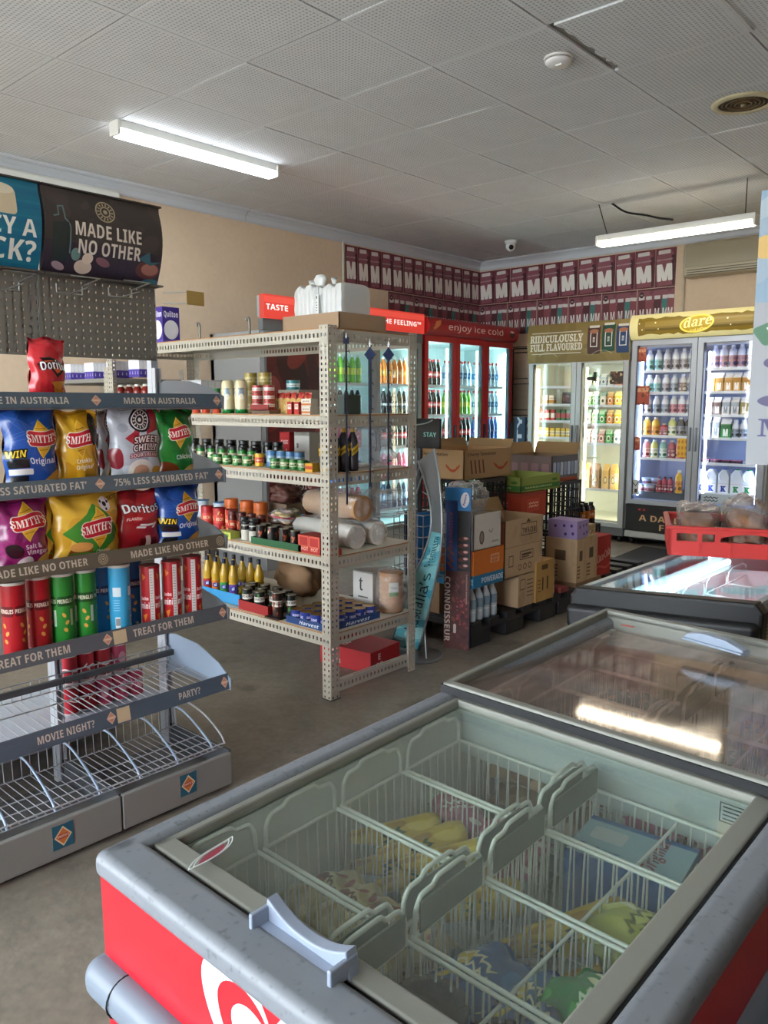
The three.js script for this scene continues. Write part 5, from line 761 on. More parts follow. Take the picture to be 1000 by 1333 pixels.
const MC = { gold: milkC('#b5822c', '#c2903a', '#f4efe4'), brown: milkC('#6a5040', '#7a6454', '#f0ece6'), white: milkC('#9aa4a8', '#dadad4', '#7a858a'), green: milkC('#1c6a2c', '#2a8a3c', '#f0f4ec'), olive: milkC('#8a7a3a', '#a8965a', '#f4f0e0') };
{
  const o = D.o, xl = [843, 854, 865, 876, 887, 897].map(inD), G = 'in the gold-topped fridge left door', z = -.14;
  const F = (row, cells, mkr, name, what, cat) => { const groups = {}; cells.forEach((k, i) => (groups[k] ||= []).push(xl[i])); for (const k of Object.keys(groups)) stock(o, () => mkr(FB[k]), name, k + ' ' + what + ' on ' + row + ' ' + G, cat, groups[k], ROW, z, row + ' ' + k + ' bottles', 0); };
  let ROW = D.sL[0]; const mb = (c) => mkBottle('milk', c, .036, .205, 0xd8dadc);
  F('the top shelf', ['mint', 'mint', 'choc', 'choc', 'choc', 'grey'], mb, 'milk_bottle', 'flavoured milk bottle', 'bottle'); ROW = D.sL[1];
  F('the second shelf', ['mint', 'mint', 'choc', 'grey', 'coffee', 'grey'], (c) => mkBottle('milk', c, .036, .175, 0xd8dadc), 'milk_bottle', 'flavoured milk bottle', 'bottle'); ROW = D.sL[2];
  F('the third shelf', ['choc', 'grey', 'grey', 'berry', 'berry', 'grey'], (c) => mkBottle('milk', c, .036, .175, 0xd8dadc), 'milk_bottle', 'flavoured milk bottle', 'bottle'); ROW = D.sL[3];
  F('the fourth shelf', ['orange', 'orange', 'red', 'green', 'black', 'black'], (c) => mkBottle('juice', c, .038, c === FB.red ? .12 : .18, 0xe0dcd0), 'juice_bottle', 'juice bottle', 'bottle'); ROW = D.sL[4];
  F('the fifth shelf', ['pink', 'green', 'aqua', 'red', 'pink', 'orange'], (c) => mkBottle('juice', c, .036, .18, 0xd8dadc), 'smoothie_bottle', 'smoothie bottle', 'bottle'); ROW = D.base + .056;
  stock(o, () => mkBottle('juice', FB.red, .027, .15, 0x6a3040), 'small_bottle', 'small crimson bottle on the bottom of the gold-topped fridge', 'bottle', [862, 869, 877].map(inD), ROW + .07, z, 'small crimson bottles');
  stock(o, () => mkBottle('juice', FB.orange, .035, .22, 0xe0dcd0), 'juice_bottle', 'tall orange juice bottle on the bottom of the gold-topped fridge', 'bottle', [888].map(inD), ROW + .07, z);
  part(o, 'bottom_rack', span(.07, D.w / 2 - .05, D.base + .056, D.base + .126, -.5, -.085), M(0x4a545e, .5));
  const tub = (c, r, h) => { const q = group('tub'); part(q, 'body', wrapLathe([[0, 0], [r * .86, 0], [r, h * .85]], c, 18), A(c, .4)); part(q, 'lid', lathe([[r * 1.03, h * .84], [r * 1.04, h], [0, h * .99]], 18), M(0x9ab0c8, .4)); return q; };
  stock(o, () => tub(FB.berry, .055, .07), 'yoghurt_tub', 'pink yoghurt tub low in the gold-topped fridge', 'tub', [838, 850].map(inD), ROW + .07, z, 'pink yoghurt tubs'); stock(o, () => tub(FB.blue, .06, .06), 'yoghurt_tub', 'blue dessert tub stacked low in the gold-topped fridge', 'tub', [846, 858].map(inD), ROW + .141, z - .02, 'blue dessert tubs');
  // right door
  const H2 = 'in the gold-topped fridge right door', xr = [927, 938.5, 950, 961.5, 973].map(inD), xr2 = [924, 935, 947, 958, 970].map(inD);
  stock(o, () => mkBottle('milk', FB.blue, .038, .215, 0xd0d4e0), 'milk_bottle', 'lilac capped milk bottle on the top shelf ' + H2, 'bottle', xr, D.sR[0], z, 'milk bottles top right');
  stock(o, () => mkCarton(MC.gold, .068, .175, .068), 'milk_carton', 'gold and white M milk carton on the second shelf ' + H2, 'carton', xr2, D.sR[1], z, 'gold M cartons');
  stock(o, () => mkCarton(MC.brown, .062, .165, .062), 'milk_carton', 'brown M milk carton on the third shelf ' + H2, 'carton', [923, 934].map(inD), D.sR[2], z, 'brown M cartons'); stock(o, () => mkCarton(MC.white, .064, .165, .062), 'milk_carton', 'white M milk carton on the third shelf ' + H2, 'carton', [945, 957].map(inD), D.sR[2], z, 'white M cartons'); stock(o, () => mkCarton(MC.olive, .062, .165, .062), 'milk_carton', 'olive M milk carton on the third shelf ' + H2, 'carton', [969].map(inD), D.sR[2], z);
  stock(o, () => mkCarton(MC.white, .06, .2, .06), 'milk_carton', 'tall pale milk carton on the fourth shelf ' + H2, 'carton', [922, 934].map(inD), D.sR[3], z, 'tall pale cartons'); stock(o, () => mkCarton(MC.green, .085, .18, .07), 'milk_carton', 'bright green M milk carton on the fourth shelf ' + H2, 'carton', [947].map(inD), D.sR[3], z); stock(o, () => mkBottle('milk', FB.grey, .034, .17, 0xd0d4d8), 'milk_bottle', 'grey milk bottle on the fourth shelf ' + H2, 'bottle', [959, 969].map(inD), D.sR[3], z, 'grey bottles fourth right');
  stock(o, () => { const q = group('tray'); part(q, 'body', box(.07, .03, .1, 0, .015, 0), M(0x3a2030, .5)); part(q, 'lid', box(.072, .004, .102, 0, .032, 0), M(0xa04a70, .4)); return q; }, 'dessert_tray', 'small dark dessert tray on the fifth shelf ' + H2, 'tray', [922, 935, 949, 962].map(inD), D.sR[4], z - .02, 'dessert trays');
  const ml = (k) => cell(128, 160, (c, w, h) => { fill(c, w, h, '#dfe4e8'); for (const x of [.25, .75]) { rrect(c, w * x - 26, h * .56, 52, 56, 3, '#f2f2f0'); txt(c, 'K', w * x, h * .74, 44, k, { font: 'serif', stroke: k, lw: 4 }); } });
  const jug = (c, cap) => { const q = group('jug'); part(q, 'body', extr([[-.045, 0], [.045, 0], [.045, .15], [.02, .2], [.016, .21], [-.016, .21], [-.045, .175]], .07, .006).translate(0, .006, -.035), M(0xdfe6ec, .35)); const lb = plate(.086, .09, .001, c).translate(0, .05, .0422); part(q, 'label', lb, A(c, .4)); part(q, 'handle', path([V(-.012, .2, .045), V(-.03, .19, .05), V(-.032, .15, .05), V(-.02, .125, .045)], .007, 10, 6), M(0xdfe6ec, .35)); part(q, 'cap', cyl(.018, .018, .018, 0, .222, 0, 14), M(cap, .4)); return q; };
  const mlab = (k) => cell(96, 96, (c, w, h) => { fill(c, w, h, '#eef0f0'); c.fillStyle = '#c8ccd0'; c.fillRect(0, 0, w, 8); txt(c, 'K', w * .5, h * .55, 70, k, { font: 'serif', stroke: k, lw: 6 }); });
  stock(o, () => jug(mlab('#1c3a9a'), 0x2a4aa8), 'milk_jug', 'white milk jug with a blue K low in the gold-topped fridge', 'jug', [917, 932, 948].map(inD), D.sR[5], z, 'blue labelled milk jugs'); stock(o, () => jug(mlab('#1f8a4a'), 0x2a9a50), 'milk_jug', 'white milk jug with a green K low in the gold-topped fridge', 'jug', [965, 980].map(inD), D.sR[5], z, 'green labelled milk jugs');
}
// ---------------------------------------------------------------- fridge with the flavoured-milk banner
const R2 = (() => {
  const x0 = pZ(688.5, 472, FZ).x, x1 = D.x0 - .012, w = x1 - x0, h = pZ(690, 468, FZ).y;
  const o = thing('drinks_fridge', 'two-door fridge with an olive RIDICULOUSLY FULL FLAVOURED banner', 'fridge', [x0, 0, FZ]);
  const py = (y) => pZ(770, y, FZ - .1).y, sR = [503, 528, 552, 577, 636].map(py), sL = [503, 527, 549, 571, 600].map(py);
  const base = .14;
  fridge(o, { w, h, d: .72, n: 2, base, y0: .2, y1: h - .07, frame: M(0xb4b6b6, .35, .4), body: M(0xa9abaa, .45, .2), liner: 0xe6e8d8, shelves: [sL, sR], tubes: [[.08, 1], [w / 2 + .08, 1], [w - .08, -1]], lightCol: 0xfff6d4, light: 7, glow: 5, handles: [1, -1], handleM: M(0x888c90, .4, .5) });
  const hc = cell(800, 300, (c, W, Hh) => {
    fill(c, W, Hh, '#8a7440'); spots(c, W, Hh, 20, ['#927c48', '#826c3a'], 30, 90); for (const y of [76, 236]) { c.fillStyle = '#d8cfb8'; c.fillRect(40, y - 10, 400, 6); }
    txt(c, 'RIDICULOUSLY', 240, 116, 74, '#e4dcc8', { font: 'serif', sx: .74, stroke: '#e4dcc8', lw: 3 }); txt(c, 'FULL FLAVOURED', 240, 182, 70, '#e4dcc8', { font: 'serif', sx: .65, stroke: '#e4dcc8', lw: 3 });
    [['#4a2a22', 500], ['#1f4a38', 610], ['#22406a', 716]].forEach(([k, x], i) => { rrect(c, x - 10, 30 + (i === 1 ? 0 : 14), 96, 200, 10, k); rrect(c, x, 20 + (i === 1 ? 0 : 14), 76, 18, 4, '#d8d2c8'); c.strokeStyle = '#e8e4dc'; c.lineWidth = 6; c.strokeRect(x + 14, 90, 48, 100); ell(c, x + 38, 78, 34, 16, '#a86a4a'); txt(c, 'BIG', x + 38, 140, 22, '#e8e4dc', { rot: PI / 2 }); });
    c.strokeStyle = 'rgba(220,220,200,.5)'; c.lineWidth = 5; c.beginPath(); c.arc(170, 330, 110, 4, 5.5); c.stroke(); c.beginPath(); c.arc(600, 340, 120, 4, 5.4); c.stroke();
  });
  const hb = pZ(760, 471, FZ).y, ht = pZ(695, 424, FZ).y - hb, b = bulge(w, ht, .1, .03, hc, 8); const m = part(o, 'header_banner', b.front, A(hc, .5), 'olive banner showing three milk cartons'); m.position.set(0, hb, .01); const s = part(o, 'header_box', b.shell, M(0xb9b49a, .5)); s.position.set(0, hb, .008);
  part(o, 'top_strip', rbox(w, .05, .05, .006, w / 2, h + .008, -.01), M(0xc4c6c4, .4, .2)); part(o, 'thermostat', box(.06, .026, .006, w - .08, h + .008, .018), M(0x40181c, .3)); const sk = cell(96, 28, (c, W, Hh) => { fill(c, W, Hh, '#c8cac8'); txt(c, 'SKOPE', 48, 15, 22, '#a8242c', { style: 'italic bold' }); }); part(o, 'maker_badge', plate(.12, .03, .002, sk).translate(.2, h + .008, .017), A(sk, .4));
  part(o, 'plinth', span(.02, w - .02, .06, base, -.7, -.03), M(0x6a6c6c, .5)); for (const x of [.06, w - .06]) for (const z of [-.06, -.62]) part(o, 'castor', cyl(.03, .03, .025, 0, 0, 0, 14).rotateZ(PI / 2).translate(x, .03, z), PAL.black);
  { const a = pZ(762, 493, FZ), q = rbox(.1, .035, .02, .006, a.x - x0 + .06, a.y, -.012), q2 = rbox(.03, .09, .02, .006, a.x - x0 + .1, a.y + .02, -.012); part(o, 'sign_holder', mergeAll([q, q2]), M(0x1c1a18, .4), 'black sticker shaped like a sign'); const br = cell(96, 80, (c, W, Hh) => { fill(c, W, Hh, '#3a2418'); spots(c, W, Hh, 14, ['#7a4a2c', '#c8a878', '#5a3420'], 5, 14); }), e = pZ(793, 500, FZ), f = pZ(811, 483, FZ); part(o, 'door_sticker', plate(f.x - e.x, f.y - e.y, .001, br).translate((e.x + f.x) / 2 - x0, (e.y + f.y) / 2, -.019), A(br, .4), 'brown picture sticker'); }
  return { o, x0, w, sL, sR };
})();
{
  const o = R2.o, z = -.15, inR = (px) => pZ(px, 540, FZ - .13).x - R2.x0, five = [766, 775, 784.5, 794, 804].map(inR);
  const juiceC = (bg, top, t) => cell(72, 96, (c, w, h) => { fill(c, w, h, top); c.fillStyle = bg; c.fillRect(0, h * .3, w, h * .7); ell(c, w * .5, h * .62, 24, 20, '#f0ecd8'); ell(c, w * .5, h * .64, 16, 12, t); });
  const JC = { green: juiceC('#4a8a4a', '#d8dcc8', '#2a5a2a'), white: juiceC('#d4d4cc', '#8aa89a', '#3a4a3a'), orange: juiceC('#d08a3a', '#e8c88a', '#a8541c'), yellow: juiceC('#d8b42a', '#e8d88a', '#b8761c'), pink: juiceC('#c89088', '#dccac0', '#7a3a34'), bright: juiceC('#3aa85a', '#b8e0b8', '#1c6a34'), blue: juiceC('#b8ccd8', '#e4e8e8', '#4a6a8a') };
  const row = (cells, y, nm, hh = .135) => { const gr = {}; cells.forEach((k, i) => (gr[k] ||= []).push(five[i])); for (const k of Object.keys(gr)) stock(o, () => mkCarton(JC[k], .058, hh, .058), 'juice_carton', k + ' drink carton on ' + nm + ' of the olive-banner fridge', 'carton', gr[k], y, z, nm + ' ' + k + ' cartons'); };
  row(['white', 'white', 'blue', 'white', 'pink'], R2.sR[0], 'the top shelf', .13); row(['green', 'green', 'white', 'orange', 'yellow'], R2.sR[1], 'the second shelf', .14); row(['white', 'green', 'bright', 'orange', 'yellow'], R2.sR[2], 'the third shelf', .145); row(['pink', 'white', 'pink', 'bright', 'blue'], R2.sR[3], 'the fourth shelf', .145);
  const tall = cell(80, 140, (c, w, h) => { fill(c, w, h, '#d2ae68'); ell(c, w * .5, h * .62, 22, 20, '#6a5a2a'); ell(c, w * .5, h * .62, 16, 14, '#d8c48a'); }), tall2 = cell(80, 140, (c, w, h) => { fill(c, w, h, '#9a7a58'); ell(c, w * .5, h * .62, 22, 20, '#4a3420'); ell(c, w * .5, h * .62, 16, 14, '#b89a78'); });
  stock(o, () => mkCarton(tall, .066, .26, .066), 'juice_carton', 'tall pale gold drink carton on the low shelf of the olive-banner fridge', 'carton', [767, 792, 802].map(inR), R2.sR[4], z, 'tall gold cartons'); stock(o, () => mkCarton(tall2, .066, .26, .066), 'juice_carton', 'tall brown drink carton on the low shelf of the olive-banner fridge', 'carton', [779].map(inR), R2.sR[4], z);
  const lx = [706, 713, 720, 727, 734, 741].map(inR), ch = cell(72, 72, (c, w, h) => { fill(c, w, h, '#d8d2c4'); c.fillStyle = '#b0803a'; c.fillRect(0, h * .5, w, h * .3); txt(c, 'cheese', w / 2, h * .3, 16, '#6a4a20'); });
  const put = (cc, xs, y, hh, lab, gr, w = .05) => stock(o, () => mkPack(cc, cc, w, hh, .06), 'dairy_pack', lab + ' of the olive-banner fridge', 'pack', xs, y, z, gr);
  put(ch, [710, 718].map(inR), R2.sL[1], .1, 'cream cheese pack on the second left shelf', 'cream cheese packs', .055); put(band('#4a2a2a', '#6a3a34', '', '#fff'), [736].map(inR), R2.sL[1], .13, 'dark brown pack on the second left shelf', undefined, .07);
  put(band('#b8403a', '#e0dcd4', '', '#000'), lx.slice(0, 3), R2.sL[2], .12, 'red striped dairy pack on the third left shelf', 'red striped packs', .04); put(band('#4a7a4a', '#b8403a', '', '#000'), lx.slice(3, 6), R2.sL[2], .12, 'green and red dairy pack on the third left shelf', 'green and red packs', .045);
  put(band('#d8b83a', '#e8e0b8', 'butter', '#7a5a1c'), lx, R2.sL[3], .1, 'yellow butter pack on the fourth left shelf', 'butter packs', .048); put(band('#c8a82a', '#3a6a8a', '', '#000'), lx.slice(2), R2.sL[4], .09, 'yellow and blue tub pack on the fifth left shelf', 'yellow and blue packs', .048);
}
// ---------------------------------------------------------------- cola fridges along the left wall (facing +x)
const CX = -5.05;
const soda = (col, cap, t) => cell(80, 128, (c, w, h) => { fill(c, w, h, col); c.fillStyle = cap; c.fillRect(0, h * .42, w, h * .24); for (const x of [.25, .75]) txt(c, t, w * x, h * .54, 17, '#f4f0ec'); });
const SD = { cola: soda('#2a1410', '#b01c22', 'cola'), dark: soda('#1c1214', '#2a2a2e', 'zero'), lime: soda('#7ab83a', '#c8d83a', 'L'), orange: soda('#d87a24', '#e0962a', 'O'), water: soda('#b8d0dc', '#3a7ab0', 'w'), pinkS: soda('#c86a80', '#d8487a', 'P'), blueS: soda('#3a6ab0', '#2a4a98', 'B'), energy: soda('#1c2a4a', '#8a9ab0', 'E') };
function colaFridge(zL, zR, label, hTop, opts) {
  const w = zL - zR, h = pX(600, 440, CX).y - (opts.dropTop || 0), o = thing('drinks_fridge', label, 'fridge', [CX, 0, zL], PI / 2);
  const ys = [.36, .66, .96, 1.26, 1.56];
  fridge(o, { w, h, d: .7, n: opts.n, base: .16, y0: .22, y1: h - .08, frame: opts.frame, body: opts.body, liner: 0xe6f6f6, shelves: [ys], tubes: opts.tubes(w), lightCol: 0xc8f4f4, light: opts.light ?? 9, drop: opts.drop, glow: 5, handles: opts.handles, handleM: PAL.darkMetal, fb: opts.fb });
  part(o, 'plinth', span(.01, w - .01, 0, .16, -.68, -.02), opts.body);
  return { o, w, h, ys };
}
{
  const zA = pX(553, 430, CX).z, zB = pX(669, 440, CX).z, red = M(0xb01d22, .35), h = pX(600, 440, CX).y;
  const K = colaFridge(zA, zB, 'red three-door drinks fridge lettered enjoy ice cold', 0, { n: 3, frame: red, body: M(0x9a1a1e, .4), fb: .055, tubes: (w) => [[w / 3 - .07, -1], [2 * w / 3 - .07, -1], [w - .07, -1], [.07, 1]], handles: [1, 1, 1], light: 30 });
  const hc = cell(820, 170, (c, W, Hh) => { fill(c, W, Hh, '#a3191f'); c.fillStyle = '#8c141a'; c.fillRect(0, Hh * .82, W, Hh * .2); poly(c, [[30, 110], [60, 40], [110, 20], [90, 70], [50, 120]], '#c87a4a'); txt(c, 'enjoy ice cold', W * .5, Hh * .47, 84, '#ecdcd8', { style: '' }); ell(c, W * .92, Hh * .5, 26, 40, '#3a1416'); ell(c, W * .92, Hh * .36, 20, 12, '#d8c0b8'); });
  const ht = pX(600, 418, CX).y - h, b = bulge(K.w, ht, .45, .055, hc, 10); const m = part(K.o, 'header_sign', b.front, A(hc, .35), 'red header lettered enjoy ice cold'); m.position.set(0, h, .01); const s = part(K.o, 'header_box', b.shell, red); s.position.set(0, h, .008);
  const wD = K.w / 3, rows = [['cola', 'cola', 'dark', 'cola', 'cola'], ['lime', 'orange', 'cola', 'lime', 'water'], ['water', 'energy', 'blueS', 'water', 'water']];
  const hts = [.27, .26, .27, .26, .27];
  for (let dI = 0; dI < 3; dI++) for (let k = 0; k < 5; k++) { const kind = rows[dI][k], xs = []; for (let i = 0; i < 5; i++) xs.push(dI * wD + .095 + i * .077); stock(K.o, () => mkBottle('soda', SD[kind], .033, hts[k], 0xb8141c), 'soda_bottle', kind.replace('S', '') + ' soft drink bottle on shelf ' + ['one', 'two', 'three', 'four', 'five'][k] + ' of the ' + ['first', 'second', 'third'][dI] + ' red door', 'bottle', xs, K.ys[k], -.14, 'red fridge door ' + dI + ' shelf ' + k, 0); stock(K.o, () => mkBottle('soda', SD[kind], .033, hts[k], 0xb8141c), 'soda_bottle', kind.replace('S', '') + ' soft drink bottle in the second row of shelf ' + ['one', 'two', 'three', 'four', 'five'][k] + ', ' + ['first', 'second', 'third'][dI] + ' red door', 'bottle', xs, K.ys[k], -.225, 'red fridge door ' + dI + ' rear row ' + k, 0); }
  // left fridge with a lit header
  const zC = pX(342, 410, CX).z, K2 = colaFridge(zC, zA + .03, 'grey drinks fridge with a glowing red TASTE THE FEELING header', 0, { n: 3, frame: M(0x8a9094, .35, .5), body: M(0xa8acae, .4, .3), tubes: (w) => [[.08, 1], [w / 3 + .08, 1], [2 * w / 3 + .08, 1], [w - .08, -1]], handles: [1, 1, -1], light: 28, dropTop: .09 });
  const h2 = cell(960, 120, (c, W, Hh) => { fill(c, W, Hh, '#c8362c'); c.fillStyle = '#d4483c'; c.fillRect(0, 10, W, 30); txt(c, 'TASTE', 66, 62, 40, '#f6e8e4'); txt(c, 'THE FEELING\u2122', W * .83, 66, 40, '#f6e8e4'); txt(c, 'Cola', W * .5, 60, 56, '#f6e8e4', { font: 'serif', style: 'italic bold' }); });
  const ht2 = pX(540, 408, CX).y - h, b2 = plate(K2.w, ht2, .06, h2, solid('#a83a30')).translate(K2.w / 2, h + ht2 / 2, -.01); part(K2.o, 'header_skirt', span(0, K2.w, K2.h, h, -.06, .0), M(0x6a6e70, .4)); part(K2.o, 'header_sign', b2, M(0xffffff, .4, 0, { map: sheetTex(h2.s), emissive: new THREE.Color(0xffffff), emissiveMap: sheetTex(h2.s), emissiveIntensity: .5 }), 'glowing red header lettered TASTE THE FEELING'); part(K2.o, 'header_box', span(0, K2.w, h + .01, h + ht2 - .01, -.07, -.041), M(0x9a9ea0, .4));
  area(K2.o, K2.w - .1, ht2 * .8, 0xff8a70, 1.2, V(K2.w / 2, h + ht2 / 2, .04), V(K2.w / 2, h + ht2 / 2 - .1, 2), 'header_glow');
  { // picture panel on the first door
    const pc = cell(200, 320, (c, W, Hh) => { fill(c, W, Hh, '#5a1414'); spots(c, W, Hh, 16, ['#2a0a0c', '#7a2420', '#8a3a34', '#3a0e10'], 20, 60); txt(c, 'CLASSIC', W * .5, Hh * .8, 28, '#c8a8a0'); }); part(K2.o, 'door_picture', plate(K2.w / 3 - .06, 1.5, .004, pc).translate(K2.w / 6, 1.15, .004), A(pc, .35), 'dark red blurred picture film covering a door'); }
  const w2 = K2.w / 3, r2 = [['pinkS', 'blueS', 'pinkS', 'dark', 'lime'], ['energy', 'pinkS', 'cola', 'dark', 'orange']];
  for (let dI = 1; dI < 3; dI++) for (let k = 0; k < 5; k++) { const kind = r2[dI - 1][k], xs = []; for (let i = 0; i < 7; i++) xs.push(dI * w2 + .1 + i * .077); stock(K2.o, () => mkBottle('soda', SD[kind], .034, .265, 0xd8d8d8), 'soda_bottle', kind.replace('S', '') + ' soft drink bottle on shelf ' + ['one', 'two', 'three', 'four', 'five'][k] + ' of the grey fridge ' + ['', 'middle', 'right'][dI] + ' door', 'bottle', xs, K2.ys[k], -.14, 'grey fridge door ' + dI + ' shelf ' + k, 0); }
}
{ // narrow dark wire rack and blue cooler between the fridges
  const z = -7.95, a = pZ(681, 470, z), o = thing('hook_rack', 'narrow dark wire rack in the gap between the red and olive fridges', 'rack', [a.x, 0, z]);
  part(o, 'frame', mergeAll([bars([V(-.13, 0, 0), V(-.13, 2.0, 0), V(.13, 2.0, 0), V(.13, 0, 0)], .008), bars([V(-.13, .02, 0), V(.13, .02, 0)], .008)]), PAL.black);
  for (const y of [.9, 1.25, 1.6, 1.95]) part(o, 'shelf_basket', mergeAll([bars([V(-.13, y, 0), V(-.13, y, .1), V(.13, y, .1), V(.13, y, 0)], .005), bars([V(-.13, y + .06, .1), V(.13, y + .06, .1)], .005), box(.25, .004, .1, 0, y, .05)]), PAL.black);
  const bc = cell(64, 160, (c, w, h) => { fill(c, w, h, '#26415c'); txt(c, 'QUALITY', w * .5, h * .45, 40, '#cfdbe4', { rot: -PI / 2, sx: .9 }); c.fillStyle = '#3a6a94'; c.fillRect(0, h * .85, w, h * .15); });
  const p0 = pZ(676, 600, -7.55), p1 = pZ(676, 543, -7.55); solo('blue_display_box', boxFaces(.14, p1.y, .12, [bc, bc, bc, bc, bc, bc]).translate(0, p1.y / 2, 0), A(bc, .5), 'tall dark blue display box between the two fridges', 'box', [p0.x, 0, -7.6]);
}
// ================================================================ pallets and cartons
function pallet(x1, z1, len, wid, label) {                           // near right bottom corner (x1, z1); runs away along -z, back along -x
  const o = thing('plastic_pallet', label, 'pallet', [x1, 0, z1]), m = M(0x26272a, .6), h = .145;
  for (const z of [0, -.33 * len, -.66 * len, -len + .14]) for (const x of [-.07, -wid / 2, -wid + .07]) part(o, 'block', rbox(.13, .1, .2, .008, x, .05, z - (z > -.01 ? .1 : z < -len + .2 ? .04 : .07)), m);
  for (let i = 0; i < 7; i++) part(o, 'deck_slat', rbox(wid, .04, .1, .005, -wid / 2, h - .02, -.05 - i * (len - .1) / 6), m);
  for (const x of [-.05, -wid / 2, -wid + .05]) part(o, 'stringer', rbox(.1, .022, len, .004, x, .1, -len / 2), m);
  return o;
}
const PXF = -2.56, PT = .145;
pallet(PXF + .0, -3.6, 1.18, 1.0, 'black plastic pallet beside the ice cream standee'); pallet(PXF - .06, -4.8, 1.2, 1.0, 'black plastic pallet under the brown cartons and the red cola box'); 
{ const g = extr([[-2.5, 6.08], [-3.12, 6.08], [-3.22, 7.35], [-2.6, 7.3]], .012, .002).rotateX(-PI / 2); solo('rubber_mat', g, M(0x17181a, .7), 'flat black rubber mat on the floor between pallets and fridges', 'mat', [0, .002, 0]); }
const pz = (px, xf = PXF) => pX(px, 720, xf).z;
function stackBox(px0, px1, y0, y1, wX, cells, name, label, opts = {}) { const xf = opts.xf ?? PXF, zN = opts.zN ?? pz(px0, xf), zF = opts.zF ?? pz(px1, xf), o = carton(wX, y1 - y0, zN - zF, cells, opts); place(o, name, label, opts.cat || 'box', [xf - wX / 2, y0, (zN + zF) / 2], opts.turn || 0); return o; }
{
  const E = solid('#bda07c'), face = (fn, w = 192, h = 128, bg = '#bda07c') => cell(w, h, (c, W, Hh) => { fill(c, W, Hh, bg); spots(c, W, Hh, 10, ['rgba(120,95,65,.12)', 'rgba(200,175,140,.12)'], 15, 50); fn(c, W, Hh); });
  // water bottles
  const wat = cell(64, 96, (c, w, h) => { fill(c, w, h, '#b8c4c8'); c.fillStyle = '#7f97a4'; c.fillRect(0, h * .3, w, h * .28); c.fillStyle = '#d8e0e2'; c.fillRect(0, h * .66, w, h * .04); });
  { let s = null; for (let i = 0; i < 4; i++) for (let j = 0; j < 3; j++) { const pos = [PXF - .04 - j * .068, PT, -3.645 - i * .07]; if (!s) place(s = mkBottle('soda', wat, .032, .2, 0xd8dcde, { transmission: .25, thickness: 0 }), 'water_bottle', 'clear water bottle in the shrink-wrapped pack at the pallet corner', 'bottle', pos, 0, 'water bottles on the pallet'); else copy(s, pos, i); } }
  const pw = face((c, w, h) => { fill(c, w, h, '#d0702a'); c.fillStyle = '#2a7aa4'; c.fillRect(0, h * .66, w, h * .34); txt(c, 'POWERADE', w * .62, h * .83, 26, '#d8e8f0'); rrect(c, w * .55, h * .18, 56, 30, 3, '#e8a878'); txt(c, 'MIXED', w * .7, h * .26, 14, '#a84a1c'); txt(c, 'BERRY', w * .7, h * .36, 14, '#a84a1c'); });
  stackBox(617, 656, PT + .2, PT + .415, .26, { px: pw, pz: pw, py: solid('#c86a28'), edge: solid('#c86a28') }, 'sports_drink_carton', 'orange and blue sports drink carton on the water bottles', { noTape: true });
  const pear = face((c, w, h) => { fill(c, w, h, '#cfcac0'); ell(c, w * .3, h * .66, 16, 24, '#4a4438'); ell(c, w * .3, h * .66, 11, 18, '#8a8272'); c.strokeStyle = '#6a665c'; c.lineWidth = 3; c.beginPath(); c.arc(w * .62, h * .45, 12, 0, 3); c.stroke(); squig(c, w * .78, h * .82, 46, '#7a7468', 1); });
  stackBox(616, 652, PT + .416, PT + .62, .26, { px: pear, pz: pear, edge: solid('#c4beb2') }, 'white_fruit_carton', 'open white carton with a dark fruit print on the orange carton', { open: [] });
  const roy = face((c, w, h) => { txt(c, 'ROYAL', w * .62, h * .22, 30, '#4a3a26', { rot: PI }); c.strokeStyle = '#4a3a26'; c.lineWidth = 3; c.strokeRect(w * .42, h * .1, w * .4, h * .2); poly(c, [[w * .6, h * .02], [w * .66, h * .08], [w * .54, h * .08]], '#4a3a26'); c.strokeRect(w * .4, h * .58, w * .34, h * .14); c.fillStyle = '#4a3a26'; c.fillRect(w * .44, h * .62, w * .26, 8); c.fillRect(w * .44, h * .67, w * .2, 5); for (let i = 0; i < 3; i++) { c.beginPath(); c.arc(w * (.4 + i * .13), h * .85, 10, 0, 7); c.stroke(); } c.strokeRect(w * .12, h * .62, 26, 40); c.fillStyle = 'rgba(120,95,60,.5)'; c.fillRect(0, h * .46, w, 3); }, 256, 224);
  const redE = face((c, w, h) => { fill(c, w, h, '#9a5236'); c.fillStyle = '#7a3a24'; c.fillRect(0, 0, w, 8); });
  // base cartons
  const bx = face((c, w, h) => { for (let i = 0; i < 5; i++) { c.fillStyle = '#6a5438'; c.fillRect(w * .5, h * (.2 + i * .12), w * .36, 4); } c.strokeStyle = '#5a4630'; c.lineWidth = 3; c.strokeRect(w * .12, h * .16, w * .28, h * .3); }), six = face((c, w, h) => { fill(c, w, h, '#b58d50'); rrect(c, w * .3, h * .1, w * .34, h * .12, 6, '#5a4424'); for (const x of [.34, .6]) rrect(c, w * x, h * .4, 14, h * .34, 6, '#4a3418'); for (let i = 0; i < 4; i++) { c.fillStyle = '#7a5c30'; c.fillRect(w * .1, h * (.45 + i * .09), w * .16, 4); } });
  stackBox(676, 698, PT, PT + .2, .29, { px: bx, pz: E, edge: E }, 'brown_carton', 'low brown carton under the tall open carton', {});
  stackBox(657, 706, PT + .201, PT + .55, .29, { px: roy, pz: redE, edge: E }, 'tall_open_carton', 'tall open brown carton printed with an upside-down crown box', { open: [['z', 1, -.9], ['x', -1, -1.1]] });
  stackBox(699, 722, PT, PT + .255, .16, { px: six, pz: six, edge: solid('#b58d50') }, 'handled_carton', 'mustard brown six-bottle carton with hand holes', { noTape: true, xf: PXF + .012 });
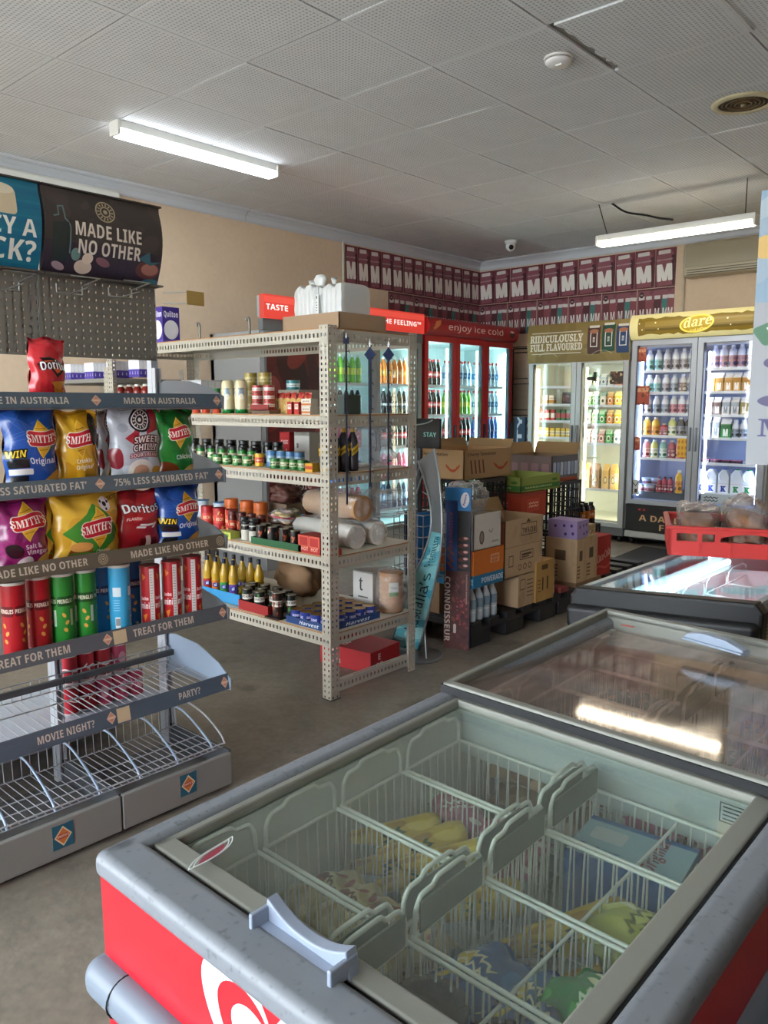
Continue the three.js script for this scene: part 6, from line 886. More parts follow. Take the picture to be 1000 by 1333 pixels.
  { let s = null; const cw = cell(64, 64, (c, w, h) => { fill(c, w, h, '#c8c6c0'); c.fillStyle = '#8a8880'; c.fillRect(0, 20, w, 14); }); for (let k = 0; k < 2; k++) for (let i = 0; i < 2; i++) { const pos = [PXF - .06 - i * .068, PT + k * .116, pz(727)]; if (!s) place(s = mkCan(cw, .032, .115), 'drink_can', 'silver drink can on the pallet behind the handled carton', 'can', pos, 0, 'silver cans on the pallet'); else copy(s, pos, i); } solo('red_low_tray', span(-.15, .0, 0, .03, -.05, .05), M(0x8a3a3a, .6), 'low dull red tray at the pallet edge beside the silver cans', 'tray', [PXF, PT, pz(737)]); }
  const h1 = face((c, w, h) => { c.strokeStyle = '#4a3a28'; c.fillStyle = '#5a4a34'; c.fillRect(w * .3, h * .28, w * .34, h * .22); c.strokeRect(w * .3, h * .28, w * .34, h * .22); c.fillStyle = '#6a543a'; for (let i = 0; i < 4; i++) c.fillRect(w * .1, h * (.62 + i * .08), w * .3, 4); });
  stackBox(751, 761, PT + .03, PT + .325, .24, { px: h1, pz: h1, edge: E }, 'brown_carton', 'brown carton with a dark printed panel beneath the lilac box', { zN: -4.81, zF: -4.93, xf: -2.565 }); solo('carton_board', span(-.3, 0, 0, .03, -.36, 0), M(0x8a6f52, .8), 'flat brown board under the two brown cartons', 'board', [-2.56, PT, -4.8]);
  stackBox(761, 777, PT + .03, PT + .335, .24, { px: h1, pz: E, edge: solid('#b09270') }, 'brown_carton', 'slim brown carton between the lilac box carton and the red cola box', { zN: -4.935, zF: -5.1, xf: -2.565 });
  const ck_ = face((c, w, h) => { fill(c, w, h, '#b02a22'); c.save(); c.translate(w * .5, h * .5); c.rotate(-.12); txt(c, 'Coca-Cola', 0, 0, 34, '#e6bcae', { font: 'serif', style: 'italic bold' }); c.restore(); c.strokeStyle = '#c8564a'; c.lineWidth = 6; c.beginPath(); c.moveTo(0, h * .8); c.bezierCurveTo(w * .3, h * .6, w * .6, h, w, h * .7); c.stroke(); });
  stackBox(778, 796, PT, PT + .29, .26, { px: ck_, pz: ck_, edge: solid('#a82820') }, 'red_cola_carton', 'red cola carton at the far end of the stacked cartons', { noTape: true, zN: -5.2, zF: -5.42, xf: PXF - .06 });
  const pu = face((c, w, h) => { fill(c, w, h, '#a894c4'); for (const [x, y] of [[.25, .35], [.55, .3], [.8, .28], [.6, .75], [.85, .7]]) { ell(c, w * x, h * y, 9, 11, '#4a3478'); } });
  stackBox(722, 740, PT + .326, PT + .45, .22, { px: pu, pz: pu, py: solid('#b09ccc'), edge: solid('#a894c4') }, 'lilac_carton', 'lilac carton with purple spots on the brown carton', { noTape: true, zN: -4.82, zF: -4.98, xf: -2.575 });
  const yl = face((c, w, h) => { fill(c, w, h, '#b8a67c'); spots(c, w, h, 14, ['#d0b040', '#e0d8c0', '#8a7a5a'], 8, 20); });
  stackBox(760, 780, PT + .336, PT + .4, .14, { px: yl, pz: yl, edge: solid('#b8a67c') }, 'small_snack_carton', 'small yellow patterned carton on the slim brown carton', { noTape: true, zN: -4.99, zF: -5.13, xf: -2.6 });
  // rear column
  const crate = (name, label, pos, w, h, d, turn = 0) => {
    const o = thing(name, label, 'crate', pos, turn), m = M(0x1b1b1d, .5), g = (list, nm) => part(o, nm, mergeAll(list), m);
    g([span(-w / 2, w / 2, 0, .012, -d / 2, d / 2)], 'base');
    const side = (len, rot, x, z) => { const q = []; q.push(box(len, .025, .012, 0, h - .0125, 0), box(len, .02, .012, 0, .01, 0)); const n = Math.round(len / .035); for (let i = 0; i <= n; i++) q.push(box(.01, h, .008, -len / 2 + i * len / n, h / 2, 0)); for (let k = 1; k < 5; k++) q.push(box(len, .01, .008, 0, k * h / 5, 0)); const s = part(o, 'lattice_side', mergeAll(q).rotateY(rot), m); s.position.set(x, 0, z); };
    side(w, 0, 0, d / 2 - .006); side(w, 0, 0, -d / 2 + .006); side(d, PI / 2, w / 2 - .006, 0); side(d, PI / 2, -w / 2 + .006, 0); return o;
  };
  crate('black_crate', 'black lattice crate at the bottom of the stack behind the tall carton', [-3.08, PT, -4.22], .38, .25, .42); crate('black_crate', 'black lattice crate in the middle of the stack behind the tall carton', [-3.08, PT + .256, -4.22], .38, .25, .42); crate('black_crate', 'black lattice crate under the open brown tomato box', [-3.08, PT + .512, -4.22], .38, .25, .42);
  const tom = face((c, w, h) => { fill(c, w, h, '#b8956a'); txt(c, 'Cherry Tomatoes', w * .36, h * .16, 18, '#3a2a1a', { style: 'italic bold' }); for (let i = 0; i < 4; i++) { c.strokeStyle = '#6a2e1c'; c.lineWidth = 7; c.beginPath(); c.moveTo(w * (.14 + i * .08), h * .35); c.lineTo(w * (.17 + i * .08), h * .8); c.stroke(); } c.strokeStyle = '#b04a20'; c.lineWidth = 8; c.beginPath(); c.arc(w * .76, h * .5, 26, .2, 2.9); c.stroke(); c.beginPath(); c.arc(w * .76, h * .36, 40, .4, 2.7); c.stroke(); }, 256, 128);
  stackBox(0, 0, PT + .764, PT + .95, .36, { px: tom, pz: tom, edge: solid('#b8956a') }, 'tomato_carton', 'open brown tomato carton on top of the black crates', { open: [['z', -1, 1.1], ['x', -1, -1.2]], zN: -3.97, zF: -4.5, xf: -2.9, flap: .06 });
  const jug2 = cell(64, 96, (c, w, h) => { fill(c, w, h, '#c8d0d2'); c.fillStyle = '#5a8aa8'; c.fillRect(0, h * .45, w, h * .3); });
  place(mkBottle('milk', jug2, .045, .2, 0xa82a2a), 'water_jug', 'clear bottle with a red cap standing behind the tomato carton', 'bottle', [-3.33, PT + .764, -4.3], 0);
  stackBox(0, 0, PT, PT + .47, .36, { px: E, pz: E, edge: E }, 'brown_carton', 'tall plain brown carton under the red carton', { zN: -4.5, zF: -4.78, xf: -2.84 });
  const rd = face((c, w, h) => { fill(c, w, h, '#b23e24'); c.fillStyle = '#9a3a24'; c.fillRect(0, 0, w, h * .12); rrect(c, w * .24, h * .25, w * .5, h * .5, 6, '#c84a34'); squig(c, w * .5, h * .42, 70, '#f0c8a8', 2); });
  stackBox(0, 0, PT + .471, PT + .645, .34, { px: rd, pz: rd, edge: solid('#b23e24') }, 'red_carton', 'red carton beneath the green fruit tray', { noTape: true, zN: -4.5, zF: -4.82, xf: -2.82 });
  { const gr = face((c, w, h) => { fill(c, w, h, '#8fa04a'); c.fillStyle = '#3f7a34'; c.fillRect(0, h * .55, w, h * .3); txt(c, 'MANDARINS', w * .45, h * .7, 22, '#c8d88a'); ell(c, w * .85, h * .35, 14, 12, '#4a7a2c'); }), o = stackBox(0, 0, PT + .646, PT + .75, .36, { px: gr, pz: gr, edge: solid('#9aa85a') }, 'green_fruit_tray', 'open green and yellow fruit tray on the red carton', { open: [], zN: -4.51, zF: -5.02, xf: -2.83, cat: 'tray' }); }
  // black crates at the far end with drinks on top
  crate('black_crate', 'black lattice crate on the floor pallet at the far end of the stack', [-3.12, PT, -5.28], .4, .3, .44); crate('black_crate', 'black lattice crate under the box of bottles at the far end', [-3.12, PT + .306, -5.28], .4, .36, .44);
  const bt = face((c, w, h) => { fill(c, w, h, '#6a6870'); for (let i = 0; i < 7; i++) { rrect(c, 10 + i * 26, h * .25, 20, h * .5, 5, i % 2 ? '#9ab0d0' : '#c8d4e8'); } c.fillStyle = '#b0522a'; c.fillRect(0, h * .84, w, h * .16); }), bt2 = face((c, w, h) => { fill(c, w, h, '#7a6a68'); for (let i = 0; i < 4; i++) rrect(c, 16 + i * 44, h * .3, 30, h * .5, 6, '#9a7a80'); });
  stackBox(0, 0, PT + .668, PT + .86, .38, { px: bt, pz: bt2, edge: solid('#8a7458') }, 'bottle_carton', 'open carton of bottles on the far black crates', { open: [['x', -1, -1.15], ['z', -1, 1.2]], zN: -5.08, zF: -5.46, xf: -2.93, flap: .09 });
  const oj = cell(64, 96, (c, w, h) => { fill(c, w, h, '#2a1a18'); c.fillStyle = '#c87a34'; c.fillRect(0, h * .3, w, h * .4); txt(c, 'tea', w * .5, h * .5, 22, '#f0e0c8'); });
  { let s = null; const tp = pZ(752, 681, -5.75); crate('black_crate', 'small black lattice crate under the orange labelled bottles', [tp.x, PT, -5.75], .26, tp.y - PT - .001, .26); for (let i = 0; i < 2; i++) for (let j = 0; j < 3; j++) { const pos = [tp.x + .07 - i * .075, tp.y, -5.67 - j * .08]; if (!s) place(s = mkBottle('juice', oj, .034, .17, 0x1a1a1a), 'tea_bottle', 'dark bottle with an orange label on the dark riser', 'bottle', pos, 0, 'orange labelled bottles'); else copy(s, pos, j); } }
  solo('plastic_bag', lumps(.2, .16, .2, 21), filmM, 'clear plastic bag heap behind the ice cream standee', 'bag', [-2.72, PT + .621, -3.75]);
  { const tr = solo('bag_support_box', span(-.2, 0, 0, .6, -.2, .0), M(0x9c7f5e, .8), 'brown carton behind the white fruit carton', 'carton', [-2.84, PT, -3.66]); tr.scale.x = .9; }
}
// ---------------------------------------------------------------- ice cream standee
{
  const a = pY(577, 842, 0), b = pY(612, 846, 0), w = b.x - a.x, z = (a.z + b.z) / 2, top = pZ(600, 635, z).y;
  const cc = cell(160, 760, (c, W, H2) => {
    fill(c, W, H2, '#1c78b8'); c.fillStyle = '#17407e'; c.fillRect(0, 60, W * .5, H2 * .46); c.fillStyle = '#1a1214'; c.fillRect(W * .5, H2 * .14, W * .5, H2 * .37);
    ell(c, W * .77, 56, 26, 36, '#e8e0e0', .2); txt(c, 'Peters', W * .77, 56, 18, '#2a3a8a', { rot: -1.3 });
    txt(c, 'DRUMSTICK', W * .26, H2 * .26, 30, '#a03a54', { rot: -PI / 2 }); for (let i = 0; i < 6; i++) ell(c, W * .2 + (i % 2) * 14, H2 * (.38 + i * .022), 16, 8, '#7a3a34', .5);
    for (let i = 0; i < 5; i++) { ell(c, W * .74, H2 * (.31 + i * .042), 34, 11, '#5a2420', -.1); ell(c, W * .82, H2 * (.306 + i * .042), 14, 6, '#d8a8a0'); }
    c.fillStyle = '#572b2a'; c.fillRect(0, H2 * .51, W, H2 * .5); spots(c, W, 10, 0, ['#000'], 1, 2); for (let i = 0; i < 60; i++) { const x = rr(20, W), y = rr(H2 * .53, H2 * .99); ell(c, x, y, rr(4, 18), rr(3, 12), ['#6a3634', '#43201f', '#80443c', '#5c2c2c'][i % 4], rr(0, 3)); }
    for (let i = 0; i < 46; i++) ell(c, W * .7 + rr(-34, 34), H2 * .76 + rr(-64, 64), rr(4, 10), rr(3, 7), ['#8e3440', '#6a222c', '#a8525a'][i % 3], rr(0, 3)); rrect(c, W * .38, H2 * .84, 18, 46, 8, '#d8c8c0');
    txt(c, 'CONNOISSEUR', W * .13, H2 * .75, 48, '#d8c8b8', { rot: PI / 2, sx: .92 }); txt(c, 'CHOCOLATE BROWNIE', W * .88, H2 * .62, 13, '#c8a898', { rot: PI / 2 });
  });
  const o = thing('ice_cream_standee', 'tall narrow blue and brown ice cream display standee against the pallet', 'standee', [(a.x + b.x) / 2, 0, z], .35);
  part(o, 'printed_panel', boxFaces(w, top, .02, [solid('#17407e'), solid('#17407e'), solid('#1c78b8'), solid('#3f1f1f'), cc, solid('#9a8468')]).translate(0, top / 2, 0), A(cc, .4)); part(o, 'support_strut', span(-.02, .02, 0, .5, -.06, -.01), M(0x9a8468, .8));
}
// ---------------------------------------------------------------- curved wire display stand
{
  const z0 = -3.3, o = thing('wire_display_stand', 'wire display stand with a curved aqua and grey blade sign', 'display stand', [0, 0, 0]);
  const Lf = [[545, 600], [558, 630], [567, 661], [568, 690], [560, 720], [551, 738], [532, 781], [519, 815], [508, 852]], Rt = [[566, 584], [575, 620], [581, 663], [583, 694], [582, 714], [579, 732], [565, 790], [556, 818], [546, 846]];
  const P = (q) => { const v = pZ(q[0], q[1], z0); v.y = Math.max(.012, v.y); return v; };
  const strip = (i0, i1, c) => { const pos = [], uv = [], idx = [], T = .008; for (let i = i0; i <= i1; i++) { const a = P(Lf[i]), b = P(Rt[i]), t = (i - i0) / (i1 - i0), curl = .05 * Math.sin(i / 8 * PI); for (const dz of [0, -T]) { pos.push(a.x, a.y, a.z + dz + curl, b.x, b.y, b.z + dz + curl); uv.push(c ? c.u0 + (c.u1 - c.u0) * (1 - t) : 0, c ? c.v1 : 0, c ? c.u0 + (c.u1 - c.u0) * (1 - t) : 0, c ? c.v0 : 1); } }
    const n = i1 - i0; for (let i = 0; i < n; i++) { const a = i * 4, b = a + 4; idx.push(a, b + 1, a + 1, a, b, b + 1); idx.push(a + 2, a + 3, b + 3, a + 2, b + 3, b + 2); idx.push(a, a + 2, b + 2, a, b + 2, b); idx.push(a + 1, b + 3, a + 3, a + 1, b + 1, b + 3); }
    const g = new THREE.BufferGeometry(); g.setAttribute('position', new THREE.Float32BufferAttribute(pos, 3)); g.setAttribute('uv', new THREE.Float32BufferAttribute(uv, 2)); g.setIndex(idx); const q = g.toNonIndexed(); q.computeVertexNormals(); return q; };
  const ac = cell(640, 96, (c, w, h) => { fill(c, w, h, '#7cc4cc'); spots(c, w, h, 40, ['#8ed2d6', '#62b4c2', '#a2dcdc', '#4aa4ba'], 10, 50); txt(c, 'Australia\u2019s Premium', w * .56, h * .5, 56, '#12303e', { style: '' }); });
  part(o, 'blade', strip(0, 3), M(0x8e9294, .35, .5), 'grey metal upper blade'); part(o, 'aqua_panel', strip(3, 8, ac), A(ac, .4), 'aqua panel lettered Australia\u2019s Premium');
  const edge = (arr) => path(arr.map(P).map((v, i) => v.clone().add(V(0, 0, .05 * Math.sin(i / 8 * PI) + .004))), .006, 40, 6); part(o, 'edge_tube', edge(Lf), M(0xa8acae, .3, .7)); part(o, 'edge_tube', edge(Rt), M(0xa8acae, .3, .7));
  const bp = pY(546, 856, 0); part(o, 'base_disc', lathe([[0, 0], [.15, 0], [.152, .006], [.14, .012], [0, .016]], 36).translate(-2.72, 0, z0 + .0), M(0x85888a, .3, .6));
  const px_ = -2.85, g = []; for (let k = 0; k < 7; k++) { const y = .42 + k * .06; g.push(bars([V(px_ - .05, y, z0 - .02), V(-2.69, y, z0 - .02), V(-2.69, y, z0 - .22), V(px_ - .05, y, z0 - .22), V(px_ - .05, y, z0 - .02)], .0035)); } for (let i = 0; i < 6; i++) { const x = px_ - .05 + i * .042; g.push(wire(V(x, .42, z0 - .02), V(x, .78, z0 - .02), .003), wire(V(x, .42, z0 - .22), V(x, .78, z0 - .22), .003)); }
  part(o, 'wire_basket', mergeAll(g), M(0xa9abaa, .35, .7)); part(o, 'pole', wire(V(-2.78, .01, z0 - .1), V(-2.78, 1.2, z0 - .1), .014, 10), M(0x3a3c3e, .4, .6)); part(o, 'leg', path([V(-2.62, .012, z0 + .03), V(-2.66, .16, z0), V(-2.74, .3, z0 - .05), V(-2.78, .42, z0 - .1)], .007, 14), M(0x8a8e90, .3, .7));
  part(o, 'bracing_wire', mergeAll([bars([P([540, 625]), P([548, 600])], .004), bars([P([536, 660]), P([552, 612]), P([574, 640])], .004), bars([P([556, 610]), P([572, 675])], .004), bars([P([550, 640]), P([576, 655])], .004)]), M(0xa9abaa, .35, .7));
  const stay = cell(256, 200, (c, w, h) => { fill(c, w, h, '#0e1416'); c.strokeStyle = '#8aa0a4'; c.lineWidth = 8; c.beginPath(); c.moveTo(0, 90); c.bezierCurveTo(60, 20, 120, 60, 200, 10); c.stroke(); ell(c, 40, 40, 30, 20, '#5a6a72'); txt(c, 'STAY', w * .7, h * .54, 42, '#8ed8cc'); });
  const s0 = pZ(533, 582, z0 - .1), s1 = pZ(577, 545, z0 - .1); part(o, 'top_sign', plate(s1.x - s0.x, s1.y - s0.y, .012, stay, solid('#101416')).translate((s0.x + s1.x) / 2, (s0.y + s1.y) / 2, z0 - .08), A(stay, .35), 'black sign lettered STAY');
  const bl = solid('#2a7ac0'); for (let i = 0; i < 3; i++) solo('magazine', boxFaces(.012, .36, .14, Array(6).fill([bl, solid('#2c2c30'), solid('#1c4a86')][i])).translate(0, .18, 0), A(bl, .4), ['bright blue', 'black', 'dark blue'][i] + ' magazine standing in the wire display stand', 'magazine', [-2.76 - i * .045, .426, z0 - .12], .05);
}
// ================================================================ near ice cream freezer
const F1n = V(.018, 1, .022).normalize(), F1x = V(1, -.018, 0), F1z = new THREE.Vector3();
F1x.addScaledVector(F1n, -F1x.dot(F1n)).normalize(); F1z.crossVectors(F1x, F1n).normalize();
const F1m = new THREE.Matrix4().makeBasis(F1x, F1n, F1z), F1q = new THREE.Quaternion().setFromRotationMatrix(F1m), F1p = V(-.918, .81, -.468);
const f1 = (x, y, z) => V(x, y, z).applyQuaternion(F1q).add(F1p);
function f1px(px, py, yl) { const d = ray(px, py), p0 = f1(0, yl, 0), s = p0.clone().sub(EYE).dot(F1n) / d.dot(F1n); return EYE.clone().addScaledVector(d, s).sub(F1p).applyQuaternion(F1q.clone().invert()); }
function paneNormal(pts, c) {                                        // tilt of a loosely seated pane centred at local c, from where it mirrors the tubes
  let n = F1n.clone(); const o = f1(c.x, c.y, c.z);
  for (let k = 0; k < 12; k++) { const m = V(0, 0, 0); for (const [px, py, lamp] of pts) { const d = ray(px, py).normalize(), s = o.clone().sub(EYE).dot(n) / d.dot(n), w = EYE.clone().addScaledVector(d, s); m.add(lamp.clone().sub(w).normalize().sub(d).normalize()); } n = m.normalize(); }
  return n;
}
{
  const W = .665, D1 = 1.43, o = thing('ice_cream_freezer', 'red ice cream chest freezer with sliding glass lids and a white heart logo', 'freezer', F1p); o.quaternion.copy(F1q);
  const grime = dataTex(256, (u, v) => { const k = .95 + .1 * (fbm(u, v, 10, 4, 91) - .5) - Math.max(0, fbm(u, v, 60, 3, 12) - .66) * .9; return [.5 * k, .52 * k, .55 * k]; }, true, 2.5);
  const rimM = M(0xffffff, .45, 0, { map: grime }), frameM = M(0x83847c, .5), red = M(0xbc1426, .38), seal = M(0x15161a, .6);
  const RB = -.034;
  part(o, 'cabinet', mergeAll([span(.003, W - .003, -.79, RB, -.04, -.003), span(.003, .04, -.79, RB, -D1 + .003, -.04), span(W - .04, W - .003, -.79, RB, -D1 + .003, -.04), span(.04, W - .04, -.79, RB, -D1 + .003, -D1 + .04), span(.04, W - .04, -.79, -.72, -D1 + .04, -.04)]), red, 'red painted cabinet');
  part(o, 'liner', mergeAll([span(.033, .046, -.56, -.024, -D1 + .05, -.05), span(W - .046, W - .036, -.56, -.024, -D1 + .05, -.05), span(.04, W - .04, -.56, -.03, -.052, -.046), span(.04, W - .04, -.56, -.03, -D1 + .046, -D1 + .052), span(.04, W - .04, -.566, -.56, -D1 + .05, -.05)]), M(0xd0d4d0, .5));
  part(o, 'rim', uvMetres(mergeAll([rbox(W + .008, .036, .062, .014, W / 2, -.018, -.027, 4), rbox(W + .008, .036, .04, .014, W / 2, -.018, -D1 + .02, 4), rbox(.04, .036, D1, .014, .016, -.018, -D1 / 2, 4), rbox(.05, .036, D1, .014, W - .021, -.018, -D1 / 2, 4)])), rimM, 'scuffed grey plastic rim');
  // bumper roll
  part(o, 'bumper', mergeAll([rbox(W + .03, .055, .05, .024, W / 2, -.175, .002, 4), rbox(.05, .055, D1, .024, .01, -.175, -D1 / 2 + .02, 4), rbox(.05, .055, D1, .024, W - .01, -.175, -D1 / 2 + .02, 4)]), M(0x747f8d, .45), 'grey plastic bumper roll');
  for (const x of [.06, W - .06]) part(o, 'bumper_joint', new THREE.TorusGeometry(.0275, .0012, 5, 20).rotateY(PI / 2).translate(x, -.175, .002), seal);
  // white heart logo on the front
  const heart = (k) => { const s = new THREE.Shape(); s.moveTo(0, -.1 * k); s.bezierCurveTo(-.06 * k, -.05 * k, -.12 * k, -.0 * k, -.12 * k, .05 * k); s.bezierCurveTo(-.12 * k, .1 * k, -.03 * k, .12 * k, 0, .045 * k); s.bezierCurveTo(.03 * k, .12 * k, .12 * k, .1 * k, .12 * k, .05 * k); s.bezierCurveTo(.12 * k, 0, .06 * k, -.05 * k, 0, -.1 * k); return s; };
  const ring = (k, q) => { const s = heart(k); s.holes.push(new THREE.Path(heart(q).getPoints(16).reverse())); return new THREE.ExtrudeGeometry(s, { depth: .001, bevelEnabled: false, curveSegments: 16 }); };
  const hp = (() => { const d0 = ray(310, 1310), s = f1(0, 0, -.003).sub(EYE).dot(F1z) / d0.dot(F1z); return EYE.clone().addScaledVector(d0, s).sub(F1p).applyQuaternion(F1q.clone().invert()); })();
  for (const [a, b] of [[1.0, .76], [.56, .36]]) part(o, 'heart_logo', ring(a, b).translate(hp.x + .055, hp.y - .045, -.0035), M(0xe9e6ea, .4), 'white heart line');
  part(o, 'heart_logo', ring(.9, .84).rotateY(PI / 2).translate(W - .0035, -.34, -.5), M(0xc9a8a8, .4), 'thin pale heart line'); 
  // baskets are separate things; middle cross panel
  part(o, 'cross_panel', span(.045, W - .046, -.115, -.02, -.738, -.728), M(0xc2c6c8, .45)); const wl = cell(128, 64, (c, w, h) => { fill(c, w, h, '#c6c9ca'); c.strokeStyle = '#2a2a2a'; c.lineWidth = 3; c.strokeRect(6, 6, w - 12, h - 12); for (let i = 0; i < 4; i++) { c.fillStyle = '#3a3a3a'; c.fillRect(14, 14 + i * 11, w * (.4 + .3 * hash2(i, 1, 7)), 4); } rrect(c, 92, 14, 24, 34, 3, '#3a3a3a'); }); part(o, 'warning_label', plate(.065, .036, .001, wl).translate(W - .1, -.052, -.7275), A(wl, .5), 'small printed warning label');
  // lids
  const dust = dataTex(512, (u, v) => { const a = fbm(u * .5, v, 6, 5, 41), b = fbm(u, v * .35, 24, 4, 17), k = .93 + .2 * (a - .5) + .2 * (b - .5); return [.97 * k, .92 * k, .89 * k]; }, true), dustR = dataTex(256, (u, v) => .05 + .2 * Math.max(0, fbm(u, v, 8, 4, 77) - .45), false);
  const dusty = M(0xffffff, 1, 0, { map: dust, roughnessMap: dustR, transmission: .94, thickness: 0, ior: 1.5 }), cleaner = M(0xf0f6f2, .03, 0, { transmission: .97, thickness: 0, ior: 1.5 });
  const lid = (z0, z1, y, x0, x1, name, fr, nrm, label) => {
    const fs = .014;
    const f = part(o, name, mergeAll([rbox(fs, .018, z0 - z1, .004, x0 + fs / 2, y, (z0 + z1) / 2), rbox(fr, .018, z0 - z1, .004, x1 - fr / 2, y, (z0 + z1) / 2), rbox(x1 - x0, .018, fr, .004, (x0 + x1) / 2, y, z0 - fr / 2), rbox(x1 - x0, .018, fr, .004, (x0 + x1) / 2, y, z1 + fr / 2)]), frameM, label);
    part(f, 'seal', mergeAll([span(x0 - .004, x0, y - .01, y + .004, z1, z0), span(x1, x1 + .004, y - .01, y + .004, z1, z0), span(x0, x1, y - .01, y + .004, z0, z0 + .004)]), seal);
    const pg = box(x1 - x0 - fr * .85 - fs * .85, .004, z0 - z1 - fr * 1.7), p = part(f, 'pane', pg, y > 0 ? dusty : cleaner, y > 0 ? 'dusty smeared glass pane' : undefined); p.position.set((x0 + fs * .85 + x1 - fr * .85) / 2, y - (y > 0 ? .014 : .004), (z0 + z1) / 2);
    if (y > 0) part(f, 'frame_skirt', mergeAll([span(x0 + .004, x0 + fs, y - .045, y, z1 + .004, z0 - .004), span(x1 - fr, x1 - .004, y - .03, y, z1 + .004, z0 - .004), span(x0 + .004, x1 - .004, y - .045, y, z1 + .004, z1 + fr)]), frameM);
    const nl = nrm.clone().applyQuaternion(F1q.clone().invert()); p.quaternion.setFromUnitVectors(V(0, 1, 0), nl); return f;
  };
  const n1 = F1n, n2 = paneNormal([[752, 917, V(-3.4, 2.69, -6.5)], [932, 975, V(-2.1, 2.69, -6.5)]], V(.32, -.004, -1.06));
  const low = lid(-.062, -.745, -.014, .034, W - .05, 'lower_lid', .03, n1, 'lower sliding glass lid'), up = lid(-.722, -1.408, .01, .004, W - .03, 'upper_lid', .02, n2, 'upper sliding glass lid');
  const handle = (pts, parent) => { const g = []; const sh = [[0, 0], [.16, 0], [.162, .022], [.15, .026], [.125, .016], [.08, .01], [.035, .016], [.012, .026], [-.002, .022]]; return sh; };
  { const a = f1px(331, 1203, .0), b = f1px(438, 1281, .0), len = a.distanceTo(b), ang = Math.atan2(-(b.z - a.z), b.x - a.x); const g = mergeAll([extr([[0, 0], [len, 0], ...Array.from({ length: 25 }, (_, i) => { const t = 1 - i / 24; return [t * (len - .008) + .004, .01 + .017 * Math.abs(2 * t - 1) ** 2.2]; })], .012, .002).translate(0, 0, -.03), rbox(len, .004, .045, .002, len / 2, .002, -.01), rbox(.006, .022, .04, .002, .003, .011, -.012), rbox(.006, .022, .04, .002, len - .003, .011, -.012)]); const m = part(low, 'handle', g, M(0x8f9aad, .4), 'blue grey plastic scoop handle'); m.position.set(a.x, -.005, a.z); m.rotation.y = ang; }
  { const a = f1px(897, 828, .02), b = f1px(975, 850, .02), len = a.distanceTo(b), ang = Math.atan2(-(b.z - a.z), b.x - a.x); const g = mergeAll([extr([[0, 0], [len, 0], [len - .004, .008], [len * .7, .02], [len * .3, .022], [.008, .012]], .02, .002), rbox(len, .005, .035, .002, len / 2, .003, .012)]); const m = part(up, 'handle', g, M(0x8f9cae, .4), 'blue grey plastic handle'); m.position.set(a.x, .018, a.z); m.rotation.y = ang; }
  { // red lips-shaped sticker with white outlines on the lower pane
    const s = f1px(276, 1124, -.006), lip = (k) => { const q = new THREE.Shape(); q.moveTo(-.04 * k, -.008); q.bezierCurveTo(-.02 * k, .012 * k, .01 * k, .008 * k, .042 * k, .014 * k); q.bezierCurveTo(.034 * k, -.004 * k, .004 * k, -.012 * k, -.04 * k, -.008); return q; }, loop = (k) => bars([...lip(k).getPoints(10).map((p) => V(p.x, .001, -p.y))], .0009, 4);
    const st = part(low, 'sticker', new THREE.ExtrudeGeometry(lip(.62), { depth: .0008, bevelEnabled: false }).rotateX(-PI / 2), M(0x8a2038, .4), 'red sticker with white outlines'); const sa = f1px(245, 1142, -.006), sb = f1px(308, 1110, -.006), sr = Math.atan2(-(sb.z - sa.z), sb.x - sa.x); st.position.set(s.x, .006, s.z); st.rotation.y = sr;
    const so = part(low, 'sticker_outline', mergeAll([loop(.8), loop(.98)]), M(0xe4e8e8, .4)); so.position.copy(st.position); so.rotation.y = sr;
    const r = f1px(817, 819, .012), m2 = part(up, 'sticker', plate(.03, .012, .0008, solid('#a8403c')).rotateX(-PI / 2), A(solid('#a8403c'), .4), 'small red sticker'); m2.position.set(r.x, .02, r.z); }
  for (const x of [.09, W - .09]) for (const z of [-.12, -D1 + .12]) { const wpos = f1(x, -.79, z), leg = wpos.y; part(o, 'castor', mergeAll([cyl(.03, .03, .03, 0, -leg + .02, 0, 14), cyl(.012, .012, Math.max(.01, leg), 0, -leg / 2, 0, 8)]), PAL.black).position.set(x, -.79, z); }
}
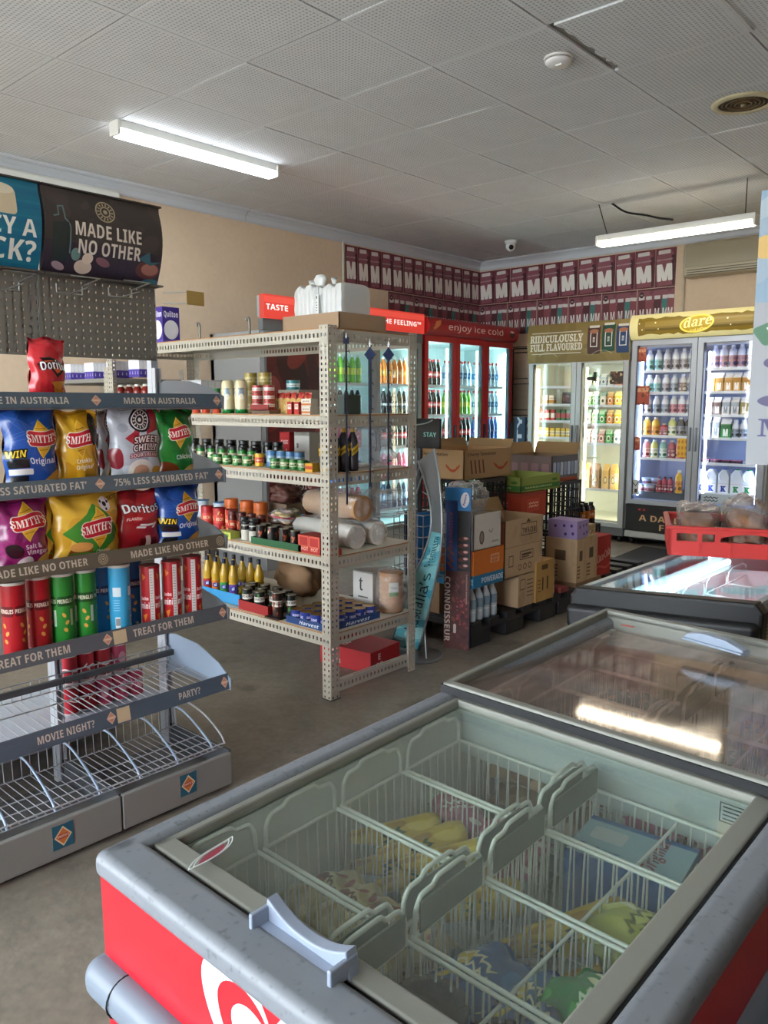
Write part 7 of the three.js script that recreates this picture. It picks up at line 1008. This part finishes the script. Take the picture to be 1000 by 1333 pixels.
function wireBasket(o, w, d, h, strip) {                             // hung basket, local origin at the near left top corner, z runs away
  const m = M(0xf0f0ec, .4, 0), g = [], r = .0017, nx = Math.round(w / .023), nz = Math.round(d / .023);
  for (let i = 0; i <= nx; i++) { const x = i * w / nx; g.push(wire(V(x, 0, 0), V(x, -h, -.006), r, 4), wire(V(x, 0, -d), V(x, -h, -d + .006), r, 4)); if (i % 2) g.push(wire(V(x, -h, 0), V(x, -h, -d), r, 4)); }
  for (let i = 0; i <= nz; i++) { const z = -i * d / nz; g.push(wire(V(0, 0, z), V(.004, -h, z), r, 4), wire(V(w, 0, z), V(w - .004, -h, z), r, 4)); if (i % 2) g.push(wire(V(0, -h, z), V(w, -h, z), r, 4)); }
  part(o, 'wire_mesh', mergeAll(g), m);
  if (strip < 0) { const q = []; for (let i = 1; i < nz; i++) q.push(wire(V(w / 2, -.01, -i * d / nz), V(w / 2, -h, -i * d / nz), r, 4)); q.push(wire(V(w / 2, -.008, 0), V(w / 2, -.008, -d), .0026, 5)); part(o, 'divider', mergeAll(q), m); }
  part(o, 'rim', bars([V(0, 0, 0), V(w, 0, 0), V(w, 0, -d), V(0, 0, -d), V(0, 0, 0)], .0032, 6), m);
  for (const x of [0, w]) part(o, 'hanger', path([V(x, 0, -.004), V(x, .034, -.006), V(x, .05, -.016), V(x, .052, -.04), V(x, .06, -.05), V(x, .06, -d + .05), V(x, .052, -d + .04), V(x, .05, -d + .016), V(x, .034, -d + .006), V(x, 0, -d + .004)], .0034, 40, 6, .2), m);
  if (strip) part(o, 'label_strip', box(.003, .042, d - .02, strip > 0 ? w - .004 : .004, .024, -d / 2), M(0x838a7e, .5), 'grey green plastic strip');
}
const packs = (bg, cols, t, tc) => cell(128, 128, (c, w, h) => { fill(c, w, h, bg); spots(c, w, h, 10, cols, 6, 22); if (t) squig(c, w * .5, h * .45, 80, tc, 2); });
{
  const Z = [-.064, -.228, -.39, -.552, -.722, -.745, -.91, -1.075, -1.24, -1.385];
  const zone = [[0, 1], [1, 2], [2, 3], [3, 4], [5, 6], [6, 7], [7, 8], [8, 9]];
  const bh = .15, by = -.085, names = ['first', 'second', 'third', 'fourth', 'fifth', 'sixth', 'seventh', 'eighth'];
  const P = { beige: packs('#c2ad7c', ['#d8c89a', '#a8905a', '#8a3a30'], 'Paddle', '#6a3a2a'), cone: packs('#d6b23a', ['#e8cc60', '#b88a20'], 'Cornetto', '#3a5a3a'), pink: packs('#c06a90', ['#d88aa8', '#e8d8dc'], 'berry', '#fff'), blue: packs('#2a5aa0', ['#4a8ac8', '#e0c03a', '#1c3a70'], 'SPLICE', '#f0e8c8'), green: packs('#2a7a3c', ['#4aa850', '#e8e0b8'], 'mint', '#e8f0d8'), lime: packs('#a8a84a', ['#c8c870', '#7a8a34', '#e0dcc0'], 'lemon', '#5a5a1c'), dark: packs('#241c18', ['#3a2c22', '#b88a4a'], 'MAGNUM', '#c89a50'), teal: packs('#2a6a7a', ['#3a8a98', '#c89a70'], 'cookie', '#e8dcc8'), tan: packs('#a88a6a', ['#c8a888', '#8a6a4a'], 'wafer', '#5a3a24') };
  const lie = (name, label, kind, cat, w, h, d, x, y, z, yaw, grp) => { const g = cached('lie' + kind + w + h + d, () => bagGeo(w, h, d, P[kind], w * 50).translate(0, -h / 2, 0).rotateX(-PI / 2).translate(0, d / 2, 0)), m = solo(name, g, A(P[kind], .35), label, cat, f1(x, y, z), 0, grp); m.quaternion.copy(F1q).multiply(new THREE.Quaternion().setFromAxisAngle(V(0, 1, 0), yaw)); return m; };
  const cone = (label, kind, x, y, z, yaw, grp, len = .16) => { const g = cached('cone' + kind + len, () => wrapLathe([[0, 0], [.01, .002], [.026, len * .72], [.03, len * .86], [.028, len], [0, len]], P[kind], 14).translate(0, -len / 2, 0).rotateX(-PI / 2).translate(0, .028, 0)), m = solo('ice_cream_cone', g, A(P[kind], .35), label, 'ice cream', f1(x, y, z), 0, grp); m.quaternion.copy(F1q).multiply(new THREE.Quaternion().setFromAxisAngle(V(0, 1, 0), yaw)); };
  let first = null;
  zone.forEach(([a, b], k) => { for (const [x0, x1, side] of [[.052, .318, 1], [.338, .612, -1]]) {
    const o = thing('wire_basket', 'white wire basket, ' + names[k] + ' from the heart logo, ' + (side > 0 ? 'gondola side' : 'side away from the gondola'), 'basket', f1(x0, by, Z[a] - .004)); o.quaternion.copy(F1q); wireBasket(o, x1 - x0, Z[a] - Z[b] - .01, bh, side);
    o.userData.kids = undefined; delete o.userData.kids;
  } });
  const floorY = by - bh + .004;
  // left row
  { const q = f1px(350, 1155, -.2); const t = group('tub'); part(t, 'tub_body', lathe([[0, 0], [.045, 0], [.052, .075]], 20), M(0x2a6478, .4)); const lc = cell(96, 96, (c, w, h) => { fill(c, w, h, '#2a6a80'); ell(c, 48, 48, 30, 26, '#c8a878'); ell(c, 48, 48, 14, 12, '#4a8a90'); spots(c, w, h, 8, ['#d8b88a'], 4, 8); }); const lidG = new THREE.CylinderGeometry(.055, .055, .01, 22).translate(0, .078, 0); uvTo(lidG, lc); part(t, 'tub_lid', lidG, A(lc, .35)); place(t, 'ice_cream_tub', 'round teal ice cream tub with a biscuit picture in the near basket', 'tub', f1(.17, floorY, -.14)); t.quaternion.copy(F1q); }
  for (let i = 0; i < 2; i++) lie('ice_cream_pack', 'teal ice cream pack beside the round tub', 'teal', 'ice cream', .1, .12, .04, .25 + .0 * i, floorY + i * .041, -.145, .5 + i, 'teal packs');
  const gB = 'beige ice cream packs in the second basket';
  for (let i = 0; i < 8; i++) lie('ice_cream_pack', 'beige wrapped ice cream in the second basket', 'beige', 'ice cream', .075, .125, .038, .1 + (i % 4) * .055, floorY + Math.floor(i / 4) * .039, -.31 + (i % 2) * .006, -.5 + (i % 3) * .2, gB);
  for (let i = 0; i < 7; i++) cone('yellow wrapped ice cream cone in the third basket', 'cone', .1 + (i % 4) * .055, floorY + Math.floor(i / 4) * .054, -.47, -.7 + (i % 2) * .2, 'yellow cones', .15);
  for (let i = 0; i < 4; i++) lie('ice_cream_pack', 'pink ice cream pack in the fourth basket', 'pink', 'ice cream', .08, .12, .035, .11 + (i % 2) * .12, floorY + Math.floor(i / 2) * .036, -.635, .4 + i * .3, 'pink packs');
  // right row
  for (let i = 0; i < 4; i++) { const r = .045, m = group('tub'); part(m, 'tub_body', wrapLathe([[0, 0], [r * .85, 0], [r, .1]], P.dark, 18), A(P.dark, .3)); part(m, 'tub_lid', lathe([[r * 1.04, .098], [r * 1.05, .112], [r * .6, .118], [0, .118]], 18), M(0x2a1c14, .2, .2)); place(m, 'chocolate_tub', 'dark brown tub with gold print at the near end of the freezer', 'tub', f1(.395 + (i % 2) * .1, floorY + .0, -.1 - Math.floor(i / 2) * .094), 0, 'dark tubs'); m.quaternion.copy(F1q); }
  for (let i = 0; i < 4; i++) lie('ice_cream_pack', 'blue and yellow ice cream pack in the second basket', 'blue', 'ice cream', .085, .13, .045, .385 + (i % 2) * .085, floorY + Math.floor(i / 2) * .046, -.31, -.5 + i * .15, 'blue packs'); 
  for (let i = 0; i < 3; i++) lie('ice_cream_pack', 'green ice cream pack in the second basket', 'green', 'ice cream', .085, .12, .045, .55, floorY + i * .046, -.31, .4 + i * .4, 'green packs');
  for (let i = 0; i < 3; i++) cone('golden ice cream cone lying across the third basket', 'cone', .385 + i * .05, floorY + (i === 1 ? .05 : 0), -.47, -.6, 'golden cones', .15);
  for (let i = 0; i < 5; i++) lie('ice_cream_pack', 'lime yellow ice cream bag in the third basket', 'lime', 'ice cream', .09, .135, .05, .53 + (i % 2) * .04, floorY + Math.floor(i / 2) * .045, -.465, .3 + i * .35, 'lime bags');
  { const top = cell(192, 128, (c, w, h) => { fill(c, w, h, '#9ab8c8'); c.fillStyle = '#2a5a9a'; c.fillRect(0, 0, w, 14); rrect(c, 20, 30, 60, 40, 4, '#c8ccd0'); txt(c, 'Original', w * .7, h * .5, 34, '#a02a3a', { style: 'italic bold', rot: -PI / 2, sx: .8 }); txt(c, 'Peters', 50, 100, 24, '#2a4a9a'); }), s = solid('#2a5a9a'); const m = new THREE.Mesh(boxFaces(.17, .12, .115, [s, s, top, s, s, s]).translate(0, .06, 0), A(top, .35)); place(m, 'ice_cream_tub', 'blue rectangular ice cream tub lettered Original', 'tub', f1(.44, floorY, -.635)); m.quaternion.copy(F1q).multiply(new THREE.Quaternion().setFromAxisAngle(V(0, 1, 0), .1)); }
  for (let i = 0; i < 2; i++) cone('yellow ice cream cone beside the blue tub', 'cone', .57, floorY + i * .052, -.64, .3 + i * .5, 'cones beside the blue tub', .13);
  // under the upper lid
  const kinds = ['tan', 'pink', 'beige', 'lime', 'dark', 'green', 'teal', 'cone'];
  for (let k = 4; k < 8; k++) for (const [x, s] of [[.18, 0], [.47, 1]]) for (let i = 0; i < 4; i++) lie('ice_cream_pack', { tan: 'tan', pink: 'pink', beige: 'beige', lime: 'lime', dark: 'dark brown', green: 'green', teal: 'teal', cone: 'yellow' }[kinds[(k - 4) * 2 + s]] + ' ice cream pack in the ' + names[k] + ' basket', kinds[(k - 4) * 2 + s], 'ice cream', .09, .12, .04, x + (i % 2 ? .06 : -.06), floorY + Math.floor(i / 2) * .041, (Z[zone[k][0]] + Z[zone[k][1]]) / 2, .3 + i * .7, 'packs in basket ' + k + ' row ' + s);
}
// ================================================================ second freezer (dark end cap, lit inside)
{
  const x0 = -1.265, x1 = -.69, z0 = -2.36, z1 = -3.75, yl = .765, yr = .803, o = thing('glass_top_freezer', 'blue chest freezer with a black end cap and a brightly lit glass top', 'freezer', [0, 0, 0]);
  const Y = (x) => yl + (yr - yl) * (x - x0) / (x1 - x0), blk = M(0x0d0f12, .5), blue = M(0x1d3f9e, .4);
  part(o, 'cabinet', mergeAll([span(x0 + .02, x0 + .05, .06, .66, z1, z0 - .03), span(x1 - .05, x1 - .02, .06, .68, z1, z0 - .03), span(x0 + .02, x1 - .02, .06, .66, z0 - .06, z0 - .03), span(x0 + .02, x1 - .02, .06, .66, z1, z1 + .03), span(x0 + .02, x1 - .02, .06, .1, z1, z0 - .03)]), blue, 'blue painted cabinet');
  const cap = (za, zb) => { const sh = [[x0 - .005, .64], [x1 + .005, .68], [x1 + .008, Y(x1) - .02], [x1 - .01, Y(x1)], [x0 + .01, Y(x0)], [x0 - .006, Y(x0) - .02]]; return extr(sh, za - zb, .01).translate(0, 0, zb); };
  part(o, 'end_cap', cap(z0 - .01, z0 - .05), blk, 'black moulded end cap'); part(o, 'end_cap', cap(z1 + .05, z1 + .01), blk); part(o, 'bumper', mergeAll([rbox(x1 - x0 + .03, .08, .05, .02, 0, 0, 0, 3).rotateZ(Math.atan2(yr - yl, x1 - x0)).translate((x0 + x1) / 2, .7, z0 + .008)]), M(0x101215, .5), 'black bumper strip');
  part(o, 'side_rail', mergeAll([span(x0, x0 + .03, .66, Y(x0) - .004, z1 + .04, z0 - .05), span(x1 - .03, x1, .66, Y(x1) - .004, z1 + .04, z0 - .05)]), M(0x9aa4ac, .35, .5));
  part(o, 'liner', mergeAll([span(x0 + .05, x0 + .056, .2, .72, z1 + .05, z0 - .06), span(x1 - .056, x1 - .05, .2, .75, z1 + .05, z0 - .06), span(x0 + .05, x1 - .05, .2, .206, z1 + .05, z0 - .06), span(x0 + .05, x1 - .05, .2, .72, z0 - .066, z0 - .06), span(x0 + .05, x1 - .05, .2, .74, z1 + .05, z1 + .056)]), M(0xdfe9ec, .45));
  const ang = Math.atan2(yr - yl, x1 - x0), pane = part(o, 'pane', box((x1 - x0 - .05) / Math.cos(ang), .005, z0 - z1 - .1).rotateZ(ang).translate((x0 + x1) / 2, (yl + yr) / 2 - .004, (z0 + z1) / 2), M(0xeef8fa, .03, 0, { transmission: 1, thickness: 0, ior: 1.5 }));
  part(o, 'pane_frame', mergeAll([box((x1 - x0) / Math.cos(ang), .012, .02).rotateZ(ang).translate((x0 + x1) / 2, (yl + yr) / 2, z0 - .05), wireBox(x0 + .008, yl, z0 - .04, z1 + .04), wireBox(x1 - .012, yr, z0 - .04, z1 + .04)]), M(0xaeb9c0, .35, .4));
  function wireBox(x, y, za, zb) { return box(.02, .012, za - zb, x, y, (za + zb) / 2); }
  part(o, 'light_tube', rbox(.022, .022, z0 - z1 - .3, .008, x0 + .085, .69, (z0 + z1) / 2), glow(0xd8f6ff, 5)); const l = area(o, z0 - z1 - .35, .03, 0xd4f4ff, 14, V(x0 + .1, .68, (z0 + z1) / 2), V(x0 + .5, .3, (z0 + z1) / 2), 'tube_glow');
  const lb = cell(96, 128, (c, w, h) => { fill(c, w, h, '#b0a07a'); for (let i = 0; i < 10; i++) { c.fillStyle = '#4a4434'; c.fillRect(10, 12 + i * 11, w * (.3 + .5 * hash2(i, 4, 2)), 4); } }); part(o, 'rating_label', plate(.1, .12, .001, lb).rotateY(PI / 2).translate(x1 + .012, .72, z0 - .08), A(lb, .5), 'tan rating label');
  for (const x of [x0 + .06, x1 - .06]) for (const z of [z0 - .1, z1 + .1]) part(o, 'castor', cyl(.03, .03, .03, 0, 0, 0, 12).rotateZ(PI / 2).translate(x, .03, z), PAL.black);
  for (let k = 0; k < 5; k++) { const b = thing('wire_basket', 'white wire basket in the lit freezer, ' + ['next to the black end cap', 'second from the black end cap', 'third from the black end cap', 'fourth from the black end cap', 'farthest from the black end cap'][k], 'basket', [x0 + .13, .62, z0 - .1 - k * .25]); wireBasket(b, x1 - x0 - .2, .24, .2, 0); const g = bagGeo(.2, .2, .07, packs(['#c8d0d4', '#b8485a', '#d0d8da', '#c8a0a8', '#a8c0cc'][k], ['#e0e6e8', '#d0505c', '#98b0b8'], '', ''), k); const cc = g; }
  const fz = packs('#b83a48', ['#d8707a', '#e8e0e0', '#8a2430'], 'frozen', '#f0e0e0'), fw = packs('#c8d4d8', ['#e8eef0', '#a8c0c8', '#6a90a0'], 'peas', '#2a5a6a');
  for (let k = 0; k < 5; k++) for (let i = 0; i < 2; i++) { const cc = (k + i) % 3 ? fw : fz, g = bagGeo(.17, .2, .07, cc, k + i).translate(0, -.1, 0).rotateX(-PI / 2).translate(0, .035, 0); solo('frozen_food_bag', g, A(cc, .3), ((k + i) % 3 ? 'pale blue' : 'red') + ' frozen food bag in the lit freezer', 'frozen food', [x0 + .23 + i * .17, .424, z0 - .22 - k * .25], .1 * i, (k + i) % 3 ? 'pale frozen bags' : 'red frozen bags'); }
}
// red bread crate on the second freezer
{
  const q = pY(869, 722, .808), w = .58, d = .42, h = .107, zc = q.z, xl = q.x, yb = .808, o = thing('bread_crate', 'red plastic bread crate standing on the lit freezer', 'crate', [xl, yb, zc], .42), m = M(0xc5322e, .45);
  const side = (len, wins, arch) => { const sh = new THREE.Shape([[0, 0], [len, 0], [len, h], [0, h]].map((p) => new THREE.Vector2(p[0], p[1]))); for (const [a, b] of wins) { const H3 = new THREE.Path([[a, h * .52], [b, h * .52], [b, h * .8], [a, h * .8]].reverse().map((p) => new THREE.Vector2(p[0], p[1]))); sh.holes.push(H3); } if (arch) { const A3 = new THREE.Path(); A3.moveTo(arch[0], h * .52); A3.lineTo(arch[0], h * .68); A3.quadraticCurveTo((arch[0] + arch[1]) / 2, h * 1.0, arch[1], h * .68); A3.lineTo(arch[1], h * .52); sh.holes.push(A3); } return new THREE.ExtrudeGeometry(sh, { depth: .012, bevelEnabled: false, curveSegments: 8 }); };
  const wins = [[.03, .105], [.12, .165], [.42, .465], [.48, .555]], arch = [.185, .395];
  part(o, 'front_panel', side(w, wins, arch).translate(0, 0, -.012), m); part(o, 'rear_panel', side(w, wins, arch).translate(0, 0, -d), m); part(o, 'side_panel', side(d, [[.04, .12], [.3, .38]], [.14, .28]).rotateY(PI / 2).translate(0, 0, 0), m); part(o, 'side_panel', side(d, [[.04, .12], [.3, .38]], [.14, .28]).rotateY(PI / 2).translate(w - .012, 0, 0), m);
  part(o, 'crate_base', span(.005, w - .005, 0, .008, -d + .005, -.005), m); for (const x of [.112, .22, .345, .47]) part(o, 'rib', span(x - .004, x + .004, .0, h * .5, 0, .005), m); part(o, 'top_lip', mergeAll([rbox(w + .012, .012, .022, .004, w / 2, h, -.004), rbox(w + .012, .012, .022, .004, w / 2, h, -d + .004), rbox(.02, .012, d, .004, 0, h, -d / 2), rbox(.02, .012, d, .004, w, h, -d / 2)]), m);
  o.updateMatrixWorld(true); const bread = M(0x9c7046, .6), film = M(0xf2ecec, .16, 0, { transmission: .9, thickness: 0, ior: 1.35 });
  for (let i = 0; i < 3; i++) { const p = o.localToWorld(V(.115 + i * .175, .01, -.21)), t = thing('bread_bag', 'clear plastic bag of bread rolls in the red crate' , 'bread', p, .42, 'bread bags in the red crate'); part(t, 'bread', lumps(.12, .12 + (i === 1 ? .02 : 0), .28, 30 + i, 14, 10, .07), bread); part(t, 'plastic_film', lumps(.15, .16 + (i === 1 ? .035 : .0), .34, 11 + i * 3, 24, 18, .1), film); }
}
// ---------------------------------------------------------------- hanging board at the right
{
  const Z = -2.9, a = pZ(971, 604, Z), b = pZ(988, 250, Z), w = .6, hh = b.y - a.y;
  const c0 = cell(300, 600, (c, W, Hh) => { fill(c, W, Hh, '#a4a6aa'); c.fillStyle = '#8aa4b8'; c.fillRect(0, 0, W, Hh * .4); spots(c, W, Hh * .5, 16, ['#98aab8', '#7c9cb2', '#a8b6be'], 20, 60); rrect(c, 0, Hh * .16, 90, 50, 10, '#d8b060'); c.save(); c.translate(40, Hh * .5); c.rotate(-.5); rrect(c, -36, -22, 72, 44, 8, '#4a7a5a'); txt(c, 'M', 0, 2, 40, '#e0e8e0'); c.restore(); ell(c, 60, Hh * .62, 40, 18, '#5a5478'); ell(c, 60, Hh * .76, 46, 16, '#5a5478'); txt(c, 'MILK', 90, Hh * .86, 54, '#4a4878', { font: 'serif' }); });
  const o = thing('hanging_sign', 'large pale hanging board with purple lettering above the bread crate', 'sign', [a.x, a.y, Z], .12);
  part(o, 'printed_board', plate(w, hh, .02, c0, solid('#b0b2b4')).translate(w / 2, hh / 2, 0), A(c0, .5)); for (const x of [.06, w - .06]) part(o, 'hanging_wire', wire(V(x, hh - .002, 0), V(x, H - a.y, 0), .002), PAL.darkMetal);
}
scene.traverse((o) => { if (o.isMesh) { o.castShadow = true; o.receiveShadow = true; } });
renderer.render(scene, camera);
